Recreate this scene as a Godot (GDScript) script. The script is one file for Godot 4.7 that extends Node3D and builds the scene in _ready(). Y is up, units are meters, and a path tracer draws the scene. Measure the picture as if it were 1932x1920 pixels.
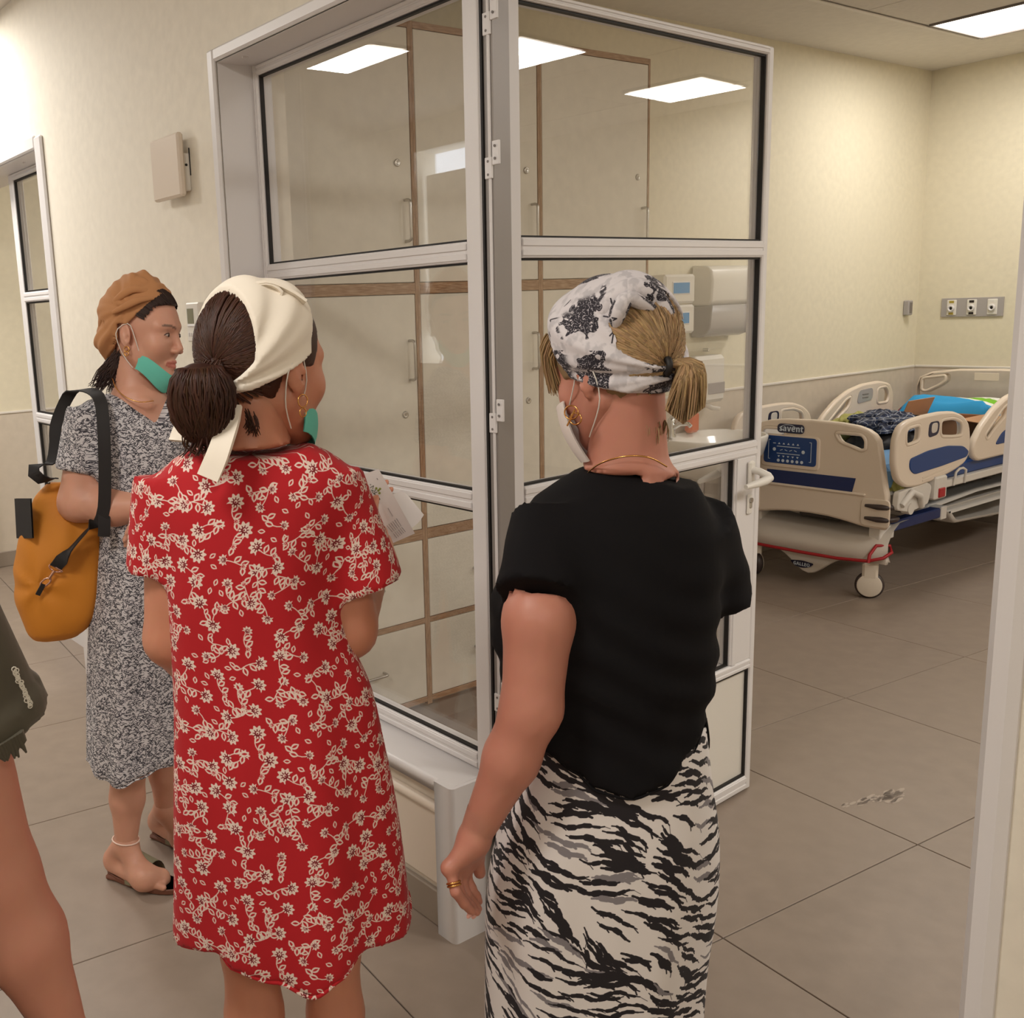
extends Node3D
# A hospital ward seen from its corridor: glazed partition, open door, four people, a ward bed.
# Axes: x runs into the ward, y up, -z along the corridor. The partition's corridor face lies at x = 1.47.

const EYE := Vector3(0, 1.57, 0)
const FOCAL := 1929.0
const PX := 702.0
const PY := 959.0
const YAW := 0.6156
const PITCH := -0.1934
const ROLL := -0.0407
var cam_basis: Basis
var M := {}
var rng := RandomNumberGenerator.new()

# ---------------------------------------------------------------- pixels to directions
func setup_camera_basis() -> void:
	var fwd := Vector3(sin(YAW) * cos(PITCH), sin(PITCH), -cos(YAW) * cos(PITCH))
	var right := Vector3(cos(YAW), 0, sin(YAW))
	var up := right.cross(fwd)
	cam_basis = Basis(right * cos(ROLL) + up * sin(ROLL), -right * sin(ROLL) + up * cos(ROLL), -fwd)

func ray(px: float, py: float) -> Vector3:
	return cam_basis * Vector3((px - PX) / FOCAL, -(py - PY) / FOCAL, -1.0)

func on_plane(px: float, py: float, axis: int, value: float) -> Vector3:
	var d := ray(px, py)
	return EYE + d * ((value - EYE[axis]) / d[axis])

# ---------------------------------------------------------------- mesh builder (triangles are given counter-clockwise, flipped on commit)
class MB:
	var v := PackedVector3Array()
	var n := PackedVector3Array()
	var uv := PackedVector2Array()
	var c := PackedColorArray()
	var idx := PackedInt32Array()
	var tint := Color(1, 1, 1)

	func vert(p: Vector3, nn: Vector3, t := Vector2.ZERO) -> int:
		v.append(p); n.append(nn); uv.append(t); c.append(tint)
		return v.size() - 1

	func tri(a: Vector3, b: Vector3, d: Vector3) -> void:
		var nn := (b - a).cross(d - a).normalized()
		var i := vert(a, nn); vert(b, nn); vert(d, nn)
		idx.append_array([i, i + 1, i + 2])

	func quad(a: Vector3, b: Vector3, d: Vector3, e: Vector3, ua := Vector2(0, 1), ub := Vector2(1, 1), ud := Vector2(1, 0), ue := Vector2(0, 0)) -> void:
		var nn := (d - a).cross(e - b).normalized()
		var i := vert(a, nn, ua); vert(b, nn, ub); vert(d, nn, ud); vert(e, nn, ue)
		idx.append_array([i, i + 1, i + 2, i, i + 2, i + 3])

	# box with chamfered edges, in a frame b at centre ctr
	func box(ctr: Vector3, size: Vector3, ch := 0.0, b := Basis.IDENTITY) -> void:
		var h := size * 0.5
		ch = minf(ch, minf(h.x, minf(h.y, h.z)) * 0.95)
		if ch <= 0.0:
			for ax in 3:
				for s in [-1.0, 1.0]:
					var w := Vector3.ZERO; w[ax] = s
					var u := Vector3.ZERO; u[(ax + 1) % 3] = 1.0
					var t := Vector3.ZERO; t[(ax + 2) % 3] = s
					var P := func(i: float, j: float) -> Vector3: return ctr + b * ((w + u * i + t * j) * h)
					quad(P.call(-1, -1), P.call(1, -1), P.call(1, 1), P.call(-1, 1))
			return
		var g := h - Vector3(ch, ch, ch)
		# corner points: for corner sign (sx,sy,sz) and axis k, the point on face k
		var cp := func(s: Vector3, k: int) -> Vector3:
			var p := Vector3(s.x * g.x, s.y * g.y, s.z * g.z)
			p[k] = s[k] * h[k]
			return ctr + b * p
		for ax in 3:
			var a1 := (ax + 1) % 3
			var a2 := (ax + 2) % 3
			for s in [-1.0, 1.0]:
				var k := []
				for q in [[-1, -1], [1, -1], [1, 1], [-1, 1]]:
					var sg := Vector3.ZERO
					sg[ax] = s; sg[a1] = q[0]; sg[a2] = q[1] * s
					k.append(cp.call(sg, ax))
				quad(k[0], k[1], k[2], k[3])
			# edges parallel to ax
			for s1 in [-1.0, 1.0]:
				for s2 in [-1.0, 1.0]:
					var lo := Vector3.ZERO
					var hi := Vector3.ZERO
					lo[ax] = -1; hi[ax] = 1
					lo[a1] = s1; hi[a1] = s1; lo[a2] = s2; hi[a2] = s2
					_edge(cp.call(lo, a1), cp.call(lo, a2), cp.call(hi, a2), cp.call(hi, a1), ctr)
		for sx in [-1.0, 1.0]:
			for sy in [-1.0, 1.0]:
				for sz in [-1.0, 1.0]:
					var sg := Vector3(sx, sy, sz)
					var a: Vector3 = cp.call(sg, 0)
					var d: Vector3 = cp.call(sg, 1)
					var e: Vector3 = cp.call(sg, 2)
					if (d - a).cross(e - a).dot(a - ctr) > 0: tri(a, d, e)
					else: tri(a, e, d)

	func _edge(a: Vector3, b: Vector3, d: Vector3, e: Vector3, ctr: Vector3) -> void:
		if (d - a).cross(e - b).dot((a + d) * 0.5 - ctr) > 0: quad(a, b, d, e)
		else: quad(e, d, b, a)

	# box between two corners
	func bx(lo: Vector3, hi: Vector3, ch := 0.0) -> void:
		box((lo + hi) * 0.5, (hi - lo).abs(), ch)

	# smooth grid: rows of points; closed_u joins each row's end to its start
	func grid(rows: Array, closed_u := false, uv_mode := 0, flip := false) -> void:
		var r := rows.size()
		var m: int = rows[0].size()
		var base := v.size()
		var cols := m + 1 if closed_u else m
		var acc := []
		for i in r:
			var z := PackedVector3Array(); z.resize(m); acc.append(z)
		for i in r - 1:
			for j in (m if closed_u else m - 1):
				var j2 := (j + 1) % m
				var a: Vector3 = rows[i][j]
				var b: Vector3 = rows[i][j2]
				var d: Vector3 = rows[i + 1][j2]
				var e: Vector3 = rows[i + 1][j]
				var nn := (d - a).cross(e - b)
				if flip: nn = -nn
				acc[i][j] += nn; acc[i][j2] += nn; acc[i + 1][j] += nn; acc[i + 1][j2] += nn
		var vv := 0.0
		for i in r:
			if i > 0: vv += (rows[i][0] as Vector3).distance_to(rows[i - 1][0])
			var uu := 0.0
			var tot := 0.0
			if uv_mode == 1:
				for j in m / 2: tot += (rows[i][j] as Vector3).distance_to(rows[i][(j + 1) % m])
			for j in cols:
				var jm := j % m
				if j > 0: uu += (rows[i][jm] as Vector3).distance_to(rows[i][j - 1])
				var t := Vector2(uu - tot, vv)
				if uv_mode == 2: t = Vector2(float(j) / (cols - 1), float(i) / (r - 1))
				vert(rows[i][jm], (acc[i][jm] as Vector3).normalized(), t)
		for i in r - 1:
			for j in cols - 1:
				var a := base + i * cols + j
				var b := a + 1
				var d := a + cols + 1
				var e := a + cols
				if flip: idx.append_array([a, d, b, a, e, d])
				else: idx.append_array([a, b, d, a, d, e])

	func fan(pts: PackedVector3Array, up: Vector3) -> void:
		var ctr := Vector3.ZERO
		for p in pts: ctr += p
		ctr /= pts.size()
		var i0 := vert(ctr, up)
		var first := v.size()
		for p in pts: vert(p, up)
		for j in pts.size():
			var a := first + j
			var b := first + (j + 1) % pts.size()
			if (v[a] - ctr).cross(v[b] - ctr).dot(up) > 0: idx.append_array([i0, a, b])
			else: idx.append_array([i0, b, a])

	# tube along a path, radius per point (or one), optional flattening (ry = r * flat across)
	func tube(path: Array, radii, sides := 8, caps := true, flat := 1.0, hint := Vector3.ZERO) -> void:
		var np := path.size()
		var rows := []
		var prev := Vector3.ZERO
		for i in np:
			var t: Vector3 = (path[mini(i + 1, np - 1)] - path[maxi(i - 1, 0)])
			t = t.normalized() if t.length() > 1e-9 else Vector3.UP
			var x: Vector3
			if hint != Vector3.ZERO: x = hint
			elif i == 0: x = Vector3.UP if absf(t.y) < 0.9 else Vector3.RIGHT
			else: x = prev
			x = (x - t * x.dot(t)).normalized()
			if x.length() < 0.5: x = t.cross(Vector3.FORWARD).normalized()
			prev = x
			var y := t.cross(x)
			var rr: float = radii[i] if (radii is Array or radii is PackedFloat32Array) else radii
			var ring := PackedVector3Array()
			for k in sides:
				var an := TAU * k / sides
				ring.append(path[i] + x * (cos(an) * rr) + y * (sin(an) * rr * flat))
			rows.append(ring)
		grid(rows, true)
		if caps:
			fan(rows[0], (path[0] - path[1]).normalized())
			fan(rows[np - 1], (path[np - 1] - path[np - 2]).normalized())

	# lathe: profile of (radius, height) about axis through ctr in frame b (height along b.y)
	func lathe(profile: Array, segs := 20, ctr := Vector3.ZERO, b := Basis.IDENTITY, sx := 1.0, sz := 1.0) -> void:
		var rows := []
		for p in profile:
			var ring := PackedVector3Array()
			for k in segs:
				var an := -TAU * k / segs
				ring.append(ctr + b * Vector3(cos(an) * p.x * sx, p.y, sin(an) * p.x * sz))
			rows.append(ring)
		grid(rows, true)

	# extruded polygon: pts in a frame (b.x, b.y), thickness along b.z centred, edges rounded by ch; may have holes
	func prism(poly: PackedVector2Array, depth: float, ctr := Vector3.ZERO, b := Basis.IDENTITY, ch := 0.0, holes := []) -> void:
		var p := poly
		if Geometry2D.is_polygon_clockwise(p): p.reverse()
		var rings := [p]
		for h in holes:
			var q: PackedVector2Array = h
			if not Geometry2D.is_polygon_clockwise(q): q.reverse()
			rings.append(q)
		var hd := depth * 0.5
		# caps: triangulate with holes bridged
		var insets := []
		for q in rings: insets.append(_inset(q, ch))
		var bridged: PackedVector2Array = insets[0]
		for k in range(1, insets.size()): bridged = _bridge(bridged, insets[k])
		var tr := Geometry2D.triangulate_polygon(bridged)
		for s in [1.0, -1.0]:
			var nn: Vector3 = b * Vector3(0, 0, s)
			var i0 := v.size()
			for q in bridged: vert(ctr + b * Vector3(q.x, q.y, s * hd), nn.normalized(), q)
			for k in range(0, tr.size(), 3):
				var a := bridged[tr[k]]
				var d := bridged[tr[k + 1]]
				var e := bridged[tr[k + 2]]
				var ccw := (d - a).cross(e - a) > 0
				if ccw == (s > 0): idx.append_array([i0 + tr[k], i0 + tr[k + 1], i0 + tr[k + 2]])
				else: idx.append_array([i0 + tr[k], i0 + tr[k + 2], i0 + tr[k + 1]])
		for k in rings.size():
			var prof := [[insets[k], hd]]
			if ch > 0.0:
				prof.append([_inset(rings[k], ch * 0.3), hd - ch * 0.3])
				prof.append([rings[k], hd - ch]); prof.append([rings[k], -hd + ch])
				prof.append([_inset(rings[k], ch * 0.3), -hd + ch * 0.3])
			prof.append([insets[k], -hd])
			var rows := []
			for pr in prof:
				var row := PackedVector3Array()
				for q in pr[0]: row.append(ctr + b * Vector3(q.x, q.y, pr[1]))
				rows.append(row)
			grid(rows, true, 0, true)

	func _inset(q: PackedVector2Array, d: float) -> PackedVector2Array:
		if d <= 0.0: return q
		var out := PackedVector2Array()
		var m := q.size()
		for i in m:
			var e1 := (q[i] - q[(i + m - 1) % m]).normalized()
			var e2 := (q[(i + 1) % m] - q[i]).normalized()
			var n1 := Vector2(-e1.y, e1.x)
			var n2 := Vector2(-e2.y, e2.x)
			var w := (n1 + n2)
			w = w.normalized() / maxf(0.5, w.normalized().dot(n1)) if w.length() > 0.01 else n1
			out.append(q[i] + w * d)
		return out

	func _bridge(outer: PackedVector2Array, hole: PackedVector2Array) -> PackedVector2Array:
		var best := 1e9
		var bi := 0
		var bj := 0
		for i in outer.size():
			for j in hole.size():
				var d := outer[i].distance_squared_to(hole[j])
				if d < best: best = d; bi = i; bj = j
		var out := PackedVector2Array()
		for i in outer.size():
			out.append(outer[i])
			if i == bi:
				for k in hole.size() + 1: out.append(hole[(bj + k) % hole.size()])
				out.append(outer[bi])
		return out

	func mesh() -> ArrayMesh:
		var a := []
		a.resize(Mesh.ARRAY_MAX)
		var f := PackedInt32Array(); f.resize(idx.size())
		for i in range(0, idx.size(), 3):
			f[i] = idx[i]; f[i + 1] = idx[i + 2]; f[i + 2] = idx[i + 1]
		a[Mesh.ARRAY_VERTEX] = v; a[Mesh.ARRAY_NORMAL] = n; a[Mesh.ARRAY_TEX_UV] = uv; a[Mesh.ARRAY_COLOR] = c; a[Mesh.ARRAY_INDEX] = f
		var m := ArrayMesh.new()
		m.add_surface_from_arrays(Mesh.PRIMITIVE_TRIANGLES, a)
		return m

# ---------------------------------------------------------------- scene helpers
var used_names := {}
func numbered(called: String) -> String:
	if not used_names.has(called):
		used_names[called] = 0
		return called
	used_names[called] += 1
	return "%s_%03d" % [called, used_names[called]]

func put(called: String, mb, m: Material, parent: Node = self) -> MeshInstance3D:
	var o := MeshInstance3D.new()
	o.mesh = mb.mesh() if mb is MB else mb
	o.name = numbered(called) if parent == self else called
	o.set_surface_override_material(0, m)
	parent.add_child(o, true)
	return o

func tag(o: Node, label := "", category := "", group := "", kind := "") -> Node:
	if label: o.set_meta("label", label)
	if category: o.set_meta("category", category)
	if group: o.set_meta("group", group)
	if kind: o.set_meta("kind", kind)
	return o

func thing(called: String, label: String, category: String, at := Vector3.ZERO, turn := 0.0, group := "") -> Node3D:
	var o := Node3D.new()
	o.name = numbered(called)
	add_child(o)
	o.position = at
	o.rotation.y = turn
	tag(o, label, category, group)
	return o

func struct_node(called: String, label: String, category: String, at := Vector3.ZERO) -> Node3D:
	var o := thing(called, label, category, at)
	o.set_meta("kind", "structure")
	return o

func mat(name_: String, col: Color, rough := 0.6, metal := 0.0, spec := 0.5) -> StandardMaterial3D:
	var m := StandardMaterial3D.new()
	m.resource_name = name_
	m.albedo_color = col
	m.roughness = rough
	m.metallic = metal
	m.metallic_specular = spec
	M[name_] = m
	return m

func col8(r: int, g: int, b: int) -> Color:
	return Color(r / 255.0, g / 255.0, b / 255.0)

func tex_from(img: Image) -> ImageTexture:
	return ImageTexture.create_from_image(img)

# noise image as small variation round white, seamless enough for triplanar use
func noise_tex(size: int, freq: float, lo: Color, hi: Color, seed_ := 1, octaves := 4, ax := 1.0, ay := 1.0) -> ImageTexture:
	var f := FastNoiseLite.new()
	f.seed = seed_
	f.noise_type = FastNoiseLite.TYPE_SIMPLEX_SMOOTH
	f.frequency = freq
	f.fractal_octaves = octaves
	var img := Image.create(size, size, false, Image.FORMAT_RGB8)
	for y in size:
		for x in size:
			# periodic by blending
			var fx := float(x) / size
			var fy := float(y) / size
			var a := f.get_noise_2d(x * ax, y * ay)
			var b := f.get_noise_2d((x - size) * ax, y * ay)
			var d := f.get_noise_2d(x * ax, (y - size) * ay)
			var e := f.get_noise_2d((x - size) * ax, (y - size) * ay)
			var t := lerpf(lerpf(a, b, fx), lerpf(d, e, fx), fy) * 0.9 + 0.5
			img.set_pixel(x, y, lo.lerp(hi, clampf(t, 0, 1)))
	return tex_from(img)

func tri(m: StandardMaterial3D, tex: Texture2D, scale: float, world := true) -> StandardMaterial3D:
	m.albedo_texture = tex
	m.uv1_triplanar = true
	m.uv1_world_triplanar = world
	m.uv1_scale = Vector3(scale, scale, scale)
	return m

func bump(m: StandardMaterial3D, tex: Texture2D, cm: float) -> StandardMaterial3D:
	m.heightmap_enabled = true
	m.heightmap_texture = tex
	m.heightmap_scale = cm
	return m

func _ready() -> void:
	rng.seed = 7
	setup_camera_basis()
	var cam := Camera3D.new()
	cam.name = "camera"
	cam.projection = Camera3D.PROJECTION_FRUSTUM
	cam.near = 0.05
	cam.far = 60.0
	cam.size = 0.05 * 1920.0 / FOCAL
	cam.frustum_offset = Vector2(0.05 * (966.0 - PX) / FOCAL, 0.05 * (PY - 960.0) / FOCAL)
	cam.transform = Transform3D(cam_basis, EYE)
	add_child(cam)
	var env := Environment.new()
	env.background_mode = Environment.BG_COLOR
	env.background_color = Color(0.93, 0.96, 1.0)
	env.background_energy_multiplier = 3.0
	env.tonemap_mode = Environment.TONE_MAPPER_LINEAR
	env.tonemap_exposure = 1.75
	env.sdfgi_enabled = true
	env.ssao_enabled = true
	env.ssil_enabled = true
	var we := WorldEnvironment.new()
	we.name = "world_environment"
	we.environment = env
	add_child(we)
	make_materials()
	# ceiling light panels: [x0, z0, x1, z1, ceiling height, energy, label]
	var warm := Color(1.0, 0.985, 0.965)
	light_panel(5.93, -3.01, 6.53, -2.41, 2.95, 1.0, warm, "square ceiling light panel over the hospital bed")
	light_panel(4.28, 0.32, 4.88, 0.92, 2.95, 1.45, warm, "square ward ceiling light panel mirrored beside the door's hinge side")
	light_panel(6.08, 0.32, 6.68, 0.92, 2.95, 1.45, warm, "square ward ceiling light panel mirrored high in the door glass")
	light_panel(2.48, 0.32, 3.08, 0.92, 2.95, 1.9, warm, "square ward ceiling light panel facing the cabinets")
	light_panel(2.6, -5.6, 3.2, -5.0, 2.9, 1.2, warm, "square ceiling light panel in the next room")
	light_panel(-0.22, -4.92, 0.17, -4.34, 2.86, 1.5, warm, "corridor ceiling light panel mirrored in the fixed window glass")
	light_panel(0.80, -5.35, 1.25, -4.75, 2.86, 1.3, warm, "corridor ceiling light panel close to the wall by the far doorway")
	light_panel(-0.75, -1.5, -0.15, -0.9, 2.86, 1.5, warm, "corridor ceiling light panel above the women")
	light_panel(-0.75, 1.2, -0.15, 1.8, 2.86, 1.5, warm, "corridor ceiling light panel behind the women")
	build_shell()
	build_glazing()
	build_door()
	build_cabinets()
	build_wall_fittings()
	build_washplace()
	build_bed()
	build_people()

func light_panel(x0: float, z0: float, x1: float, z1: float, y: float, energy: float, colr: Color, label: String) -> void:
	var t := thing("ceiling_light_panel", label, "ceiling light", Vector3((x0 + x1) / 2, y, (z0 + z1) / 2), 0, "ceiling light panels")
	var w := x1 - x0
	var d := z1 - z0
	var f := MB.new()
	for s in [-1.0, 1.0]:
		f.box(Vector3(s * (w / 2 - 0.006), -0.004, 0), Vector3(0.012, 0.02, d), 0.002)
		f.box(Vector3(0, -0.004, s * (d / 2 - 0.006)), Vector3(w - 0.024, 0.02, 0.012), 0.002)
	put("frame", f, M.alu_dark, t)
	var g := MB.new()
	g.box(Vector3(0, 0.001, 0), Vector3(w - 0.024, 0.012, d - 0.024))
	put("light_diffuser", g, M.lamp, t)
	var l := AreaLight3D.new()
	l.name = "area_light"
	l.area_size = Vector2(w - 0.03, d - 0.03)
	l.light_energy = energy
	l.light_color = colr
	l.area_range = 14.0
	l.area_attenuation = 2.0
	l.shadow_enabled = true
	l.rotation_degrees.x = -90
	l.position = Vector3(0, -0.02, 0)
	t.add_child(l)

func make_materials() -> void:
	var plaster := noise_tex(256, 0.05, Color(0.965, 0.965, 0.965), Color(1, 1, 1), 3)
	var fine := noise_tex(256, 0.3, Color(0.5, 0.5, 0.5), Color(0.6, 0.6, 0.6), 5, 2)
	M["fine"] = fine
	tri(mat("wall_paint", col8(234, 226, 210), 0.75), plaster, 1.3)
	tri(mat("ward_paint", col8(230, 221, 197), 0.75), plaster, 1.3)
	tri(mat("protector", col8(212, 200, 184), 0.55), plaster, 1.0)
	tri(mat("ceiling_paint", col8(225, 218, 208), 0.9), plaster, 1.0)
	tri(mat("ceiling_panel", col8(214, 206, 197), 0.9), plaster, 2.0)
	mat("ceiling_trim", col8(226, 219, 210), 0.6)
	mat("alu", col8(224, 220, 219), 0.38)
	mat("alu_dark", col8(120, 112, 108), 0.4)
	mat("grey_profile", col8(150, 144, 140), 0.4, 0.3)
	mat("steel", col8(190, 186, 180), 0.28, 1.0)
	mat("chrome", col8(215, 215, 215), 0.1, 1.0)
	mat("gold", col8(225, 170, 100), 0.25, 1.0)
	mat("rubber", col8(22, 18, 17), 0.6)
	mat("skirting", col8(150, 137, 124), 0.5)
	mat("powder", col8(182, 168, 155), 0.9)
	mat("grout", col8(100, 90, 82), 0.9)
	var tile_tex := noise_tex(512, 0.02, Color(0.94, 0.94, 0.94), Color(1, 1, 1), 11, 5)
	var t := tri(mat("floor_tile", col8(154, 138, 124), 0.42), tile_tex, 0.9)
	t.roughness = 0.42
	var g := mat("glass", Color(1.0, 1.0, 1.0, 0.0), 0.0)
	g.transparency = BaseMaterial3D.TRANSPARENCY_ALPHA
	var lamp := mat("lamp", Color(1, 1, 1), 0.6)
	lamp.emission_enabled = true
	lamp.emission = Color(1.0, 0.97, 0.92)
	lamp.emission_energy_multiplier = 4.0
	tri(mat("laminate", col8(226, 219, 204), 0.4), plaster, 1.0)
	var wood := noise_tex(256, 0.02, Color(0.72, 0.62, 0.52), Color(1, 1, 1), 21, 4, 1.0, 9.0)
	tri(mat("plywood", col8(186, 156, 126), 0.5), wood, 3.0)
	var wood2 := noise_tex(256, 0.02, Color(0.72, 0.62, 0.52), Color(1, 1, 1), 22, 4, 9.0, 1.0)
	tri(mat("plywood_upright", col8(186, 156, 126), 0.5), wood2, 3.0)
	mat("white_plastic", col8(226, 221, 212), 0.35)
	mat("ceramic", col8(236, 232, 224), 0.12)
	mat("cream_plastic", col8(222, 208, 192), 0.4)
	mat("screen_green", col8(134, 132, 110), 0.3)
	mat("grey_window", col8(168, 162, 160), 0.25)
	mat("blue_liquid", col8(60, 140, 200), 0.2)

func structural(called: String, mb: MB, m: Material, label: String, category: String) -> MeshInstance3D:
	var o := put(called, mb, m)
	tag(o, label, category, "", "structure")
	return o

func build_shell() -> void:
	# floor: slab in grout colour with 80 cm tiles turned a few degrees against the walls
	var f := MB.new()
	f.bx(Vector3(-1.9, -0.12, -9.2), Vector3(7.6, -0.004, 3.4))
	var floor_ := structural("floor", f, M.grout, "beige floor of large square porcelain tiles", "floor")
	var an := 0.097
	var e1 := Vector3(cos(an), 0, sin(an))
	var e2 := Vector3(-sin(an), 0, cos(an))
	var org := on_plane(1364, 1769, 1, 0.0)
	var tile := MB.new()
	tile.box(Vector3(0, -0.004, 0), Vector3(0.7965, 0.008, 0.7965), 0.0012)
	var tm := tile.mesh()
	for i in range(-6, 9):
		for j in range(-12, 7):
			var p := org + e1 * ((i + 0.5) * 0.8) + e2 * ((j + 0.5) * 0.8)
			if p.x < -1.7 or p.x > 7.5 or p.z < -9.0 or p.z > 3.2: continue
			var o := put("tile", tm, M.floor_tile, floor_)
			o.position = Vector3(p.x, 0, p.z)
			o.rotation.y = -an
	# white powder spilt on a ward tile
	var sm := MB.new()
	var sr := RandomNumberGenerator.new()
	sr.seed = 6
	for k in 46:
		var u := sr.randf()
		var c := on_plane(lerpf(1590, 1702, u), lerpf(1520, 1496, u) + sr.randf_range(-9, 9) * (0.3 + u), 1, 0.0)
		var rr := sr.randf_range(0.004, 0.013) * (0.5 + u)
		var ring := PackedVector3Array()
		for q in 7:
			var an2 := TAU * q / 7
			ring.append(c + Vector3(cos(an2) * rr * 2.2, 0.0006, sin(an2) * rr * sr.randf_range(0.5, 1.0)))
		sm.fan(ring, Vector3.UP)
	var so := put("powder_smudge", sm, M.powder)
	tag(so, "smudge of white powder on the ward floor near the door", "smudge", "", "stuff")
	# walls
	var X0 := 1.47
	var X1 := 1.69
	var w := MB.new()
	w.bx(Vector3(X0, 0, -0.565), Vector3(X1, 2.98, 3.3))
	w.bx(Vector3(X0, 2.272, -2.752), Vector3(X1, 2.98, -0.565))
	w.bx(Vector3(X0, 0, -4.31), Vector3(X1, 2.98, -2.752))
	w.bx(Vector3(X0, 2.272, -6.6), Vector3(X1, 2.98, -4.31))
	w.bx(Vector3(X0, 0, -9.1), Vector3(X1, 2.98, -6.6))
	structural("wall_corridor", w, M.wall_paint, "cream painted corridor wall with glazed openings", "wall")
	w = MB.new()
	w.bx(Vector3(1.49, 0.0, -2.752), Vector3(1.66, 0.40, -1.84))
	structural("wall_low", w, M.protector, "low white wall under the fixed window", "wall")
	w = MB.new()
	w.bx(Vector3(1.69, 0, -3.82), Vector3(7.42, 3.0, -3.62))
	structural("wall_back", w, M.ward_paint, "cream ward wall behind the cabinets and washbasin", "wall")
	w = MB.new()
	w.bx(Vector3(7.21, 0, -3.62), Vector3(7.42, 3.0, 3.3))
	structural("wall_far", w, M.ward_paint, "cream ward wall behind the headboard with gas outlets", "wall")
	w = MB.new()
	w.bx(Vector3(1.69, 0, 3.1), Vector3(7.21, 3.0, 3.3))
	structural("wall_side", w, M.ward_paint, "cream ward wall opposite the cabinets", "wall")
	# neighbouring room seen through the far doorway
	w = MB.new()
	w.bx(Vector3(1.69, 0, -9.1), Vector3(4.6, 2.98, -6.75))
	structural("wall_next_room", w, M.ward_paint, "yellowish wall of the next room seen through the far doorway", "wall")
	w = MB.new()
	w.bx(Vector3(4.4, 0, -6.75), Vector3(4.6, 2.98, -3.82))
	structural("wall_next_room_end", w, M.ward_paint, "end wall of the next room", "wall")
	# corridor: opposite wall with windows, two ends
	w = MB.new()
	w.bx(Vector3(-1.8, 0, -9.2), Vector3(-1.6, 1.15, 3.4))
	w.bx(Vector3(-1.8, 2.66, -9.2), Vector3(-1.6, 2.98, 3.4))
	w.bx(Vector3(-1.8, 1.15, -9.2), Vector3(-1.6, 2.66, -6.1))
	w.bx(Vector3(-1.8, 1.15, -3.9), Vector3(-1.6, 2.66, 3.4))
	w.bx(Vector3(-1.8, 1.15, -5.48), Vector3(-1.6, 2.66, -5.4))
	structural("wall_opposite", w, M.wall_paint, "cream corridor wall with windows opposite the partition", "wall")
	w = MB.new()
	w.bx(Vector3(-1.6, 0, -9.2), Vector3(1.47, 2.98, -9.0))
	structural("wall_corridor_end", w, M.wall_paint, "end wall of the corridor", "wall")
	w = MB.new()
	w.bx(Vector3(-1.6, 0, 3.2), Vector3(1.47, 2.98, 3.4))
	structural("wall_corridor_near_end", w, M.wall_paint, "corridor end wall behind the camera", "wall")
	for k in 2:
		var z0: float = [-6.1, -5.4][k]
		var z1: float = [-5.48, -3.9][k]
		var b := MB.new()
		b.bx(Vector3(-1.69, 1.34, z0 + 0.02), Vector3(-1.686, 2.5, z1 - 0.02))
		var o := put("roller_blind", b, M.white_plastic)
		tag(o, ["white roller blind over the narrow corridor window", "white roller blind over the wide corridor window"][k], "blind", "corridor roller blinds")
	# corridor ceiling
	w = MB.new()
	w.bx(Vector3(-1.6, 2.86, -9.0), Vector3(1.47, 2.98, 3.2))
	structural("ceiling_corridor", w, M.ceiling_paint, "white corridor ceiling", "ceiling")
	w = MB.new()
	w.bx(Vector3(1.69, 2.9, -6.75), Vector3(4.4, 2.98, -3.82))
	structural("ceiling_next_room", w, M.ceiling_paint, "white ceiling of the next room", "ceiling")
	# ward ceiling: plaster border, metal edge and 60 cm tiles
	w = MB.new()
	w.bx(Vector3(1.69, 2.955, -3.62), Vector3(7.21, 3.05, 3.1))
	w.bx(Vector3(1.69, 2.95, -3.62), Vector3(7.21, 2.956, -3.06))
	w.bx(Vector3(6.565, 2.95, -3.06), Vector3(7.21, 2.956, 3.1))
	var cl := structural("ceiling_ward", w, M.ceiling_paint, "white ward ceiling with plaster border and lay-in tiles", "ceiling")
	var e := MB.new()
	e.bx(Vector3(1.69, 2.944, -3.062), Vector3(6.567, 2.951, -3.038), 0.002)
	e.bx(Vector3(6.543, 2.944, -3.038), Vector3(6.567, 2.951, 3.1), 0.002)
	put("edge_trim", e, M.ceiling_trim, cl)
	var ct := MB.new()
	ct.box(Vector3(0, 0, 0), Vector3(0.594, 0.008, 0.594), 0.002)
	var ctm := ct.mesh()
	for i in 8:
		for j in 10:
			var x := 6.23 - i * 0.6
			var z := -2.72 + j * 0.6
			if i == 0 and j == 0: continue
			var hit := false
			for lp in [Vector2(4.58, 0.62), Vector2(6.38, 0.62)]:
				if absf(x - lp.x) < 0.57 and absf(z - lp.y) < 0.57: hit = true
			if hit: continue
			var o := put("ceiling_tile", ctm, M.ceiling_panel, cl)
			o.position = Vector3(x, 2.951, z)
	# wall protector in the ward and next room
	for q in [[Vector3(3.48, 0.09, -3.62), Vector3(7.21, 1.025, -3.615), Vector3(3.48, 1.02, -3.62), Vector3(7.2, 1.035, -3.609), "behind the washbasin and bed"], [Vector3(7.205, 0.09, -3.615), Vector3(7.21, 1.025, 3.1), Vector3(7.199, 1.02, -3.609), Vector3(7.21, 1.035, 3.1), "behind the headboard"], [Vector3(1.69, 0.09, -6.75), Vector3(4.4, 1.0, -6.745), Vector3(1.69, 0.995, -6.75), Vector3(4.4, 1.01, -6.738), "in the next room"]]:
		var pm := MB.new()
		pm.bx(q[0], q[1])
		var pr := structural("trim_wall_protector", pm, M.protector, "beige vinyl wall protector " + q[4], "wall protector")
		pm = MB.new()
		pm.bx(q[2], q[3], 0.003)
		put("cap_strip", pm, M.ceiling_trim, pr)
	var p := MB.new()
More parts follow.
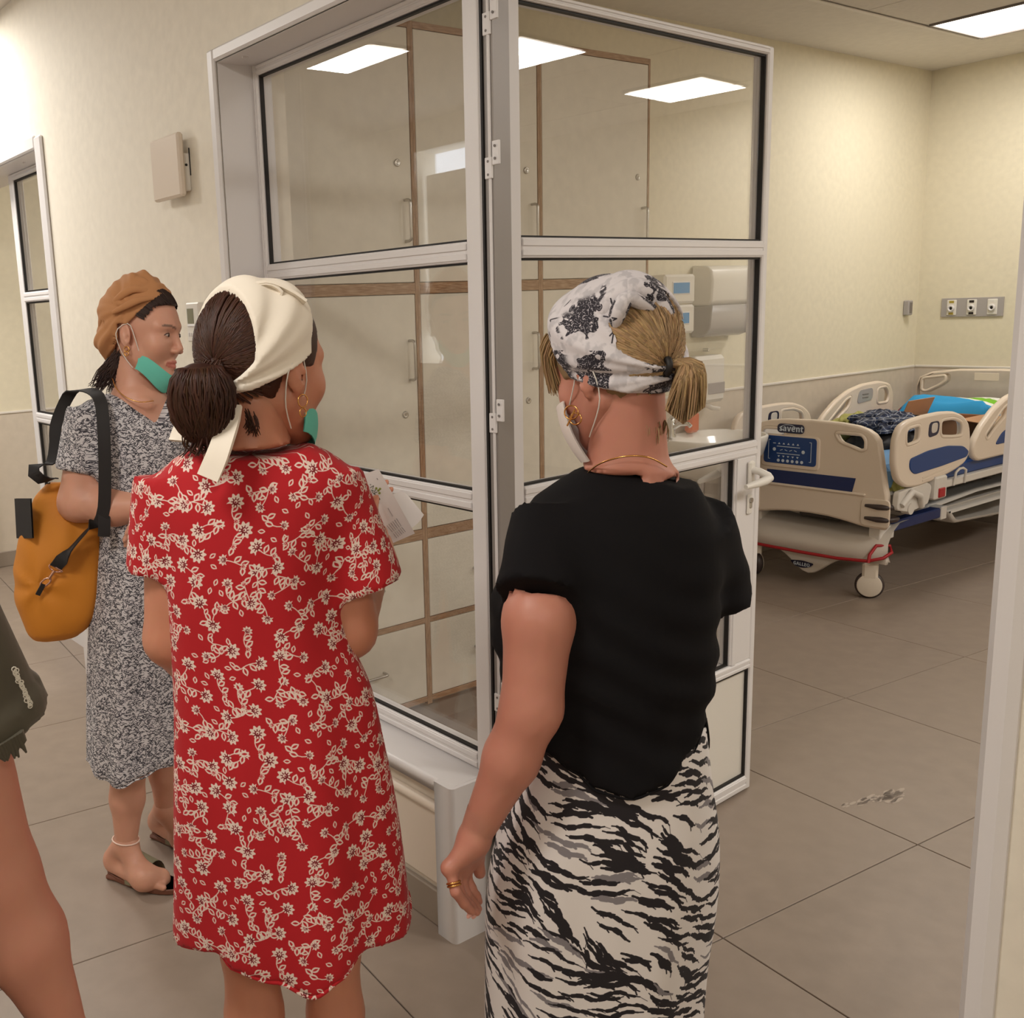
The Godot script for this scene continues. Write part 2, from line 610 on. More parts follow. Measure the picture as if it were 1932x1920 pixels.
	p.bx(Vector3(3.48, 0, -3.62), Vector3(7.2, 0.09, -3.606), 0.003)
	p.bx(Vector3(7.196, 0, -3.606), Vector3(7.21, 0.09, 3.1), 0.003)
	p.bx(Vector3(1.69, 0, -6.75), Vector3(4.4, 0.1, -6.736), 0.003)
	structural("baseboard_ward", p, M.skirting, "grey brown skirting along the ward walls", "baseboard")
	p = MB.new()
	p.bx(Vector3(1.456, 0, -4.31), Vector3(1.47, 0.1, -2.79), 0.003)
	p.bx(Vector3(1.476, 0, -2.752), Vector3(1.49, 0.1, -1.843), 0.003)
	structural("baseboard_corridor", p, M.skirting, "grey brown skirting along the corridor partition", "baseboard")

# a rail or stile with stepped beads, between two corners; beads run along axis `along` on the face at the low end of axis `face`
func profile_bar(mb: MB, lo: Vector3, hi: Vector3, along: int, face: int, side := -1.0) -> void:
	mb.bx(lo, hi, 0.0025)
	var cross := 3 - along - face
	var w := hi[cross] - lo[cross]
	var a := lo
	var b := hi
	var fpos := lo[face] if side < 0 else hi[face]
	a[face] = fpos - 0.003; b[face] = fpos + 0.003
	a[cross] = lo[cross] + w * 0.10; b[cross] = lo[cross] + w * 0.42
	mb.bx(a, b, 0.0015)
	a[cross] = lo[cross] + w * 0.58; b[cross] = lo[cross] + w * 0.90
	mb.bx(a, b, 0.0015)

func gasket_ring(lo: Vector3, hi: Vector3, face: int, w := 0.005) -> MB:
	# a thin rectangular ring in the plane across axis `face`
	var mb := MB.new()
	var u := (face + 1) % 3
	var v := (face + 2) % 3
	for s in 2:
		var a := lo
		var b := hi
		if s == 0: b[u] = lo[u] + w
		else: a[u] = hi[u] - w
		mb.bx(a, b)
		a = lo; b = hi
		a[u] += w; b[u] -= w
		if s == 0: b[v] = lo[v] + w
		else: a[v] = hi[v] - w
		mb.bx(a, b)
	return mb

func build_glazing() -> void:
	var zL := -2.752
	var zR := -1.768
	var yT := 2.272
	var win := struct_node("window_1", "fixed glazed partition window with white aluminium frame beside the open door", "window")
	var st := MB.new()
	profile_bar(st, Vector3(1.585, 0.418, zL), Vector3(1.635, yT, zL + 0.022), 1, 0)
	put("stile", st, M.alu, win)
	st = MB.new()
	st.bx(Vector3(1.585, 0.418, -1.826), Vector3(1.635, yT, -1.768), 0.0025)
	st.bx(Vector3(1.581, 0.418, -1.815), Vector3(1.587, yT, -1.772), 0.002)
	put("stile", st, M.alu, win)
	var rails := [[2.243, yT], [1.664, 1.710], [1.083, 1.131], [0.418, 0.462]]
	for r in rails:
		st = MB.new()
		profile_bar(st, Vector3(1.585, r[0], zL + 0.022), Vector3(1.635, r[1], -1.826), 2, 0)
		put("rail", st, M.alu, win)
	var panes := [[1.710, 2.243], [1.131, 1.664], [0.462, 1.083]]
	for q in panes:
		var g := MB.new()
		g.bx(Vector3(1.604, q[0] + 0.0005, zL + 0.0225), Vector3(1.611, q[1] - 0.0005, -1.8265))
		put("glass_pane", g, M.glass, win)
		put("gasket", gasket_ring(Vector3(1.592, q[0], zL + 0.022), Vector3(1.604, q[1], -1.826), 0), M.rubber, win)
	# casing round the whole opening on the corridor side and the lined reveal
	var tr := struct_node("trim_1", "white aluminium casing and reveal round the partition opening", "door frame")
	var c := MB.new()
	var R := 0.012
	# left casing, header casing, right casing with rounded noses
	c.bx(Vector3(1.456, 0.418, -2.790), Vector3(1.472, 2.307, -2.752), 0.006)
	put("casing_upright", c, M.alu, tr)
	c = MB.new()
	c.bx(Vector3(1.456, 2.272, -2.752), Vector3(1.472, 2.307, -0.61), 0.006)
	put("casing_head", c, M.alu, tr)
	c = MB.new()
	c.bx(Vector3(1.452, 0.0, -0.61), Vector3(1.70, 2.307, -0.565), 0.012)
	put("casing_upright", c, M.alu, tr)
	c = MB.new()
	c.bx(Vector3(1.470, 0.418, -2.7535), Vector3(1.586, 2.272, -2.7505))
	put("reveal", c, M.alu, tr)
	c = MB.new()
	c.bx(Vector3(1.470, 2.2705, -2.7505), Vector3(1.69, 2.274, -0.61))
	c.bx(Vector3(1.50, 2.266, -2.66), Vector3(1.515, 2.271, -2.652))
	put("reveal", c, M.alu, tr)
	# sill and post closing the low wall
	var s := MB.new()
	var prof := PackedVector2Array([Vector2(1.466, 0.385), Vector2(1.466, 0.408), Vector2(1.470, 0.415), Vector2(1.478, 0.419), Vector2(1.590, 0.419), Vector2(1.590, 0.385)])
	s.prism(prof, 0.962, Vector3(0, 0, -2.271), Basis.IDENTITY, 0.0)
	var sl := put("window_sill", s, M.alu)
	tag(sl, "white aluminium window sill on the low wall under the fixed window", "window sill", "", "structure")
	var pp := MB.new()
	var pol := PackedVector2Array()
	for k in 7:
		var a := PI / 2 * k / 6
		pol.append(Vector2(1.472 - 0.014 * cos(a), -1.793 + 0.014 * sin(a)))
	pol.append(Vector2(1.66, -1.779)); pol.append(Vector2(1.66, -1.845)); pol.append(Vector2(1.458, -1.845))
	pp.prism(pol, 0.418, Vector3(0, 0.209, 0), Basis(Vector3(1, 0, 0), Vector3(0, 0, 1), Vector3(0, -1, 0)), 0.0)
	var po := put("end_post", pp, M.alu)
	tag(po, "white aluminium post closing the low wall at the doorway", "post", "", "structure")
	# bumper rail and panel on the low wall
	var b := MB.new()
	b.bx(Vector3(1.482, 0.115, -2.752), Vector3(1.492, 0.322, -1.846), 0.003)
	var lw := put("trim_2", b, M.cream_plastic)
	tag(lw, "cream bumper panel with rounded rail on the low wall", "bumper rail", "", "structure")
	b = MB.new()
	b.tube([Vector3(1.480, 0.332, -2.752), Vector3(1.480, 0.332, -1.846)], 0.014, 12)
	put("bumper_rail", b, M.cream_plastic, lw)
	# the next room's doorway down the corridor
	var t2 := struct_node("trim_3", "white aluminium casing and reveal of the far doorway", "door frame")
	c = MB.new()
	c.bx(Vector3(1.456, 0.0, -4.345), Vector3(1.472, 2.307, -4.262), 0.008)
	put("casing_upright", c, M.alu, t2)
	c = MB.new()
	c.bx(Vector3(1.456, 2.262, -6.6), Vector3(1.472, 2.315, -4.345), 0.006)
	put("casing_head", c, M.alu, t2)
	c = MB.new()
	c.bx(Vector3(1.470, 2.259, -6.6), Vector3(1.69, 2.264, -4.345))
	c.bx(Vector3(1.52, 2.254, -4.70), Vector3(1.53, 2.26, -4.69))
	put("reveal", c, M.alu, t2)
	c = MB.new()
	c.bx(Vector3(1.470, 0, -4.347), Vector3(1.69, 2.262, -4.343))
	put("reveal", c, M.alu, t2)
	var w2 := struct_node("window_2", "narrow glazed side panel in the far doorway", "window")
	st = MB.new()
	st.bx(Vector3(1.585, 0.0, -5.14), Vector3(1.635, 2.259, -5.08), 0.003)
	put("stile", st, M.alu, w2)
	st = MB.new()
	st.bx(Vector3(1.585, 0.0, -4.37), Vector3(1.635, 2.259, -4.343), 0.003)
	put("stile", st, M.alu, w2)
	for r in [[2.23, 2.259], [1.664, 1.71], [1.083, 1.131], [0.40, 0.46]]:
		st = MB.new()
		profile_bar(st, Vector3(1.585, r[0], -5.08), Vector3(1.635, r[1], -4.37), 2, 0)
		put("rail", st, M.alu, w2)
	for q in [[1.71, 2.23], [1.131, 1.664], [0.46, 1.083]]:
		var g := MB.new()
		g.bx(Vector3(1.604, q[0], -5.08), Vector3(1.611, q[1], -4.37))
		put("glass_pane", g, M.glass, w2)
		put("gasket", gasket_ring(Vector3(1.592, q[0], -5.08), Vector3(1.604, q[1], -4.37), 0, 0.008), M.rubber, w2)
	var lw2 := MB.new()
	lw2.bx(Vector3(1.59, 0.0, -5.08), Vector3(1.66, 0.40, -4.37))
	put("low_panel", lw2, M.alu, w2)

func build_door() -> void:
	# leaf hinged near (1.60, -1.75), opened into the ward; local x along the leaf, z toward the camera side
	var t := struct_node("door_1", "open glazed ward door with white aluminium frame and lever handle", "door", Vector3(2.732, 0, -1.814))
	t.rotation.y = 0.058
	var L := -1.118
	var T := 0.05
	var W := -T
	# uprights
	var st := MB.new()
	st.bx(Vector3(-0.026, 0.004, W), Vector3(0.0, 2.244, 0.0), 0.004)
	put("stile", st, M.alu, t)
	st = MB.new()
	st.bx(Vector3(L, 0.004, W), Vector3(-1.043, 2.244, 0.0), 0.004)
	st.bx(Vector3(L + 0.012, 0.004, -0.002), Vector3(-1.075, 2.244, 0.0035), 0.0015)
	put("stile", st, M.alu, t)
	for r in [[2.222, 2.244], [1.669, 1.715], [1.090, 1.136], [0.416, 0.448], [0.006, 0.052]]:
		st = MB.new()
		profile_bar(st, Vector3(-1.043, r[0], W), Vector3(-0.026, r[1], 0.0), 0, 2, 1.0)
		put("rail", st, M.alu, t)
	# lock stile between the lower rails
	st = MB.new()
	st.bx(Vector3(-0.135, 0.448, W), Vector3(-0.026, 1.090, -0.001), 0.003)
	st.bx(Vector3(-0.130, 0.448, -0.004), Vector3(-0.112, 1.090, 0.003), 0.0015)
	put("lock_stile", st, M.alu, t)
	for q in [[-1.043, 1.715, -0.026, 2.222], [-1.043, 1.136, -0.026, 1.669], [-1.043, 0.448, -0.135, 1.090]]:
		var g := MB.new()
		g.bx(Vector3(q[0], q[1], -0.029), Vector3(q[2], q[3], -0.022))
		put("glass_pane", g, M.glass, t)
		put("gasket", gasket_ring(Vector3(q[0], q[1], -0.022), Vector3(q[2], q[3], -0.009), 2, 0.005), M.rubber, t)
	var pn := MB.new()
	pn.bx(Vector3(-1.043, 0.052, -0.035), Vector3(-0.026, 0.416, -0.014))
	put("kick_panel", pn, M.white_plastic, t)
	put("gasket", gasket_ring(Vector3(-1.043, 0.052, -0.016), Vector3(-0.026, 0.416, -0.005), 2, 0.006), M.rubber, t)
	# lever handles, both faces
	for s in [1.0, -1.0]:
		var z0 := 0.0 if s > 0 else W
		var h := MB.new()
		h.box(Vector3(-0.062, 1.04, z0 + s * 0.006), Vector3(0.03, 0.075, 0.014), 0.006)
		h.tube([Vector3(-0.062, 1.05, z0), Vector3(-0.060, 1.048, z0 + s * 0.030), Vector3(-0.052, 1.035, z0 + s * 0.056), Vector3(-0.052, 1.028, z0 + s * 0.062)], [0.011, 0.011, 0.012, 0.011], 12)
		h.tube([Vector3(-0.048, 1.030, z0 + s * 0.058), Vector3(-0.075, 1.024, z0 + s * 0.060), Vector3(-0.12, 1.020, z0 + s * 0.057), Vector3(-0.165, 1.017, z0 + s * 0.052)], [0.013, 0.013, 0.011, 0.007], 12)
		put("lever_handle", h, M.white_plastic, t)
		var cy := MB.new()
		cy.box(Vector3(-0.062, 0.945, z0 + s * 0.003), Vector3(0.024, 0.062, 0.008), 0.004)
		var esc := put("lock_plate", cy, M.white_plastic, t)
		cy = MB.new()
		cy.tube([Vector3(-0.062, 0.958, z0), Vector3(-0.062, 0.958, z0 + s * 0.012)], 0.008, 14)
		cy.box(Vector3(-0.062, 0.943, z0 + s * 0.006), Vector3(0.009, 0.02, 0.012), 0.003)
		put("cylinder", cy, M.steel, esc)
	# hinge edge of the leaf: grooved grey profile, black seal, hinge plates and bolt rod
	var e := MB.new()
	e.bx(Vector3(L - 0.010, 0.004, W), Vector3(L, 2.244, -0.002), 0.002)
	e.bx(Vector3(L - 0.014, 0.004, W + 0.004), Vector3(L - 0.008, 2.244, W + 0.014), 0.001)
	e.bx(Vector3(L - 0.014, 0.004, W + 0.024), Vector3(L - 0.008, 2.244, W + 0.036), 0.001)
	put("edge_profile", e, M.grey_profile, t)
	e = MB.new()
	e.bx(Vector3(L - 0.010, 0.004, W - 0.014), Vector3(L + 0.01, 2.244, W + 0.001))
	put("edge_seal", e, M.rubber, t)
	# fixed jamb profile the leaf hangs on
	var j := struct_node("door_jamb", "white aluminium jamb with hinge plates beside the open door", "door frame")
	var jm := MB.new()
	jm.bx(Vector3(1.588, 0.0, -1.762), Vector3(1.640, 2.272, -1.733), 0.002)
	put("jamb_profile", jm, M.grey_profile, j)
	jm = MB.new()
	jm.bx(Vector3(1.584, 0.0, -1.7685), Vector3(1.63, 2.272, -1.7615))
	put("jamb_seal", jm, M.rubber, j)
	jm = MB.new()
	jm.tube([Vector3(1.586, 0.02, -1.742), Vector3(1.586, 2.25, -1.742)], 0.004, 8)
	put("bolt_rod", jm, M.alu, j)
	for y in [2.155, 1.86, 1.30, 0.62]:
		jm = MB.new()
		jm.box(Vector3(1.584, y, -1.744), Vector3(0.006, 0.045, 0.022), 0.001)
		jm.box(Vector3(1.586, y + 0.03, -1.722), Vector3(0.006, 0.05, 0.022), 0.001)
		var hp := put("hinge_plate", jm, M.alu, j)
		jm = MB.new()
		for q in [[0.014, -1.744], [-0.014, -1.744], [0.044, -1.722], [0.018, -1.722]]:
			jm.tube([Vector3(1.5815, y + q[0], q[1]), Vector3(1.580, y + q[0], q[1])], 0.003, 8)
		put("screws", jm, M.alu_dark, hp)

func bar_handle(mb: MB, a: Vector3, b: Vector3, out: Vector3, r := 0.005) -> void:
	var m := 0.012
	var d := (b - a).normalized()
	mb.tube([a, a + out * 0.6, a + out * 0.9 + d * m * 0.3, a + out + d * m, (a + b) / 2 + out, b + out - d * m, b + out * 0.9 - d * m * 0.3, b + out * 0.6, b], r, 10)

func build_cabinets() -> void:
	var zf := -2.86
	var edges := [1.70, 2.255, 2.853, 3.474]
	var labels := ["tall cream cabinet with plywood edging against the partition window frame", "tall cream cabinet with plywood edging in the middle of the row", "tall cream cabinet with plywood edging at the washbasin end of the row"]
	for k in 3:
		var x0: float = edges[k]
		var x1: float = edges[k + 1]
		var t := thing("tall_cabinet", labels[k], "cabinet", Vector3((x0 + x1) / 2, 0, zf), 0, "ward cabinets")
		var h := (x1 - x0) / 2
		var D := 0.755
		# carcass in birch ply: body set back, edges flush between the doors
		var c := MB.new()
		c.bx(Vector3(-h, 0.10, -D), Vector3(h, 2.50, -0.02))
		put("carcass", c, M.laminate, t)
		c = MB.new()
		c.bx(Vector3(-h, 0, -D), Vector3(h, 0.10, -0.055))
		put("plinth", c, M.skirting, t)
		# plywood edge strips
		var e := MB.new()
		var lw := 0.011
		e.bx(Vector3(-h, 0.10, -0.02), Vector3(-h + lw, 2.50, 0.0), 0.001)
		e.bx(Vector3(h - lw, 0.10, -0.02), Vector3(h, 2.50, 0.0), 0.001)
		put("edge_strip", e, M.plywood_upright, t)
		for q in [[2.478, 2.50], [1.612, 1.650], [0.736, 0.774], [0.418, 0.438], [0.112, 0.132]]:
			e = MB.new()
			e.bx(Vector3(-h + lw, q[0], -0.02), Vector3(h - lw, q[1], 0.0), 0.001)
			put("edge_strip", e, M.plywood, t)
		for q in [[1.650, 2.478, 1], [0.774, 1.612, 0]]:
			var d := MB.new()
			d.bx(Vector3(-h + lw + 0.002, q[0] + 0.002, -0.019), Vector3(h - lw - 0.002, q[1] - 0.002, -0.001), 0.0015)
			var dr := put("door", d, M.laminate, t)
			var hb := MB.new()
			var hy: float = 1.857 if q[2] == 1 else 1.385
			bar_handle(hb, Vector3(h - 0.044, hy - 0.068, -0.001), Vector3(h - 0.044, hy + 0.068, -0.001), Vector3(0, 0, 0.032))
			put("handle", hb, M.steel, dr)
			var lk := MB.new()
			var ly := 2.045 if q[2] == 1 else 1.197
			lk.lathe([Vector2(0.0125, 0), Vector2(0.0125, 0.004), Vector2(0.010, 0.006), Vector2(0.0075, 0.0045), Vector2(0.0, 0.0045)], 16, Vector3(h - 0.072, ly, -0.001), Basis(Vector3.RIGHT, PI / 2))
			lk.box(Vector3(h - 0.072, ly, 0.0042), Vector3(0.002, 0.007, 0.002))
			put("lock", lk, M.steel, dr)
		for q in [[0.438, 0.736, 0.587], [0.132, 0.418, 0.274]]:
			var d := MB.new()
			d.bx(Vector3(-h + lw + 0.002, q[0] + 0.002, -0.019), Vector3(h - lw - 0.002, q[1] - 0.002, -0.001), 0.0015)
			var dr := put("drawer", d, M.laminate, t)
			var hb := MB.new()
			bar_handle(hb, Vector3(-0.068, q[2], -0.001), Vector3(0.068, q[2], -0.001), Vector3(0, 0, 0.032))
			put("handle", hb, M.steel, dr)

func build_wall_fittings() -> void:
	# flat box on a bracket on the corridor wall
	var t := thing("wall_speaker_box", "flat off-white box on a bracket on the corridor wall above the thermostat", "wall box", Vector3(1.47, 2.02, -3.05))
	var m := MB.new()
	m.box(Vector3(-0.035, 0.0, 0.0), Vector3(0.022, 0.185, 0.20), 0.006)
	put("front", m, M.cream_plastic, t)
	m = MB.new()
	m.box(Vector3(-0.013, -0.02, 0.02), Vector3(0.026, 0.11, 0.13), 0.003)
	put("bracket", m, M.white_plastic, t)
	m = MB.new()
	m.tube([Vector3(-0.014, 0.0, 0.084), Vector3(-0.014, 0.0, 0.087)], 0.004, 10)
	m.box(Vector3(-0.0015, 0.01, 0.0855), Vector3(0.003, 0.08, 0.003))
	put("screw", m, M.rubber, t)
	# thermostat
	t = thing("thermostat", "white wall thermostat with grey display between two women", "thermostat", Vector3(1.47, 1.548, -2.978))
	m = MB.new()
	m.box(Vector3(-0.012, 0, 0), Vector3(0.024, 0.122, 0.088), 0.004)
	put("case", m, M.white_plastic, t)
	m = MB.new()
	m.box(Vector3(-0.0245, 0.02, -0.012), Vector3(0.002, 0.046, 0.042))
	put("display", m, M.screen_green, t)
	m = MB.new()
	m.box(Vector3(-0.025, -0.010, -0.008), Vector3(0.004, 0.006, 0.05), 0.001)
	for k in 4: m.box(Vector3(-0.025, -0.038, -0.028 + k * 0.014), Vector3(0.003, 0.012, 0.004), 0.001)
	put("button", m, M.alu, t)
	# ward: intercom on the back wall, gas outlet panel on the far wall
	t = thing("wall_switch", "small grey wall unit on the ward wall near the corner", "wall switch", Vector3(7.04, 1.427, -3.62))
	m = MB.new()
	m.box(Vector3(0, 0, 0.02), Vector3(0.055, 0.10, 0.04), 0.006)
	put("case", m, M.grey_window, t)
	m = MB.new()
	m.box(Vector3(0.0, 0, 0.041), Vector3(0.030, 0.07, 0.004), 0.001)
	put("rocker", m, M.alu_dark, t)
	t = thing("gas_outlet_panel", "grey medical gas panel with three outlets above the bed", "gas panel", Vector3(7.21, 1.418, -3.264))
	m = MB.new()
	m.box(Vector3(-0.006, 0, 0), Vector3(0.012, 0.123, 0.388), 0.002)
	put("plate", m, M.grey_window, t)
	var cols := [col8(170, 150, 60), col8(30, 20, 20), col8(225, 222, 215)]
	for k in 3:
		var z := -0.125 + k * 0.127
		m = MB.new()
		m.box(Vector3(-0.014, 0, z), Vector3(0.008, 0.10, 0.062), 0.010)
		var o := put("outlet", m, M.white_plastic, t)
		m = MB.new()
		m.lathe([Vector2(0.022, 0), Vector2(0.022, 0.012), Vector2(0.017, 0.014), Vector2(0.011, 0.012), Vector2(0.011, 0.002), Vector2(0.0, 0.002)], 18, Vector3(-0.018, -0.005, z), Basis(Vector3.FORWARD, -PI / 2))
		put("socket", m, M.alu, o)
		m = MB.new()
		m.lathe([Vector2(0.0105, 0), Vector2(0.0, 0.001)], 14, Vector3(-0.0205, -0.005, z), Basis(Vector3.FORWARD, -PI / 2))
		put("socket_bore", m, M.rubber, o)
		m = MB.new()
		m.box(Vector3(-0.0185, 0.037, z), Vector3(0.002, 0.016, 0.03), 0.0005)
		put("colour_label", m, mat("outlet_label_%d" % k, cols[k], 0.5), o)
		m = MB.new()
		m.box(Vector3(-0.0185, -0.039, z), Vector3(0.002, 0.014, 0.03), 0.0005)
		put("colour_label", m, M["outlet_label_%d" % k], o)

func build_washplace() -> void:
	var zb := -3.612
	# soap dispensers, two stacked boxes with blue windows
	for k in 2:
		var y: float = [1.603, 1.447][k]
		var t := thing("soap_dispenser", ["upper white dispenser box with a blue window", "lower white dispenser box with a blue window"][k] + " beside the towel dispenser", "dispenser", Vector3(4.50, y, zb))
		var m := MB.new()
		m.box(Vector3(0, 0, 0.06), Vector3(0.25, 0.15, 0.12), 0.012)
		put("case", m, M.white_plastic, t)
		m = MB.new()
		m.box(Vector3(0.005, 0.005, 0.1205), Vector3(0.145, 0.066, 0.004), 0.0015)
		put("window_frame", m, M.alu, t)
		m = MB.new()
		m.box(Vector3(0.005, 0.005, 0.1225), Vector3(0.13, 0.054, 0.003))
		put("window", m, M.blue_liquid, t)
	var t := thing("towel_dispenser", "large white paper towel dispenser with a grey lower half", "towel dispenser", Vector3(4.93, 1.34, zb))
	var m := MB.new()
	var pr := PackedVector2Array()
	for q in [[0.0, 0.17], [0.12, 0.17], [0.135, 0.20], [0.14, 0.30], [0.13, 0.352], [0.10, 0.378], [0.0, 0.384]]: pr.append(Vector2(q[0], q[1]))
	m.prism(pr, 0.37, Vector3.ZERO, Basis(Vector3(0, 0, 1), Vector3(0, 1, 0), Vector3(-1, 0, 0)), 0.012)
	put("cover", m, M.white_plastic, t)
	m = MB.new()
	pr = PackedVector2Array()
	for q in [[0.0, 0.0], [0.06, 0.0], [0.10, 0.012], [0.125, 0.05], [0.135, 0.17], [0.0, 0.17]]: pr.append(Vector2(q[0], q[1]))
	m.prism(pr, 0.362, Vector3.ZERO, Basis(Vector3(0, 0, 1), Vector3(0, 1, 0), Vector3(-1, 0, 0)), 0.008)
	put("lower_cover", m, M.grey_window, t)
	t = thing("glove_dispenser", "white wall dispenser with a small grey window above the basin", "dispenser", Vector3(4.80, 1.0, zb))
	m = MB.new()
	m.box(Vector3(0, 0.11, 0.05), Vector3(0.27, 0.26, 0.10), 0.02)
	put("case", m, M.white_plastic, t)
	m = MB.new()
	m.box(Vector3(0.05, 0.06, 0.1005), Vector3(0.145, 0.062, 0.006), 0.002)
	put("window", m, M.grey_window, t)
	m = MB.new()
	m.tube([Vector3(0.02, -0.03, 0.05), Vector3(0.03, -0.05, 0.09), Vector3(0.06, -0.055, 0.12)], [0.016, 0.014, 0.010], 10)
	put("spout", m, M.white_plastic, t)
	# basin
	t = thing("washbasin", "white ceramic washbasin on the ward wall behind the door glass", "washbasin", Vector3(4.66, 0, zb))
	m = MB.new()
	var rows := []
	var N := 40
	var ring := func(a: float, b: float, zc: float, y: float) -> PackedVector3Array:
		var r := PackedVector3Array()
		for k in N:
			var an := -TAU * k / N
			var cx := signf(cos(an)) * pow(absf(cos(an)), 0.75)
			var cz := signf(sin(an)) * pow(absf(sin(an)), 0.75)
			r.append(Vector3(a * cx, y, maxf(zc + b * cz, 0.001)))
		return r
	for q in [[0.12, 0.08, 0.16, 0.60], [0.22, 0.15, 0.20, 0.64], [0.285, 0.21, 0.225, 0.72], [0.30, 0.225, 0.228, 0.79], [0.302, 0.228, 0.23, 0.815], [0.296, 0.222, 0.23, 0.825], [0.28, 0.205, 0.235, 0.822], [0.262, 0.17, 0.255, 0.79], [0.22, 0.135, 0.26, 0.73], [0.14, 0.09, 0.26, 0.695], [0.03, 0.02, 0.26, 0.688]]:
		rows.append(ring.call(q[0], q[1], q[2], q[3]))
	m.grid(rows, true)
	m.fan(rows[10], Vector3.UP)
	put("bowl", m, M.ceramic, t)
	m = MB.new()
	m.lathe([Vector2(0.011, 0), Vector2(0.011, 0.002), Vector2(0.0, 0.002)], 12, Vector3(-0.10, 0.775, 0.105), Basis(Vector3.RIGHT, PI / 2 + 0.25))
	put("overflow_hole", m, M.rubber, t)
	m = MB.new()
	m.tube([Vector3(0, 0.62, 0.16), Vector3(0, 0.45, 0.15), Vector3(0, 0.42, 0.12), Vector3(0, 0.42, 0.0)], 0.02, 12)
	put("drain_trap", m, M.chrome, t)
	t = thing("mixer_tap", "chrome mixer tap standing on the washbasin", "tap", Vector3(4.50, 0.822, zb + 0.075))
	m = MB.new()
	m.lathe([Vector2(0.026, 0), Vector2(0.026, 0.008), Vector2(0.022, 0.02), Vector2(0.022, 0.09), Vector2(0.018, 0.10), Vector2(0, 0.102)], 18)
	put("body", m, M.chrome, t)
	m = MB.new()
	m.tube([Vector3(0, 0.05, 0.01), Vector3(0, 0.075, 0.06), Vector3(0, 0.078, 0.11), Vector3(0, 0.065, 0.125)], [0.014, 0.012, 0.011, 0.011], 12)
	put("spout", m, M.chrome, t)
	m = MB.new()
	m.tube([Vector3(0, 0.10, 0), Vector3(0, 0.118, 0.02), Vector3(0, 0.135, 0.07)], [0.014, 0.009, 0.007], 10)
	put("lever", m, M.chrome, t)
	t = thing("soap_bottle", "orange soap bottle on the washbasin rim", "bottle", Vector3(4.70, 0.824, zb + 0.055))
	m = MB.new()
	m.box(Vector3(0, 0.058, 0), Vector3(0.085, 0.115, 0.05), 0.014)
	put("body", m, mat("orange_soap", col8(205, 105, 66), 0.3), t)
	m = MB.new()
	m.lathe([Vector2(0.014, 0.113), Vector2(0.014, 0.13), Vector2(0.006, 0.132), Vector2(0.006, 0.15), Vector2(0, 0.15)], 14)
	m.tube([Vector3(0, 0.148, 0), Vector3(0, 0.15, 0.035)], 0.005, 8)
	put("pump", m, M.white_plastic, t)
	t = thing("shelf_glass", "narrow glass shelf on the wall above the washbasin", "shelf", Vector3(4.72, 1.275, zb))
	m = MB.new()
	m.bx(Vector3(-0.15, 0, 0), Vector3(0.16, 0.008, 0.11), 0.002)
	put("glass_board", m, M.glass, t)
	for x in [-0.13, 0.14]:
		m = MB.new()
		m.box(Vector3(x, -0.006, 0.02), Vector3(0.012, 0.02, 0.04), 0.002)
		put("bracket", m, M.chrome, t)

func putw(called: String, mb, m: Material, parent: Node3D) -> MeshInstance3D:
	# parts modelled in world axes under an unturned thing
	var o := put(called, mb, m, parent)
	o.position = -parent.position
	return o

func rounded_poly(pts: Array, r: float, n := 5) -> PackedVector2Array:
	var out := PackedVector2Array()
	var m := pts.size()
	for i in m:
		var p: Vector2 = pts[i]
		var a: Vector2 = pts[(i + m - 1) % m]
		var b: Vector2 = pts[(i + 1) % m]
		var q := minf(r, minf(p.distance_to(a), p.distance_to(b)) * 0.45)
		var s := p + (a - p).normalized() * q
		var e := p + (b - p).normalized() * q
		for k in n + 1:
			var t := float(k) / n
			out.append(s.lerp(p, t).lerp(p.lerp(e, t), t))
	return out

func mirrored(pts: Array, about: float) -> Array:
	var out := []
	for i in range(pts.size() - 1, -1, -1): out.append(Vector2(2 * about - pts[i].x, pts[i].y))
	return out

const FACE_X := Basis(Vector3(0, 0, 1), Vector3(0, 1, 0), Vector3(-1, 0, 0))

func lettering(text: String, size: float, depth: float, parent: Node3D, m: Material, xf: Transform3D, bold := true, called := "lettering") -> MeshInstance3D:
	var tm := TextMesh.new()
	var f := SystemFont.new()
	f.font_names = PackedStringArray(["Droid Sans"])
	f.font_weight = 700 if bold else 400
	tm.font = f
	tm.text = text
	tm.font_size = 32
	tm.pixel_size = size / 32.0
	tm.depth = depth
	var o := MeshInstance3D.new()
	o.mesh = tm
	o.name = called
	o.set_surface_override_material(0, m)
	parent.add_child(o, true)
	o.transform = xf
	return o

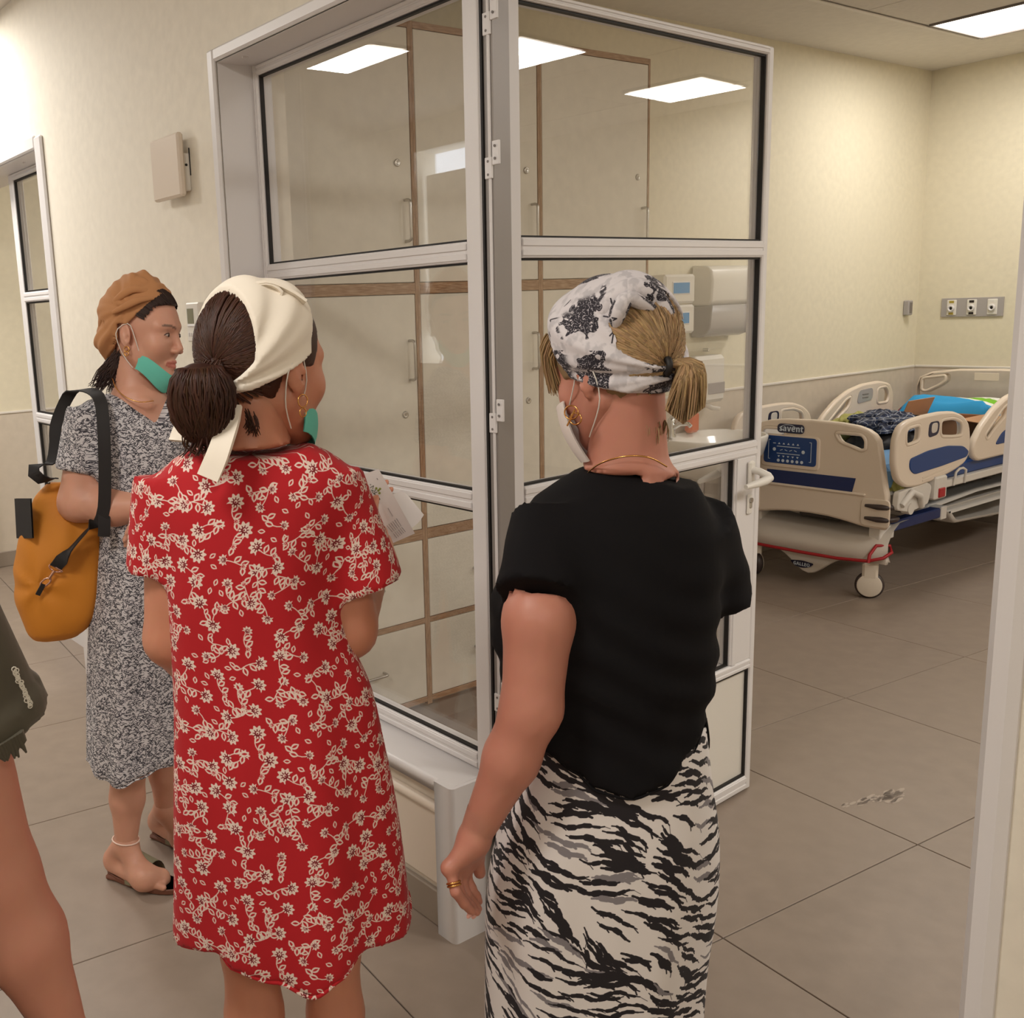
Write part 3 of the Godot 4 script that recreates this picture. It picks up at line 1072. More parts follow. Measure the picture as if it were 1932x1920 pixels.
func build_bed() -> void:
	mat("bed_cream", col8(226, 210, 192), 0.38)
	mat("bed_blue", col8(24, 62, 122), 0.4)
	mat("bed_navy", col8(22, 40, 92), 0.45)
	mat("bed_badge", col8(24, 24, 56), 0.35)
	mat("bed_print", col8(205, 215, 225), 0.5)
	mat("bed_red", col8(168, 26, 34), 0.4)
	mat("bed_grey", col8(206, 196, 184), 0.45)
	mat("bed_white", col8(214, 208, 200), 0.4)
	mat("bumper_dark", col8(62, 50, 47), 0.4)
	mat("wheel_cap", col8(220, 208, 192), 0.4)
	mat("sheet_blue", col8(112, 158, 206), 0.85)
	mat("frame_dark", col8(70, 62, 58), 0.5)
	var zc := -3.01
	var t := thing("hospital_bed", "cream and blue electric hospital bed standing in the ward", "hospital bed", Vector3(6.05, 0, zc))
	# ---- footboard
	var half := [Vector2(-3.01, 0.405), Vector2(-2.90, 0.402), Vector2(-2.82, 0.393), Vector2(-2.71, 0.375), Vector2(-2.60, 0.372), Vector2(-2.585, 0.40), Vector2(-2.590, 0.54), Vector2(-2.604, 0.60), Vector2(-2.627, 0.72), Vector2(-2.648, 0.822), Vector2(-2.672, 0.852), Vector2(-2.705, 0.872), Vector2(-2.76, 0.888), Vector2(-2.85, 0.898), Vector2(-3.01, 0.903)]
	var outline := PackedVector2Array(half)
	for p in mirrored(half, zc).slice(1, half.size() - 1): outline.append(p)
	var hole := [Vector2(-2.88, 0.848), Vector2(-2.735, 0.846), Vector2(-2.713, 0.82), Vector2(-2.713, 0.772), Vector2(-2.735, 0.764), Vector2(-2.785, 0.782), Vector2(-2.85, 0.80)]
	var m := MB.new()
	m.prism(outline, 0.044, Vector3(4.995, 0, 0), FACE_X, 0.012, [rounded_poly(hole, 0.02, 3), rounded_poly(mirrored(hole, zc), 0.02, 3)])
	var fb := putw("footboard", m, M.bed_cream, t)
	var rim: MB
	for hh in [hole, mirrored(hole, zc)]:
		rim = MB.new()
		var path := []
		for p in rounded_poly(hh, 0.025, 3): path.append(Vector3(4.974, p.y, p.x))
		path.append(path[0]); path.append(path[1])
		rim.tube(path, 0.009, 8, false)
		put("grip_rim", rim, M.bed_cream, fb)
	m = MB.new()
	m.box(Vector3(4.972, 0.541, zc), Vector3(0.02, 0.016, 0.62), 0.006)
	put("ledge", m, M.bed_cream, fb)
	m = MB.new()
	m.prism(rounded_poly([Vector2(-3.30, 0.635), Vector2(-2.955, 0.635), Vector2(-2.955, 0.815), Vector2(-3.30, 0.815)], 0.03), 0.016, Vector3(4.974, 0, 0), FACE_X, 0.006)
	var pan := put("control_panel", m, M.bed_cream, fb)
	m = MB.new()
	m.prism(rounded_poly([Vector2(-3.28, 0.657), Vector2(-2.972, 0.657), Vector2(-2.972, 0.806), Vector2(-3.28, 0.806)], 0.02), 0.004, Vector3(4.9655, 0, 0), FACE_X, 0.001)
	put("blue_keypad", m, M.bed_blue, fb)
	var pr := MB.new()
	for k in 5:
		var z := -3.188 + k * 0.0275
		for s in [1.0, -1.0]:
			var y: float = 0.7315 + s * 0.0345
			pr.prism(PackedVector2Array([Vector2(z - 0.007, y - s * 0.004), Vector2(z + 0.007, y - s * 0.004), Vector2(z, y + s * 0.006)]), 0.001, Vector3(4.963, 0, 0), FACE_X)
	for s in [1.0, -1.0]: pr.box(Vector3(4.963, 0.7315 + s * 0.019, -3.133), Vector3(0.001, 0.0035, 0.136))
	for k in 4: pr.box(Vector3(4.963, 0.7315, -3.174 + k * 0.0275), Vector3(0.001, 0.003, 0.016), 0.0, Basis(Vector3.RIGHT, 0.35 * (1 if k % 2 else -1)))
	for k in 6: pr.lathe([Vector2(0.0001, 0.001), Vector2(0.0085, 0.001), Vector2(0.0085, 0)], 12, Vector3(4.9635, 0.674, -3.19 + k * 0.0275), Basis(Vector3.FORWARD, -PI / 2))
	for q in [[-3.216, 0.733], [-3.046, 0.729]]: pr.lathe([Vector2(0.0001, 0.001), Vector2(0.0095, 0.001), Vector2(0.0095, 0)], 12, Vector3(4.9635, q[1], q[0]), Basis(Vector3.FORWARD, -PI / 2))
	pr.box(Vector3(4.963, 0.766, -3.216), Vector3(0.001, 0.004, 0.016))
	for s in [-1.0, 1.0]:
		var zz: float = -3.126 + s * 0.125
		pr.box(Vector3(4.963, 0.7315, zz), Vector3(0.001, 0.10, 0.0025))
		for q in [-1.0, 1.0]: pr.box(Vector3(4.963, 0.7315 + q * 0.052, zz - s * 0.005), Vector3(0.001, 0.0025, 0.012))
	put("keypad_print", pr, M.bed_print, fb)
	m = MB.new()
	m.prism(rounded_poly([Vector2(-3.205, 0.824), Vector2(-3.05, 0.824), Vector2(-3.05, 0.873), Vector2(-3.205, 0.873)], 0.026, 6), 0.012, Vector3(4.971, 0, 0), FACE_X, 0.003)
	var lg := put("maker_badge", m, M.bed_badge, fb)
	lettering("savent", 0.044, 0.001, lg, M.bed_print, Transform3D(Basis(Vector3(0, 0, 1), Vector3(0, 1, 0.0), Vector3(-1, 0, 0)), Vector3(4.9645, 0.849, -3.122)))
	var ar := MB.new()
	var ap := []
	for k in 14:
		var a := -2.6 - k * 0.27
		ap.append(Vector3(4.9645, 0.8485 + 0.021 * sin(a), -3.14 + 0.046 * cos(a)))
	ar.tube(ap, 0.0015, 6)
	put("badge_ring", ar, M.bed_print, lg)
	m = MB.new()
	m.prism(PackedVector2Array([Vector2(-3.26, 0.549), Vector2(-2.772, 0.549), Vector2(-2.756, 0.621), Vector2(-3.26, 0.619)]), 0.006, Vector3(4.972, 0, 0), FACE_X, 0.001)
	put("blue_stripe", m, M.bed_navy, fb)
	# corner bumpers
	for s in [1.0, -1.0]:
		for y in [0.490, 0.426]:
			m = MB.new()
			m.tube([Vector3(4.968, y, zc + s * 0.315), Vector3(4.960, y, zc + s * 0.38), Vector3(4.975, y, zc + s * 0.428), Vector3(5.02, y, zc + s * 0.445), Vector3(5.05, y, zc + s * 0.44)], [0.008, 0.014, 0.015, 0.014, 0.010], 10)
			putw("corner_bumper", m, M.bumper_dark, t)
	for s in [1.0, -1.0]:
		m = MB.new()
		m.prism(rounded_poly([Vector2(zc + s * 0.44, 0.385), Vector2(zc + s * 0.29, 0.385), Vector2(zc + s * 0.29, 0.525), Vector2(zc + s * 0.44, 0.530)], 0.03), 0.012, Vector3(4.972, 0, 0), FACE_X, 0.004)
		putw("bumper_plate", m, M.bed_cream, t)
	# ---- headboard
	var hb := [Vector2(-3.01, 0.45), Vector2(-2.50, 0.45), Vector2(-2.475, 0.70), Vector2(-2.48, 0.90), Vector2(-2.50, 0.965), Vector2(-2.58, 1.0), Vector2(-2.75, 1.022), Vector2(-3.01, 1.028)]
	var ho := PackedVector2Array(hb)
	for p in mirrored(hb, zc).slice(1, hb.size() - 1): ho.append(p)
	var hh2 := [Vector2(-3.50, 0.955), Vector2(-3.345, 0.978), Vector2(-3.345, 0.945), Vector2(-3.38, 0.915), Vector2(-3.47, 0.868), Vector2(-3.50, 0.875)]
	m = MB.new()
	m.prism(ho, 0.045, Vector3(7.11, 0, 0), FACE_X, 0.012, [rounded_poly(hh2, 0.02, 3), rounded_poly(mirrored(hh2, zc), 0.02, 3)])
	var hbd := putw("headboard", m, M.bed_cream, t)
	for hx in [hh2, mirrored(hh2, zc)]:
		rim = MB.new()
		var path := []
		for p in rounded_poly(hx, 0.022, 3): path.append(Vector3(7.09, p.y, p.x))
		path.append(path[0]); path.append(path[1])
		rim.tube(path, 0.010, 8, false)
		put("grip_rim", rim, M.bed_cream, hbd)
	rim = MB.new()
	rim.box(Vector3(7.087, 0.975, -3.09), Vector3(0.004, 0.05, 0.15), 0.002)
	put("name_plate", rim, M.bed_cream, hbd)
	# ---- side rails
	var foot_rail := [Vector2(5.179, 0.575), Vector2(5.40, 0.590), Vector2(5.55, 0.612), Vector2(5.66, 0.64), Vector2(5.70, 0.68), Vector2(5.70, 0.78), Vector2(5.675, 0.85), Vector2(5.60, 0.90), Vector2(5.50, 0.928), Vector2(5.37, 0.937), Vector2(5.20, 0.935), Vector2(5.05, 0.925), Vector2(4.97, 0.90), Vector2(4.935, 0.84), Vector2(4.935, 0.72), Vector2(4.975, 0.63), Vector2(5.06, 0.585)]
	var fh1 := [Vector2(5.025, 0.885), Vector2(5.165, 0.892), Vector2(5.165, 0.81), Vector2(5.03, 0.798)]
	var fh2 := [Vector2(5.365, 0.895), Vector2(5.50, 0.893), Vector2(5.60, 0.862), Vector2(5.61, 0.79), Vector2(5.50, 0.795), Vector2(5.372, 0.81)]
	var head_rail := [Vector2(5.80, 0.63), Vector2(6.55, 0.63), Vector2(6.62, 0.68), Vector2(6.63, 0.88), Vector2(6.58, 0.96), Vector2(6.45, 0.985), Vector2(6.25, 0.98), Vector2(6.10, 0.955), Vector2(5.95, 0.90), Vector2(5.82, 0.82), Vector2(5.74, 0.74), Vector2(5.735, 0.67)]
	var rh1 := [Vector2(5.86, 0.77), Vector2(6.06, 0.90), Vector2(6.12, 0.915), Vector2(6.10, 0.85), Vector2(5.98, 0.79), Vector2(5.89, 0.735)]
	var rh2 := [Vector2(6.42, 0.94), Vector2(6.53, 0.945), Vector2(6.57, 0.90), Vector2(6.56, 0.84), Vector2(6.42, 0.84)]
	for side in [1.0, -1.0]:
		var z: float = zc + side * 0.452
		for kind in 2:
			m = MB.new()
			if kind == 0: m.prism(rounded_poly(foot_rail, 0.03, 2), 0.036, Vector3(0, 0, z), Basis.IDENTITY, 0.012, [rounded_poly(fh1, 0.03, 3), rounded_poly(fh2, 0.03, 3)])
			else: m.prism(rounded_poly(head_rail, 0.03, 2), 0.036, Vector3(0, 0, z), Basis.IDENTITY, 0.012, [rounded_poly(rh1, 0.02, 3), rounded_poly(rh2, 0.02, 3)])
			var sr := putw("side_rail", m, M.bed_cream, t)
			for hx in ([fh1, fh2] if kind == 0 else [rh1, rh2]):
				rim = MB.new()
				var path := []
				for p in rounded_poly(hx, 0.032, 3): path.append(Vector3(p.x, p.y, z + 0.012))
				path.append(path[0]); path.append(path[1])
				rim.tube(path, 0.010, 8, false)
				put("grip_rim", rim, M.bed_cream, sr)
			var inset := [Vector2(5.07, 0.73), Vector2(5.25, 0.752), Vector2(5.45, 0.755), Vector2(5.62, 0.735), Vector2(5.68, 0.70), Vector2(5.66, 0.672), Vector2(5.40, 0.655), Vector2(5.12, 0.645), Vector2(5.07, 0.68)] if kind == 0 else [Vector2(5.98, 0.70), Vector2(6.05, 0.76), Vector2(6.20, 0.80), Vector2(6.40, 0.80), Vector2(6.52, 0.77), Vector2(6.54, 0.70)]
			m = MB.new()
			m.prism(rounded_poly(inset, 0.03, 3), 0.046, Vector3(0, 0, z), Basis.IDENTITY, 0.003)
			put("blue_inset", m, M.bed_blue, sr)
			if kind == 0:
				m = MB.new()
				m.prism(rounded_poly([Vector2(5.24, 0.815), Vector2(5.345, 0.825), Vector2(5.35, 0.895), Vector2(5.245, 0.895)], 0.03, 4), 0.042, Vector3(0, 0, z), Basis.IDENTITY, 0.002)
				var rg := put("badge_plate", m, M.bed_badge, sr)
				m = MB.new()
				m.prism(rounded_poly([Vector2(5.265, 0.835), Vector2(5.325, 0.838), Vector2(5.33, 0.888), Vector2(5.265, 0.888)], 0.025, 4), 0.046, Vector3(0, 0, z), Basis.IDENTITY, 0.003)
				put("badge_disc", m, M.bed_grey, rg)
				m = MB.new()
				m.box(Vector3(5.36, 0.615, z + 0.019), Vector3(0.30, 0.010, 0.004), 0.002, Basis(Vector3.BACK, 0.09))
				m.box(Vector3(5.36, 0.630, z + 0.019), Vector3(0.30, 0.004, 0.004), 0.001, Basis(Vector3.BACK, 0.09))
				put("release_strip", m, M.bed_cream, sr)
			else:
				m = MB.new()
				m.prism(rounded_poly([Vector2(6.18, 0.86), Vector2(6.36, 0.875), Vector2(6.36, 0.95), Vector2(6.20, 0.945)], 0.03, 4), 0.044, Vector3(0, 0, z), Basis.IDENTITY, 0.002)
				var kp := put("keypad", m, M.grey_window, sr)
				m = MB.new()
				m.box(Vector3(6.27, 0.915, z + 0.023), Vector3(0.07, 0.006, 0.003), 0.001)
				m.box(Vector3(6.27, 0.895, z + 0.023), Vector3(0.07, 0.006, 0.003), 0.001)
				put("keypad_print", m, M.alu_dark, kp)
	# ---- lying surface and frame
	m = MB.new()
	m.box(Vector3(6.03, 0.625, zc), Vector3(2.06, 0.14, 0.80), 0.03)
	putw("mattress", m, M.sheet_blue, t)
	m = MB.new()
	m.bx(Vector3(5.40, 0.565, zc - 0.43), Vector3(7.02, 0.63, zc + 0.43), 0.006)
	putw("deck", m, M.bed_blue, t)
	m = MB.new()
	for s in [1.0, -1.0]: m.bx(Vector3(5.10, 0.525, zc + s * 0.44 - 0.018), Vector3(7.05, 0.566, zc + s * 0.44 + 0.018), 0.006)
	m.bx(Vector3(5.04, 0.46, zc - 0.40), Vector3(5.10, 0.56, zc + 0.40), 0.006)
	m.bx(Vector3(7.02, 0.46, zc - 0.40), Vector3(7.07, 0.56, zc + 0.40), 0.006)
	putw("side_frame", m, M.bed_white, t)
	for s in [1.0, -1.0]:
		for x in [5.62, 6.25]:
			m = MB.new()
			m.tube([Vector3(x - 0.06, 0.53, zc + s * 0.462), Vector3(x - 0.055, 0.60, zc + s * 0.468), Vector3(x - 0.02, 0.615, zc + s * 0.468), Vector3(x + 0.02, 0.615, zc + s * 0.468), Vector3(x + 0.055, 0.60, zc + s * 0.468), Vector3(x + 0.06, 0.53, zc + s * 0.462)], 0.007, 8)
			putw("bag_hook", m, M.bed_white, t)
	# rail mechanism by the foot end with its red release
	for s in [1.0, -1.0]:
		m = MB.new()
		var z: float = zc + s * 0.45
		m.prism(rounded_poly([Vector2(4.99, 0.48), Vector2(5.12, 0.45), Vector2(5.30, 0.47), Vector2(5.33, 0.56), Vector2(5.28, 0.585), Vector2(5.0, 0.57)], 0.02, 3), 0.03, Vector3(0, 0, z), Basis.IDENTITY, 0.005)
		m.tube([Vector3(5.02, 0.50, z + s * 0.02), Vector3(5.10, 0.56, z + s * 0.03), Vector3(5.18, 0.53, z + s * 0.03), Vector3(5.22, 0.47, z + s * 0.02)], 0.016, 10)
		m.tube([Vector3(5.12, 0.47, z - 0.02), Vector3(5.12, 0.47, z + 0.02)], 0.03, 12)
		m.box(Vector3(5.385, 0.545, z + s * 0.01), Vector3(0.12, 0.12, 0.05), 0.008)
		var rm := putw("rail_mechanism", m, M.bed_white, t)
		m = MB.new()
		m.box(Vector3(5.385, 0.52, zc + s * 0.45 + s * 0.036), Vector3(0.062, 0.048, 0.012), 0.003)
		put("release_button", m, M.bed_red, rm)
	# ---- chassis
	for s in [1.0, -1.0]:
		m = MB.new()
		m.bx(Vector3(5.15, 0.33, zc + s * 0.34 - 0.03), Vector3(5.64, 0.385, zc + s * 0.34 + 0.03), 0.006)
		putw("blue_beam", m, M.bed_navy, t)
	m = MB.new()
	for s in [1.0, -1.0]:
		m.bx(Vector3(5.64, 0.318, zc + s * 0.34 - 0.034), Vector3(5.70, 0.39, zc + s * 0.34 + 0.034), 0.004)
		m.bx(Vector3(5.02, 0.30, zc + s * 0.34 - 0.03), Vector3(5.16, 0.37, zc + s * 0.34 + 0.03), 0.004)
	m.prism(rounded_poly([Vector2(5.66, 0.335), Vector2(6.95, 0.335), Vector2(7.02, 0.36), Vector2(6.90, 0.40), Vector2(6.20, 0.41), Vector2(5.66, 0.385)], 0.02, 2), 0.60, Vector3(0, 0, zc), Basis.IDENTITY, 0.02)
	m.prism(rounded_poly([Vector2(5.90, 0.25), Vector2(6.60, 0.21), Vector2(6.95, 0.26), Vector2(6.95, 0.34), Vector2(5.80, 0.34)], 0.04, 3), 0.66, Vector3(0, 0, zc), Basis.IDENTITY, 0.02)
	putw("chassis_cover", m, M.bed_white, t)
	m = MB.new()
	for x in [5.55, 6.55]:
		for s in [1.0, -1.0]: m.tube([Vector3(x, 0.36, zc + s * 0.18), Vector3(x + 0.12, 0.56, zc + s * 0.18)], 0.03, 10)
	m.bx(Vector3(5.2, 0.42, zc - 0.22), Vector3(6.9, 0.50, zc + 0.22), 0.01)
	m.bx(Vector3(5.08, 0.36, zc - 0.12), Vector3(5.5, 0.44, zc + 0.12), 0.01)
	putw("lift_column", m, M.frame_dark, t)
	for endx in [0, 1]:
		# end base cover: a bowl-shaped shell with a drooping apron
		m = MB.new()
		var xb: float = 4.99 if endx == 0 else 7.04
		var dirx := 1.0 if endx == 0 else -1.0
		var rows := []
		var prof := [[-0.03, 0.20], [-0.045, 0.235], [-0.03, 0.27], [0.02, 0.305], [0.10, 0.335], [0.20, 0.34]]
		for q in prof:
			var row := PackedVector3Array()
			for k in 25:
				var f := -1.0 + 2.0 * k / 24.0
				var zz: float = zc + f * (0.425 - 0.03 * (q[1] - 0.2) / 0.14)
				var curve := 0.07 * pow(absf(f), 6.0)
				var up := 0.045 * pow(absf(f), 3.0) * clampf((q[1] - 0.22) / 0.1, 0, 1)
				row.append(Vector3(xb + dirx * (q[0] + curve), q[1] + up, zz))
			rows.append(row)
		m.grid(rows, false, 0, endx == 0)
		var lo := PackedVector2Array()
		for k in 25:
			var f := -1.0 + 2.0 * k / 24.0
			lo.append(Vector2(zc + f * 0.42, 0.19 - 0.12 * exp(-pow(f / 0.38, 2.0) * 1.6)))
		lo.append(Vector2(zc + 0.42, 0.235)); lo.append(Vector2(zc - 0.42, 0.235))
		m.prism(lo, 0.03, Vector3(xb + dirx * 0.02, 0, 0), FACE_X, 0.006)
		var bc := putw("base_cover", m, M.bed_grey, t)
		m = MB.new()
		m.tube([Vector3(xb + dirx * 0.06, 0.25, zc - 0.40), Vector3(xb + dirx * 0.02, 0.235, zc - 0.43), Vector3(xb - dirx * 0.05, 0.205, zc - 0.40), Vector3(xb - dirx * 0.06, 0.200, zc - 0.30), Vector3(xb - dirx * 0.06, 0.198, zc), Vector3(xb - dirx * 0.06, 0.200, zc + 0.20), Vector3(xb - dirx * 0.055, 0.212, zc + 0.36), Vector3(xb - dirx * 0.02, 0.232, zc + 0.42), Vector3(xb + dirx * 0.03, 0.255, zc + 0.435), Vector3(xb + dirx * 0.06, 0.28, zc + 0.41), Vector3(xb + dirx * 0.0, 0.285, zc + 0.37), Vector3(xb - dirx * 0.05, 0.245, zc + 0.365), Vector3(xb - dirx * 0.06, 0.205, zc + 0.365)], 0.0085, 8)
		putw("brake_bar", m, M.bed_red, t)
		if endx == 0:
			m = MB.new()
			m.prism(rounded_poly([Vector2(-3.115, 0.128), Vector2(-3.045, 0.136), Vector2(-2.972, 0.128), Vector2(-3.0, 0.104), Vector2(-3.045, 0.094), Vector2(-3.09, 0.104)], 0.02, 4), 0.006, Vector3(4.991, 0, 0), FACE_X, 0.001)
			var bd := put("model_badge", m, M.bed_badge, bc)
			lettering("GALLEO", 0.026, 0.001, bd, M.bed_print, Transform3D(FACE_X, Vector3(4.9875, 0.116, -3.044)))
		for s in [1.0, -1.0]:
			m = MB.new()
			var wc := Vector3(xb + dirx * 0.02, 0.07, zc + s * 0.335)
			m.lathe([Vector2(0.0, 0.022), Vector2(0.050, 0.022), Vector2(0.062, 0.016), Vector2(0.07, 0.008), Vector2(0.07, -0.008), Vector2(0.062, -0.016), Vector2(0.05, -0.022), Vector2(0.0, -0.022)], 28, wc, Basis(Vector3.UP, 0.5 * s) * Basis(Vector3.FORWARD, PI / 2))
			var wh := putw("wheel", m, M.bumper_dark, t)
			m = MB.new()
			for q in [0.024, -0.024]:
				m.lathe([Vector2(0.0, 0.004 * signf(q)), Vector2(0.056, 0.003 * signf(q)), Vector2(0.060, -0.003 * signf(q))], 28, wc + Basis(Vector3.UP, 0.5 * s) * Vector3(q, 0, 0), Basis(Vector3.UP, 0.5 * s) * Basis(Vector3.FORWARD, PI / 2))
			m.box(wc + Vector3(0.0, 0.075, 0), Vector3(0.056, 0.09, 0.075), 0.012, Basis(Vector3.UP, 0.5 * s))
			put("wheel_cover", m, M.wheel_cap, wh)
	# ---- things lying on the bed
	build_bedding()

func cloth_heap(ctr: Vector3, half: Vector3, seed_: int, folds := 1.0, n := 26) -> MB:
	var f := FastNoiseLite.new()
	f.seed = seed_
	f.frequency = 5.0
	f.fractal_octaves = 3
	var rows := []
	for i in n:
		var a := float(i) / (n - 1)
		var row := PackedVector3Array()
		for k in n * 2:
			var an := TAU * k / (n * 2)
			var rad := sin(a * PI / 2)
			var h := cos(a * PI / 2)
			var p := Vector3(cos(an) * rad, h, -sin(an) * rad)
			var d := 1.0 + folds * (0.30 * f.get_noise_3d(p.x * 0.6, p.y * 0.3, p.z * 0.6) + 0.08 * sin(an * 5.0 + a * 7.0 + seed_))
			row.append(ctr + Vector3(p.x * half.x * d, maxf(0.0, p.y * half.y * (0.6 + 0.4 * d)), p.z * half.z * d))
		rows.append(row)
	var m := MB.new()
	m.grid(rows, true)
	return m

func plaid_tex() -> ImageTexture:
	var img := Image.create(128, 128, false, Image.FORMAT_RGB8)
	for y in 128:
		for x in 128:
			var c := col8(44, 56, 84)
			var u := x % 64
			var v := y % 64
			if u < 22: c = c.lerp(col8(24, 26, 40), 0.6)
			if v < 22: c = c.lerp(col8(24, 26, 40), 0.6)
			if (u > 40 and u < 46) or (v > 40 and v < 46): c = c.lerp(col8(225, 225, 225), 0.75)
			img.set_pixel(x, y, c)
	return tex_from(img)

func build_bedding() -> void:
	var y0 := 0.695
	var o := put("olive_cloth", cloth_heap(Vector3(5.80, y0, -3.24), Vector3(0.30, 0.15, 0.12), 4, 1.3), mat("olive_fabric", col8(168, 164, 96), 0.9))
	tag(o, "crumpled yellow green cloth on the bed behind the footboard", "cloth")
	o = put("dark_bag", cloth_heap(Vector3(5.72, y0, -3.0), Vector3(0.26, 0.10, 0.18), 9, 0.5), mat("dark_fabric", col8(36, 34, 36), 0.7))
	tag(o, "flat dark grey bag lying on the bed under the plaid shirt", "bag")
	var pm := mat("plaid_fabric", Color(1, 1, 1), 0.9)
	tri(pm, plaid_tex(), 9.0, false)
	o = put("plaid_shirt", cloth_heap(Vector3(5.74, y0 + 0.085, -3.03), Vector3(0.26, 0.10, 0.18), 12, 1.2), pm)
	tag(o, "navy and white plaid shirt heaped on the dark bag", "shirt")
	o = put("green_cloth", cloth_heap(Vector3(5.12, 0.56, -2.62), Vector3(0.07, 0.10, 0.05), 31, 1.0), M.olive_fabric)
	tag(o, "yellow green cloth end hanging between the footboard and side rail", "cloth")
	# cardboard box with open flaps
	var t := thing("cardboard_box", "brown cardboard box with open flaps on the bed", "box", Vector3(6.08, y0, -2.85))
	mat("cardboard", col8(176, 128, 92), 0.85)
	mat("cardboard_inside", col8(190, 145, 108), 0.85)
	var m := MB.new()
	m.bx(Vector3(-0.17, 0, -0.15), Vector3(0.17, 0.006, 0.15))
	m.bx(Vector3(-0.17, 0, 0.144), Vector3(0.17, 0.13, 0.15))
	m.bx(Vector3(-0.17, 0, -0.15), Vector3(0.17, 0.13, -0.144))
	m.bx(Vector3(-0.17, 0, -0.144), Vector3(-0.164, 0.13, 0.144))
	m.bx(Vector3(0.164, 0, -0.144), Vector3(0.17, 0.13, 0.144))
	put("body", m, M.cardboard, t)
	for q in [[Vector3(0, 0.132, 0.21), Vector3(0.33, 0.004, 0.13), 0.12, Vector3.RIGHT], [Vector3(0, 0.175, -0.165), Vector3(0.30, 0.004, 0.11), -1.2, Vector3.RIGHT], [Vector3(-0.22, 0.15, 0), Vector3(0.12, 0.004, 0.28), -0.3, Vector3.BACK], [Vector3(0.225, 0.115, 0.02), Vector3(0.12, 0.004, 0.28), -0.3, Vector3.BACK]]:
		var f := MB.new()
		f.box(q[0], q[1], 0.0, Basis(q[3], q[2]))
		put("flap", f, M.cardboard_inside, t)
	# striped blanket
	var img := Image.create(256, 64, false, Image.FORMAT_RGB8)
	var n := FastNoiseLite.new()
	n.frequency = 0.05
	for y in 64:
		for x in 256:
			var u := x + 8.0 * n.get_noise_2d(x, y)
			var c := col8(46, 150, 206)
			if u > 86: c = col8(235, 235, 228)
			if u > 100: c = col8(122, 190, 40)
			if u > 180: c = col8(235, 235, 228)
			if u > 192: c = col8(130, 190, 60)
			if u > 214: c = col8(240, 238, 232)
			if v_band(y): c = col8(140, 40, 56)
			img.set_pixel(x, y, c)
	var bm := mat("blanket_print", Color(1, 1, 1), 0.9)
	bm.albedo_texture = tex_from(img)
	m = MB.new()
	var rows := []
	for i in 14:
		var row := PackedVector3Array()
		for k in 30:
			var u := k / 29.0
			var w := i / 13.0
			var x := lerpf(6.35, 6.95, u)
			var z := lerpf(-2.72, -3.34, w)
			var h := 0.10 + 0.06 * sin(u * 6.0 + 0.6) * 0.5 + 0.025 * sin(u * 14.0 + w * 5.0)
			var edge := minf(1.0, minf(minf(u, 1 - u) * 8.0, minf(w, 1 - w) * 6.0))
			row.append(Vector3(x, y0 + 0.002 + (h + 0.06) * sqrt(maxf(edge, 0.0)), z))
		rows.append(row)
	m.grid(rows, false, 2)
	o = put("striped_blanket", m, bm)
	tag(o, "folded blanket in blue, white and green on the bed", "blanket")

func v_band(y: int) -> bool:
	return y > 57

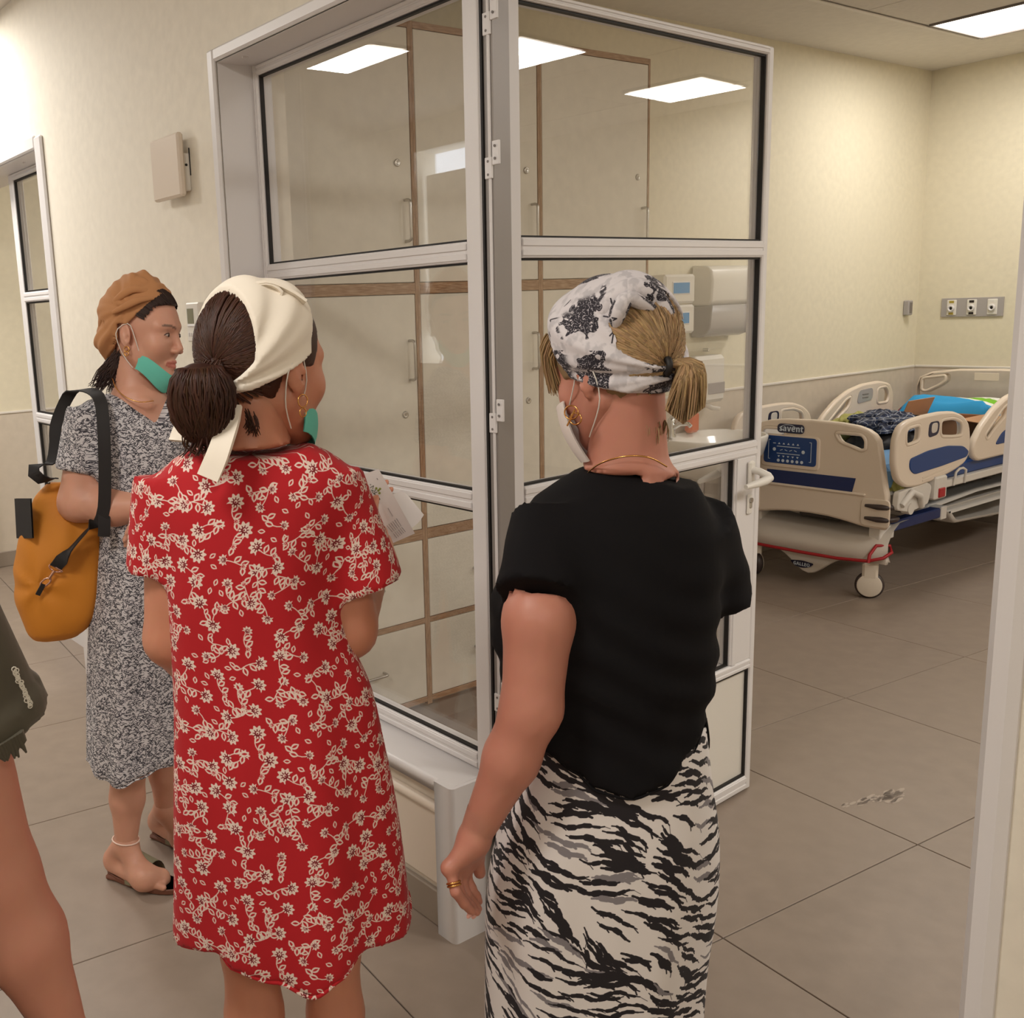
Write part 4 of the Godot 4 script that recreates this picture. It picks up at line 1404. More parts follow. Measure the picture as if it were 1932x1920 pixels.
# ---------------------------------------------------------------- distance fields meshed as surface nets
class SDF:
	var o: Vector3
	var h: float
	var nx: int
	var ny: int
	var nz: int
	var f := PackedFloat32Array()
	var sections := []

	func _init(lo: Vector3, hi: Vector3, cell: float) -> void:
		o = lo; h = cell
		nx = int((hi.x - lo.x) / cell) + 2
		ny = int((hi.y - lo.y) / cell) + 2
		nz = int((hi.z - lo.z) / cell) + 2
		f.resize(nx * ny * nz)
		f.fill(1.0)

	func _span(lo: Vector3, hi: Vector3) -> PackedInt32Array:
		return PackedInt32Array([clampi(int(floor((lo.x - o.x) / h)), 0, nx - 1), clampi(int(ceil((hi.x - o.x) / h)), 0, nx - 1),
			clampi(int(floor((lo.y - o.y) / h)), 0, ny - 1), clampi(int(ceil((hi.y - o.y) / h)), 0, ny - 1),
			clampi(int(floor((lo.z - o.z) / h)), 0, nz - 1), clampi(int(ceil((hi.z - o.z) / h)), 0, nz - 1)])

	func _mix(i: int, d: float, k: float, sub: bool) -> void:
		var a := f[i]
		if sub:
			# smooth max(a, -d)
			var e := -d
			if k <= 0.0: f[i] = maxf(a, e); return
			var t := clampf(0.5 + 0.5 * (e - a) / k, 0.0, 1.0)
			f[i] = lerpf(a, e, t) + k * t * (1.0 - t)
		else:
			if k <= 0.0: f[i] = minf(a, d); return
			var t := clampf(0.5 + 0.5 * (a - d) / k, 0.0, 1.0)
			f[i] = lerpf(a, d, t) - k * t * (1.0 - t)

	func capsule(a: Vector3, b: Vector3, ra: float, rb: float, k := 0.0, sub := false) -> void:
		var m := maxf(ra, rb) + k + 3.0 * h
		var mv := Vector3(m, m, m)
		var s := _span(a.min(b) - mv, a.max(b) + mv)
		var ab := b - a
		var l2 := maxf(ab.length_squared(), 1e-10)
		for z in range(s[4], s[5] + 1):
			for y in range(s[2], s[3] + 1):
				var row := nx * (y + ny * z)
				for x in range(s[0], s[1] + 1):
					var p := o + Vector3(x, y, z) * h - a
					var t := clampf(p.dot(ab) / l2, 0.0, 1.0)
					var d := (p - ab * t).length() - lerpf(ra, rb, t)
					_mix(row + x, d, k, sub)

	# cone with flat ends
	func cone(a: Vector3, b: Vector3, ra: float, rb: float, k := 0.0, flat := 1.0, side := Vector3.ZERO) -> void:
		var m := maxf(ra, rb) + k + 3.0 * h
		var mv := Vector3(m, m, m)
		var s := _span(a.min(b) - mv, a.max(b) + mv)
		var ab := b - a
		var l := ab.length()
		var u := ab / l
		for z in range(s[4], s[5] + 1):
			for y in range(s[2], s[3] + 1):
				var row := nx * (y + ny * z)
				for x in range(s[0], s[1] + 1):
					var p := o + Vector3(x, y, z) * h - a
					var t := p.dot(u)
					var q := p - u * t
					if flat != 1.0:
						var e := q.dot(side)
						q += side * (e * (flat - 1.0))
					var d := q.length() - lerpf(ra, rb, clampf(t / l, 0.0, 1.0))
					d = maxf(d, maxf(-t, t - l))
					_mix(row + x, d, k, false)

	func ellipsoid(c: Vector3, r: Vector3, b := Basis.IDENTITY, k := 0.0, sub := false) -> void:
		var m := maxf(r.x, maxf(r.y, r.z)) + k + 3.0 * h
		var mv := Vector3(m, m, m)
		var s := _span(c - mv, c + mv)
		var bi := b.inverse()
		var rm := minf(r.x, minf(r.y, r.z))
		for z in range(s[4], s[5] + 1):
			for y in range(s[2], s[3] + 1):
				var row := nx * (y + ny * z)
				for x in range(s[0], s[1] + 1):
					var p := bi * (o + Vector3(x, y, z) * h - c)
					var q := p / r
					var k0 := q.length()
					var d: float
					if k0 < 0.02: d = -rm
					else: d = k0 * (k0 - 1.0) / (q / r).length()
					_mix(row + x, d, k, sub)

	# keep only where plane side n.p < d
	func cut(n: Vector3, d: float, k := 0.0) -> void:
		for z in nz:
			for y in ny:
				var row := nx * (y + ny * z)
				for x in nx:
					var p := o + Vector3(x, y, z) * h
					var e := n.dot(p) - d
					if e > -k - 2.0 * h: _mix(row + x, -e, k, true)

	# stack of oval sections; rows of [height, centre u, centre w, half width, half depth, fold]; hem: callable(u, w) -> lowest height
	func stack(rows: Array, k := 0.0, power := 2.3, folds := 7.0, phase := 0.0, hem = null, top = null) -> void:
		rows.sort_custom(func(a, b): return a[0] < b[0])
		if sections.is_empty(): sections = rows
		var v0: float = rows[0][0]
		var v1: float = rows[rows.size() - 1][0]
		for y in ny:
			var v := o.y + y * h
			if v < v0 - 0.12 - 3 * h or v > v1 + 0.12 + 3 * h: continue
			var vc := clampf(v, v0, v1)
			var r := 0
			while r < rows.size() - 2 and rows[r + 1][0] < vc: r += 1
			var A: Array = rows[r]
			var B: Array = rows[r + 1]
			var t := clampf((vc - A[0]) / maxf(B[0] - A[0], 1e-6), 0.0, 1.0)
			var Z: Array = rows[maxi(r - 1, 0)]
			var D: Array = rows[mini(r + 2, rows.size() - 1)]
			var P := PackedFloat32Array()
			for q in range(1, 6):
				P.append(clampf(cubic_interpolate(A[q], B[q], Z[q], D[q], t), minf(A[q], B[q]) - 0.01, maxf(A[q], B[q]) + 0.01))
			var cu := P[0]
			var cw := P[1]
			var ha := maxf(P[2], 0.005)
			var hb := maxf(P[3], 0.005)
			var fo := P[4]
			var rm := minf(ha, hb)
			var mx := maxf(ha, hb) + fo + k + 4 * h
			var x0 := clampi(int((cu - ha - fo - k - 4 * h - o.x) / h), 0, nx - 1)
			var x1 := clampi(int((cu + ha + fo + k + 4 * h - o.x) / h) + 1, 0, nx - 1)
			var z0 := clampi(int((cw - hb - fo - k - 4 * h - o.z) / h), 0, nz - 1)
			var z1 := clampi(int((cw + hb + fo + k + 4 * h - o.z) / h) + 1, 0, nz - 1)
			for z in range(z0, z1 + 1):
				var w := o.z + z * h - cw
				var row := nx * (y + ny * z)
				for x in range(x0, x1 + 1):
					var u := o.x + x * h - cu
					var qa := absf(u) / ha
					var qb := absf(w) / hb
					var n := pow(pow(qa, power) + pow(qb, power), 1.0 / power)
					var ln := sqrt(u * u + w * w)
					var d := ln * (1.0 - 1.0 / maxf(n, 0.02)) if n > 0.05 else -rm
					if fo > 0.0:
						var an := atan2(w, u)
						d -= fo * (0.6 * sin(an * folds + phase) + 0.4 * sin(an * (folds * 1.7) + phase * 2.3 + v * 3.0))
					d = maxf(d, v - v1)
					if top != null: d = maxf(d, v - float(top.call(u + cu, w + cw)))
					if hem != null: d = maxf(d, hem.call(u + cu, w + cw) - v)
					else: d = maxf(d, v0 - v)
					_mix(row + x, d, k, false)

	# section of the first stack at height v: [centre u, centre w, half width, half depth, fold]
	func section(v: float) -> PackedFloat32Array:
		var n := sections.size()
		var vc := clampf(v, sections[0][0], sections[n - 1][0])
		var r := 0
		while r < n - 2 and sections[r + 1][0] < vc: r += 1
		var A: Array = sections[r]
		var B: Array = sections[r + 1]
		var t := clampf((vc - A[0]) / maxf(B[0] - A[0], 1e-6), 0.0, 1.0)
		var out := PackedFloat32Array()
		for q in range(1, 6): out.append(lerpf(A[q], B[q], t))
		return out

	# cloth coordinates in metres: arc length round the section from the back seam, and height
	func cloth_uv(p: Vector3) -> Vector2:
		var q := section(p.y)
		var x := (p.x - q[0]) / q[2]
		var z := (p.z - q[1]) / q[3]
		var phi := atan2(x, z)
		var s := 0.0
		var n := 10
		for k in n:
			var a := phi * (k + 0.5) / n
			s += sqrt(pow(q[2] * cos(a), 2.0) + pow(q[3] * sin(a), 2.0))
		s *= phi / n
		var over := absf(p.x - q[0]) - q[2]
		if over > 0.0: s += signf(x) * over
		return Vector2(s, -p.y)

	# trilinear-free sample (nearest)
	func sample(p: Vector3) -> float:
		var q := (p - o) / h
		var x := int(round(q.x))
		var y := int(round(q.y))
		var z := int(round(q.z))
		if x < 0 or y < 0 or z < 0 or x >= nx or y >= ny or z >= nz: return 1.0
		return f[x + nx * (y + ny * z)]

	# keep this (skin) clear of a garment's surface
	func tuck(cloth: SDF, above := -1.0, gap := 0.007, skip = null) -> void:
		var s := _span(cloth.o, cloth.o + Vector3(cloth.nx, cloth.ny, cloth.nz) * cloth.h)
		for z in range(s[4], s[5] + 1):
			for y in range(s[2], s[3] + 1):
				var row := nx * (y + ny * z)
				for x in range(s[0], s[1] + 1):
					if f[row + x] > 2.0 * h or o.y + y * h < above: continue
					if skip != null and skip.call(o + Vector3(x, y, z) * h): continue
					var c := cloth.sample(o + Vector3(x, y, z) * h)
					if c < gap: f[row + x] = maxf(f[row + x], c + gap)

	# any field given as a callable(p)
	func field(fn: Callable) -> void:
		var i := 0
		for z in nz:
			for y in ny:
				for x in nx:
					f[i] = fn.call(o + Vector3(x, y, z) * h)
					i += 1

	func wrinkle(amp: float, fn: Callable) -> void:
		# displace the surface band by a callable(p) in metres
		for i in f.size():
			if absf(f[i]) < amp + 2.5 * h:
				var x := i % nx
				var y := (i / nx) % ny
				var z := i / (nx * ny)
				f[i] -= fn.call(o + Vector3(x, y, z) * h)

	func mesh_into(mb: MB, xf := Transform3D.IDENTITY, tintf = null, use_uv := false) -> void:
		var lim := 0.07
		var sx := 1
		var sy := nx
		var sz := nx * ny
		var at := {}
		var base := mb.v.size()
		var corner := PackedInt32Array([0, sx, sy, sx + sy, sz, sx + sz, sy + sz, sx + sy + sz])
		var ed := [[0, 1], [2, 3], [4, 5], [6, 7], [0, 2], [1, 3], [4, 6], [5, 7], [0, 4], [1, 5], [2, 6], [3, 7]]
		var cells := PackedInt32Array()
		for z in nz - 1:
			for y in ny - 1:
				var row := nx * (y + ny * z)
				for x in nx - 1:
					var i := row + x
					if absf(f[i]) > lim: continue
					var mask := 0
					for q in 8:
						if f[i + corner[q]] < 0.0: mask |= 1 << q
					if mask == 0 or mask == 255: continue
					var s := Vector3.ZERO
					var c := 0
					for e in ed:
						var a: int = e[0]
						var b: int = e[1]
						if ((mask >> a) & 1) == ((mask >> b) & 1): continue
						var fa := f[i + corner[a]]
						var fb := f[i + corner[b]]
						var t := fa / (fa - fb)
						var pa := Vector3(a & 1, (a >> 1) & 1, (a >> 2) & 1)
						var pb := Vector3(b & 1, (b >> 1) & 1, (b >> 2) & 1)
						s += pa.lerp(pb, t)
						c += 1
					var p := o + (Vector3(x, y, z) + s / c) * h
					if tintf != null: mb.tint = tintf.call(p)
					at[i] = mb.vert(xf * p, Vector3.ZERO, cloth_uv(p) if use_uv else Vector2.ZERO)
					cells.append(i)
		mb.tint = Color(1, 1, 1)
		for i in cells:
			# edges leaving the low corner of this cell
			for ax in 3:
				var st: int = [sx, sy, sz][ax]
				var s1: int = [sy, sz, sx][ax]
				var s2: int = [sz, sx, sy][ax]
				var ina := f[i] < 0.0
				if ina == (f[i + st] < 0.0): continue
				if not (at.has(i - s1) and at.has(i - s2) and at.has(i - s1 - s2)): continue
				var a: int = at[i - s1 - s2]
				var b: int = at[i - s2]
				var c: int = at[i]
				var d: int = at[i - s1]
				if ina: mb.idx.append_array([a, b, c, a, c, d])
				else: mb.idx.append_array([a, c, b, a, d, c])
		# smooth normals, then part the cloth coordinates at the front seam
		var acc := PackedVector3Array()
		acc.resize(mb.v.size() - base)
		return_normals(mb, base, acc)
		if use_uv: part_seam(mb, base)

	func return_normals(mb: MB, base: int, acc: PackedVector3Array) -> void:
		var i := 0
		while i < mb.idx.size():
			var a := mb.idx[i]
			if a >= base:
				var b := mb.idx[i + 1]
				var c := mb.idx[i + 2]
				var n := (mb.v[b] - mb.v[a]).cross(mb.v[c] - mb.v[a])
				acc[a - base] += n; acc[b - base] += n; acc[c - base] += n
			i += 3
		for k in acc.size(): mb.n[base + k] = acc[k].normalized()

	func part_seam(mb: MB, base: int) -> void:
		for i in range(0, mb.idx.size(), 3):
			if mb.idx[i] < base: continue
			var u := mb.uv[mb.idx[i]].x
			for k in [1, 2]:
				var j := mb.idx[i + k]
				if absf(mb.uv[j].x - u) > 0.3:
					mb.tint = mb.c[j]
					mb.idx[i + k] = mb.vert(mb.v[j], mb.n[j], Vector2(u, mb.uv[j].y))
		mb.tint = Color(1, 1, 1)

	# rolled hem: a thin tube round the lower edge of the first stack
	func hem_roll(mb: MB, hem, folds: float, phase: float, r := 0.0025, n := 90) -> void:
		var pts := []
		for k in n + 1:
			var an := TAU * k / n
			var v: float = sections[0][0]
			var p := Vector3.ZERO
			for it in 3:
				var q := section(v)
				p = Vector3(q[0] + q[2] * sin(an), v, q[1] + q[3] * cos(an))
				var a2 := atan2(p.z - q[1], p.x - q[0])
				var fo := q[4] * (0.6 * sin(a2 * folds + phase) + 0.4 * sin(a2 * (folds * 1.7) + phase * 2.3 + v * 3.0))
				p += Vector3(p.x - q[0], 0, p.z - q[1]).normalized() * fo
				if hem == null: break
				v = maxf(hem.call(p.x, p.z), sections[0][0])
				p.y = v
			pts.append(p)
		var b := mb.v.size()
		mb.tube(pts, r, 6, false)
		for i in range(b, mb.v.size()): mb.uv[i] = cloth_uv(mb.v[i])


# ---------------------------------------------------------------- people
class Frame:
	var base: Vector3
	var b: Basis
	var host
	func _init(host_, base_: Vector3) -> void:
		host = host_
		base = base_
		var w := -Vector3(base.x, 0, base.z).normalized()
		b = Basis(Vector3.UP.cross(w), Vector3.UP, w)
	# the point that pixel (px, py) shows at depth w before (+) or behind (-) the person's upright plane
	func at(px: float, py: float, w := 0.0) -> Vector3:
		var d: Vector3 = host.ray(px, py)
		var q := base + b.z * w
		var t: float = (q - EYE).dot(b.z) / d.dot(b.z)
		return b.inverse() * (EYE + d * t - base)
	func row(py: float, xl: float, xr: float, depth: float, fold := 0.0, w := 0.0) -> Array:
		var l := at(xl, py, w)
		var r := at(xr, py, w)
		return [(l.y + r.y) / 2, (l.x + r.x) / 2, w, (r.x - l.x) / 2, depth, fold]

func person_node(label: String, fr: Frame) -> Node3D:
	var o := thing("person", label, "person", fr.base, 0.0, "women in the corridor")
	o.basis = fr.b
	return o

func curve_fn(pts: Array) -> Callable:
	# piecewise linear u -> v
	return func(u: float) -> float:
		if u <= pts[0].x: return pts[0].y
		for i in range(1, pts.size()):
			if u <= pts[i].x:
				var t: float = (u - pts[i - 1].x) / maxf(pts[i].x - pts[i - 1].x, 1e-6)
				t = t * t * (3 - 2 * t)
				return lerpf(pts[i - 1].y, pts[i].y, t)
		return pts[pts.size() - 1].y

func hand(sd: SDF, wrist: Vector3, dir: Vector3, palm: Vector3, thumb_side: Vector3, s := 1.0, curl := 0.6) -> void:
	# dir: wrist to knuckles, palm: the way the palm faces, thumb_side: toward the thumb
	var knuckle := wrist + dir * 0.085 * s
	for q in 4:
		var off := thumb_side * (0.030 - 0.019 * q) * s
		sd.capsule(wrist + off * 0.55 + dir * 0.012, knuckle + off, 0.016 * s, 0.0115 * s, 0.012)
		var p := knuckle + off
		var d := dir
		var lens: Array = [[0.040, 0.026, 0.020], [0.044, 0.029, 0.021], [0.041, 0.027, 0.020], [0.033, 0.020, 0.018]][q]
		for k in 3:
			d = (d + palm * (curl * (0.55 if k == 0 else 0.85))).normalized()
			var n: Vector3 = p + d * lens[k] * s
			sd.capsule(p, n, (0.0095 - 0.0009 * k) * s, (0.0088 - 0.001 * k) * s, 0.003)
			p = n
	var tb := wrist + dir * 0.025 * s + thumb_side * 0.026 * s + palm * 0.008 * s
	var t1 := tb + (dir * 0.7 + thumb_side * 0.55 + palm * 0.45).normalized() * 0.040 * s
	var t2 := t1 + (dir * 0.9 + thumb_side * 0.05 + palm * 0.4).normalized() * 0.030 * s
	sd.capsule(wrist + thumb_side * 0.012 * s, tb, 0.017 * s, 0.014 * s, 0.014)
	sd.capsule(tb, t1, 0.0135 * s, 0.011 * s, 0.008)
	sd.capsule(t1, t2, 0.0105 * s, 0.008 * s, 0.004)

# head field in head axes: x to the head's own right, y up, z forward; origin between the ears
func head_field(cell: float, male := false) -> SDF:
	var sd := SDF.new(Vector3(-0.105, -0.17, -0.135), Vector3(0.105, 0.145, 0.135), cell)
	sd.ellipsoid(Vector3(0, 0.035, -0.018), Vector3(0.074, 0.092, 0.094))
	sd.ellipsoid(Vector3(0, 0.02, 0.02), Vector3(0.066, 0.078, 0.068), Basis.IDENTITY, 0.02)
	sd.ellipsoid(Vector3(0, -0.045, 0.022), Vector3(0.055, 0.066, 0.060), Basis.IDENTITY, 0.03)
	for s in [-1.0, 1.0]:
		sd.capsule(Vector3(s * 0.052, -0.048, -0.008), Vector3(s * 0.018, -0.098, 0.056), 0.018, 0.016, 0.03)
		sd.ellipsoid(Vector3(s * 0.038, -0.026, 0.056), Vector3(0.024, 0.026, 0.021), Basis.IDENTITY, 0.024)
		sd.capsule(Vector3(s * 0.014, 0.027, 0.081), Vector3(s * 0.046, 0.024, 0.064), 0.009, 0.009, 0.016)
		sd.ellipsoid(Vector3(s * 0.031, 0.005, 0.094), Vector3(0.016, 0.0105, 0.0135), Basis.IDENTITY, 0.014, true)
		sd.ellipsoid(Vector3(s * 0.031, 0.004, 0.0685), Vector3(0.0165, 0.0125, 0.0115), Basis.IDENTITY, 0.003)
	sd.capsule(Vector3(0, -0.102, 0.062), Vector3(0, -0.098, 0.066), 0.018, 0.016, 0.025)
	sd.capsule(Vector3(0, 0.016, 0.081), Vector3(0, -0.027, 0.1005), 0.0070, 0.0088, 0.010)
	for s in [-1.0, 1.0]:
		sd.ellipsoid(Vector3(s * 0.0115, -0.034, 0.0935), Vector3(0.0085, 0.0075, 0.011), Basis.IDENTITY, 0.006)
		sd.ellipsoid(Vector3(s * 0.0065, -0.043, 0.0985), Vector3(0.0035, 0.003, 0.005), Basis.IDENTITY, 0.003, true)
		sd.capsule(Vector3(s * 0.004, -0.0625, 0.0855), Vector3(s * 0.021, -0.067, 0.074), 0.006, 0.0035, 0.008)
		sd.capsule(Vector3(0, -0.074, 0.0835), Vector3(s * 0.019, -0.0705, 0.073), 0.0068, 0.0035, 0.008)
	sd.capsule(Vector3(-0.022, -0.0685, 0.079), Vector3(0, -0.068, 0.0935), 0.0022, 0.0022, 0.002, true)
	sd.capsule(Vector3(0.022, -0.0685, 0.079), Vector3(0, -0.068, 0.0935), 0.0022, 0.0022, 0.002, true)
	# ears
	for s in [-1.0, 1.0]:
		var b := Basis(Vector3.UP, s * 0.35) * Basis(Vector3.RIGHT, -0.2)
		sd.ellipsoid(Vector3(s * 0.079, -0.004, -0.014), Vector3(0.008, 0.031, 0.018), b, 0.004)
		sd.ellipsoid(Vector3(s * 0.090, 0.004, -0.010), Vector3(0.007, 0.017, 0.009), b, 0.003, true)
		sd.ellipsoid(Vector3(s * 0.088, -0.012, -0.004), Vector3(0.006, 0.009, 0.006), b, 0.003, true)
		sd.ellipsoid(Vector3(s * 0.076, -0.034, -0.006), Vector3(0.006, 0.009, 0.008), b, 0.004)
	# neck root
	sd.capsule(Vector3(0, -0.05, -0.028), Vector3(0, -0.085, -0.022), 0.046, 0.034, 0.02)
	return sd

func skin_tint(base: Color, lips: Color, seed_: int) -> Callable:
	var f := FastNoiseLite.new()
	f.seed = seed_
	f.frequency = 18.0
	return func(p: Vector3) -> Color:
		var c := base
		var n := f.get_noise_3d(p.x, p.y, p.z)
		c = c * (1.0 + 0.05 * n)
		c.g *= 1.0 + 0.03 * f.get_noise_3d(p.z * 3.0, p.x * 3.0, p.y * 3.0)
		c.a = 1.0
		return c

func face_tint(base: Color, seed_: int, brow: Color) -> Callable:
	var sk := skin_tint(base, base, seed_)
	var lip := Color(base.r * 0.78, base.g * 0.50, base.b * 0.52)
	return func(p: Vector3) -> Color:
		var c: Color = sk.call(p)
		if p.z > 0.05:
			var dl := absf(p.y + 0.0685)
			if absf(p.x) < 0.024 and dl < 0.0115 - absf(p.x) * 0.25 and p.z > 0.070: c = lip
			var bx := absf(p.x)
			if bx > 0.012 and bx < 0.052 and absf(p.y - 0.0225 - 0.006 * sin((bx - 0.012) * 62.0)) < 0.0030 - 0.03 * maxf(0.0, bx - 0.034): c = brow.lerp(c, 0.25)
		return c

func flesh(called: String, c: Color) -> StandardMaterial3D:
	var m := mat(called, Color(1, 1, 1), 0.48)
	m.vertex_color_use_as_albedo = true
	m.subsurf_scatter_enabled = true
	m.subsurf_scatter_strength = 0.12
	return m

func lin(r: int, g: int, b: int) -> Color:
	return col8(r, g, b).srgb_to_linear()

# ---------------------------------------------------------------- fabric prints
func blot(img: Image, ctr: Vector2, rad: float, c: Color, shape: Callable) -> void:
	var S := img.get_width()
	var T := img.get_height()
	for y in range(int(ctr.y - rad) - 1, int(ctr.y + rad) + 2):
		for x in range(int(ctr.x - rad) - 1, int(ctr.x + rad) + 2):
			var d: float = shape.call(Vector2(x, y) - ctr)
			if d < 0.5:
				var px := posmod(x, S)
				var py := posmod(y, T)
				img.set_pixel(px, py, img.get_pixel(px, py).lerp(c, clampf(0.5 - d, 0.0, 1.0)))

func stroke(img: Image, pts: Array, w: float, c: Color) -> void:
	for i in pts.size() - 1:
		var a: Vector2 = pts[i]
		var b: Vector2 = pts[i + 1]
		var mid := (a + b) / 2
		var l := (b - a).length() / 2 + w + 1
		blot(img, mid, l, c, func(p: Vector2) -> float:
			var q := p + mid - a
			var t := clampf(q.dot(b - a) / maxf((b - a).length_squared(), 1e-6), 0, 1)
			return (q - (b - a) * t).length() - w)

func leaf(img: Image, p: Vector2, an: float, l: float, c: Color, back: Color) -> void:
	var d := Vector2(cos(an), sin(an))
	var n := Vector2(-d.y, d.x)
	var f := func(q: Vector2) -> float:
		var t := q.dot(d) / l + 0.5
		var w := l * 0.30 * sin(clampf(t, 0, 1) * PI)
		return absf(q.dot(n)) - w if t > 0 and t < 1 else 3.0
	blot(img, p, l * 0.6, c, f)
	var f2 := func(q: Vector2) -> float:
		var t := q.dot(d) / (l * 0.62) + 0.5
		var w := l * 0.11 * sin(clampf(t, 0, 1) * PI)
		return absf(q.dot(n)) - w if t > 0 and t < 1 else 3.0
	blot(img, p, l * 0.5, back, f2)

func flower(img: Image, p: Vector2, an: float, r: float, c: Color, back: Color) -> void:
	# fan of scalloped petals with a dark toothed heart
	var f := func(q: Vector2) -> float:
		var a := wrapf(q.angle() - an, -PI, PI)
		var rr := r * (0.86 + 0.14 * cos(a * 9.0))
		if absf(a) > 2.1: rr *= 0.62
		return q.length() - rr
	blot(img, p, r + 1, c, f)
	var f2 := func(q: Vector2) -> float:
		var a := wrapf(q.angle() - an, -PI, PI)
		return q.length() - r * (0.32 + 0.26 * maxf(0.0, cos(a * 9.0 + PI)))
	blot(img, p, r, back, f2)
	blot(img, p + Vector2(cos(an), sin(an)) * r * 0.08, r * 0.4, c, func(q: Vector2) -> float: return q.length() - r * 0.20)
	blot(img, p, r * 0.3, back, func(q: Vector2) -> float: return q.length() - r * 0.09)

func floral_print() -> ImageTexture:
	var S := 640
	var img := Image.create(S, S, false, Image.FORMAT_RGB8)
	var red := col8(176, 12, 24)
	var white := col8(226, 206, 192)
	var dark := col8(112, 6, 18)
	img.fill(red)
	var r := RandomNumberGenerator.new()
	r.seed = 5
	var placed := []
	var tries := 0
	while placed.size() < 86 and tries < 6000:
		tries += 1
		var p := Vector2(r.randf() * S, r.randf() * S)
		var ok := true
		for q in placed:
			var d: Vector2 = (p - q).abs()
			d.x = minf(d.x, S - d.x); d.y = minf(d.y, S - d.y)
			if d.length() < 55: ok = false; break
		if not ok: continue
		placed.append(p)
		var an := r.randf() * TAU
		var big := r.randf() < 0.6
		var rad := r.randf_range(21, 25) if big else r.randf_range(14, 17)
		var pts := []
		var q := p
		var a := an + PI + r.randf_range(-0.4, 0.4)
		var bend := r.randf_range(-0.3, 0.3)
		for k in 7:
			pts.append(q)
			q += Vector2(cos(a), sin(a)) * 9.5
			a += bend
		stroke(img, pts, 1.5, white)
		for k in [3, 5, 6]:
			var la := a + (1.1 if k % 2 == 0 else -1.1) + r.randf_range(-0.3, 0.3)
			leaf(img, pts[k] + Vector2(cos(la), sin(la)) * 13.0, la, 27.0, white, red)
		flower(img, p, an, rad, white, dark)
		if r.randf() < 0.5:
			flower(img, pts[6], a, 10.0, white, red)
	for k in 260:
		var p := Vector2(r.randf() * S, r.randf() * S)
		var clear := true
		for d in [Vector2(0, 0), Vector2(12, 0), Vector2(-12, 0), Vector2(0, 12), Vector2(0, -12)]:
			var t: Vector2 = p + d
			if img.get_pixel(posmod(int(t.x), S), posmod(int(t.y), S)).g > 0.2: clear = false
		if clear: leaf(img, p, r.randf() * TAU, 22.0, white, red)
	return tex_from(img)

func ditsy_print() -> ImageTexture:
	var S := 512
	var img := Image.create(S, S, false, Image.FORMAT_RGB8)
	img.fill(col8(202, 198, 200))
	var r := RandomNumberGenerator.new()
	r.seed = 15
	for k in 2000:
		var p := Vector2(r.randf() * S, r.randf() * S)
		var a := r.randf_range(-0.9, 0.9)
		var pts := []
		for q in 4:
			pts.append(p)
			p += Vector2(cos(a), sin(a)) * r.randf_range(4, 7)
			a += r.randf_range(-0.9, 0.9)
		stroke(img, pts, r.randf_range(1.2, 2.4), col8(52, 50, 58))
	return tex_from(img)

func zebra_print() -> ImageTexture:
	var S := 768
	var img := Image.create(S, S, false, Image.FORMAT_RGB8)
	img.fill(col8(222, 215, 210))
	var n := FastNoiseLite.new()
	n.seed = 3
	n.frequency = 0.0028
	var r := RandomNumberGenerator.new()
	r.seed = 31
	# tapering brush stripes that follow a slowly turning grain; every fourth patch is a hatched grey
	var dir := func(p: Vector2) -> float:
		var fx := p.x / S
		var fy := p.y / S
		var v := 0.0
		for q in 4:
			var wq: float = (fx if q & 1 else 1.0 - fx) * (fy if q & 2 else 1.0 - fy)
			v += wq * n.get_noise_2d(p.x - (S if q & 1 else 0), p.y - (S if q & 2 else 0))
		return 0.30 + v * 1.9
	var step := 21
	var rows := S / step
	for j in rows:
		var x := r.randf_range(-40, 0)
		while x < S - 30:
			var p := Vector2(x, j * step + r.randf_range(-5, 5))
			var ln := r.randf_range(70, 190)
			var thick := r.randf_range(5.0, 9.0)
			var ink := col8(26, 20, 24)
			if n.get_noise_2d(p.x * 1.7 + 900, p.y * 1.7) > 0.28: ink = col8(128, 122, 124)
			var segs := int(ln / 13)
			var q := p
			for k in segs:
				var qq := Vector2(posmod(int(q.x), S), posmod(int(q.y), S))
				var a: float = dir.call(qq) + 0.28 * sin(k * 1.1 + p.x)
				var e := q + Vector2(cos(a), sin(a)) * 13.0
				var w := thick * pow(sin(PI * (k + 0.6) / (segs + 0.2)), 0.7) * (1.0 + 0.3 * sin(k * 2.3 + p.y))
				stroke(img, [q, e], maxf(w, 1.2), ink)
				# torn edge: a sliver branching off
				if k % 3 == 1 and r.randf() < 0.55: stroke(img, [e, e + Vector2(cos(a + 0.5), sin(a + 0.5)) * r.randf_range(14, 24)], w * 0.35, ink)
				q = e
			x += ln + r.randf_range(-8, 12)
	return tex_from(img)

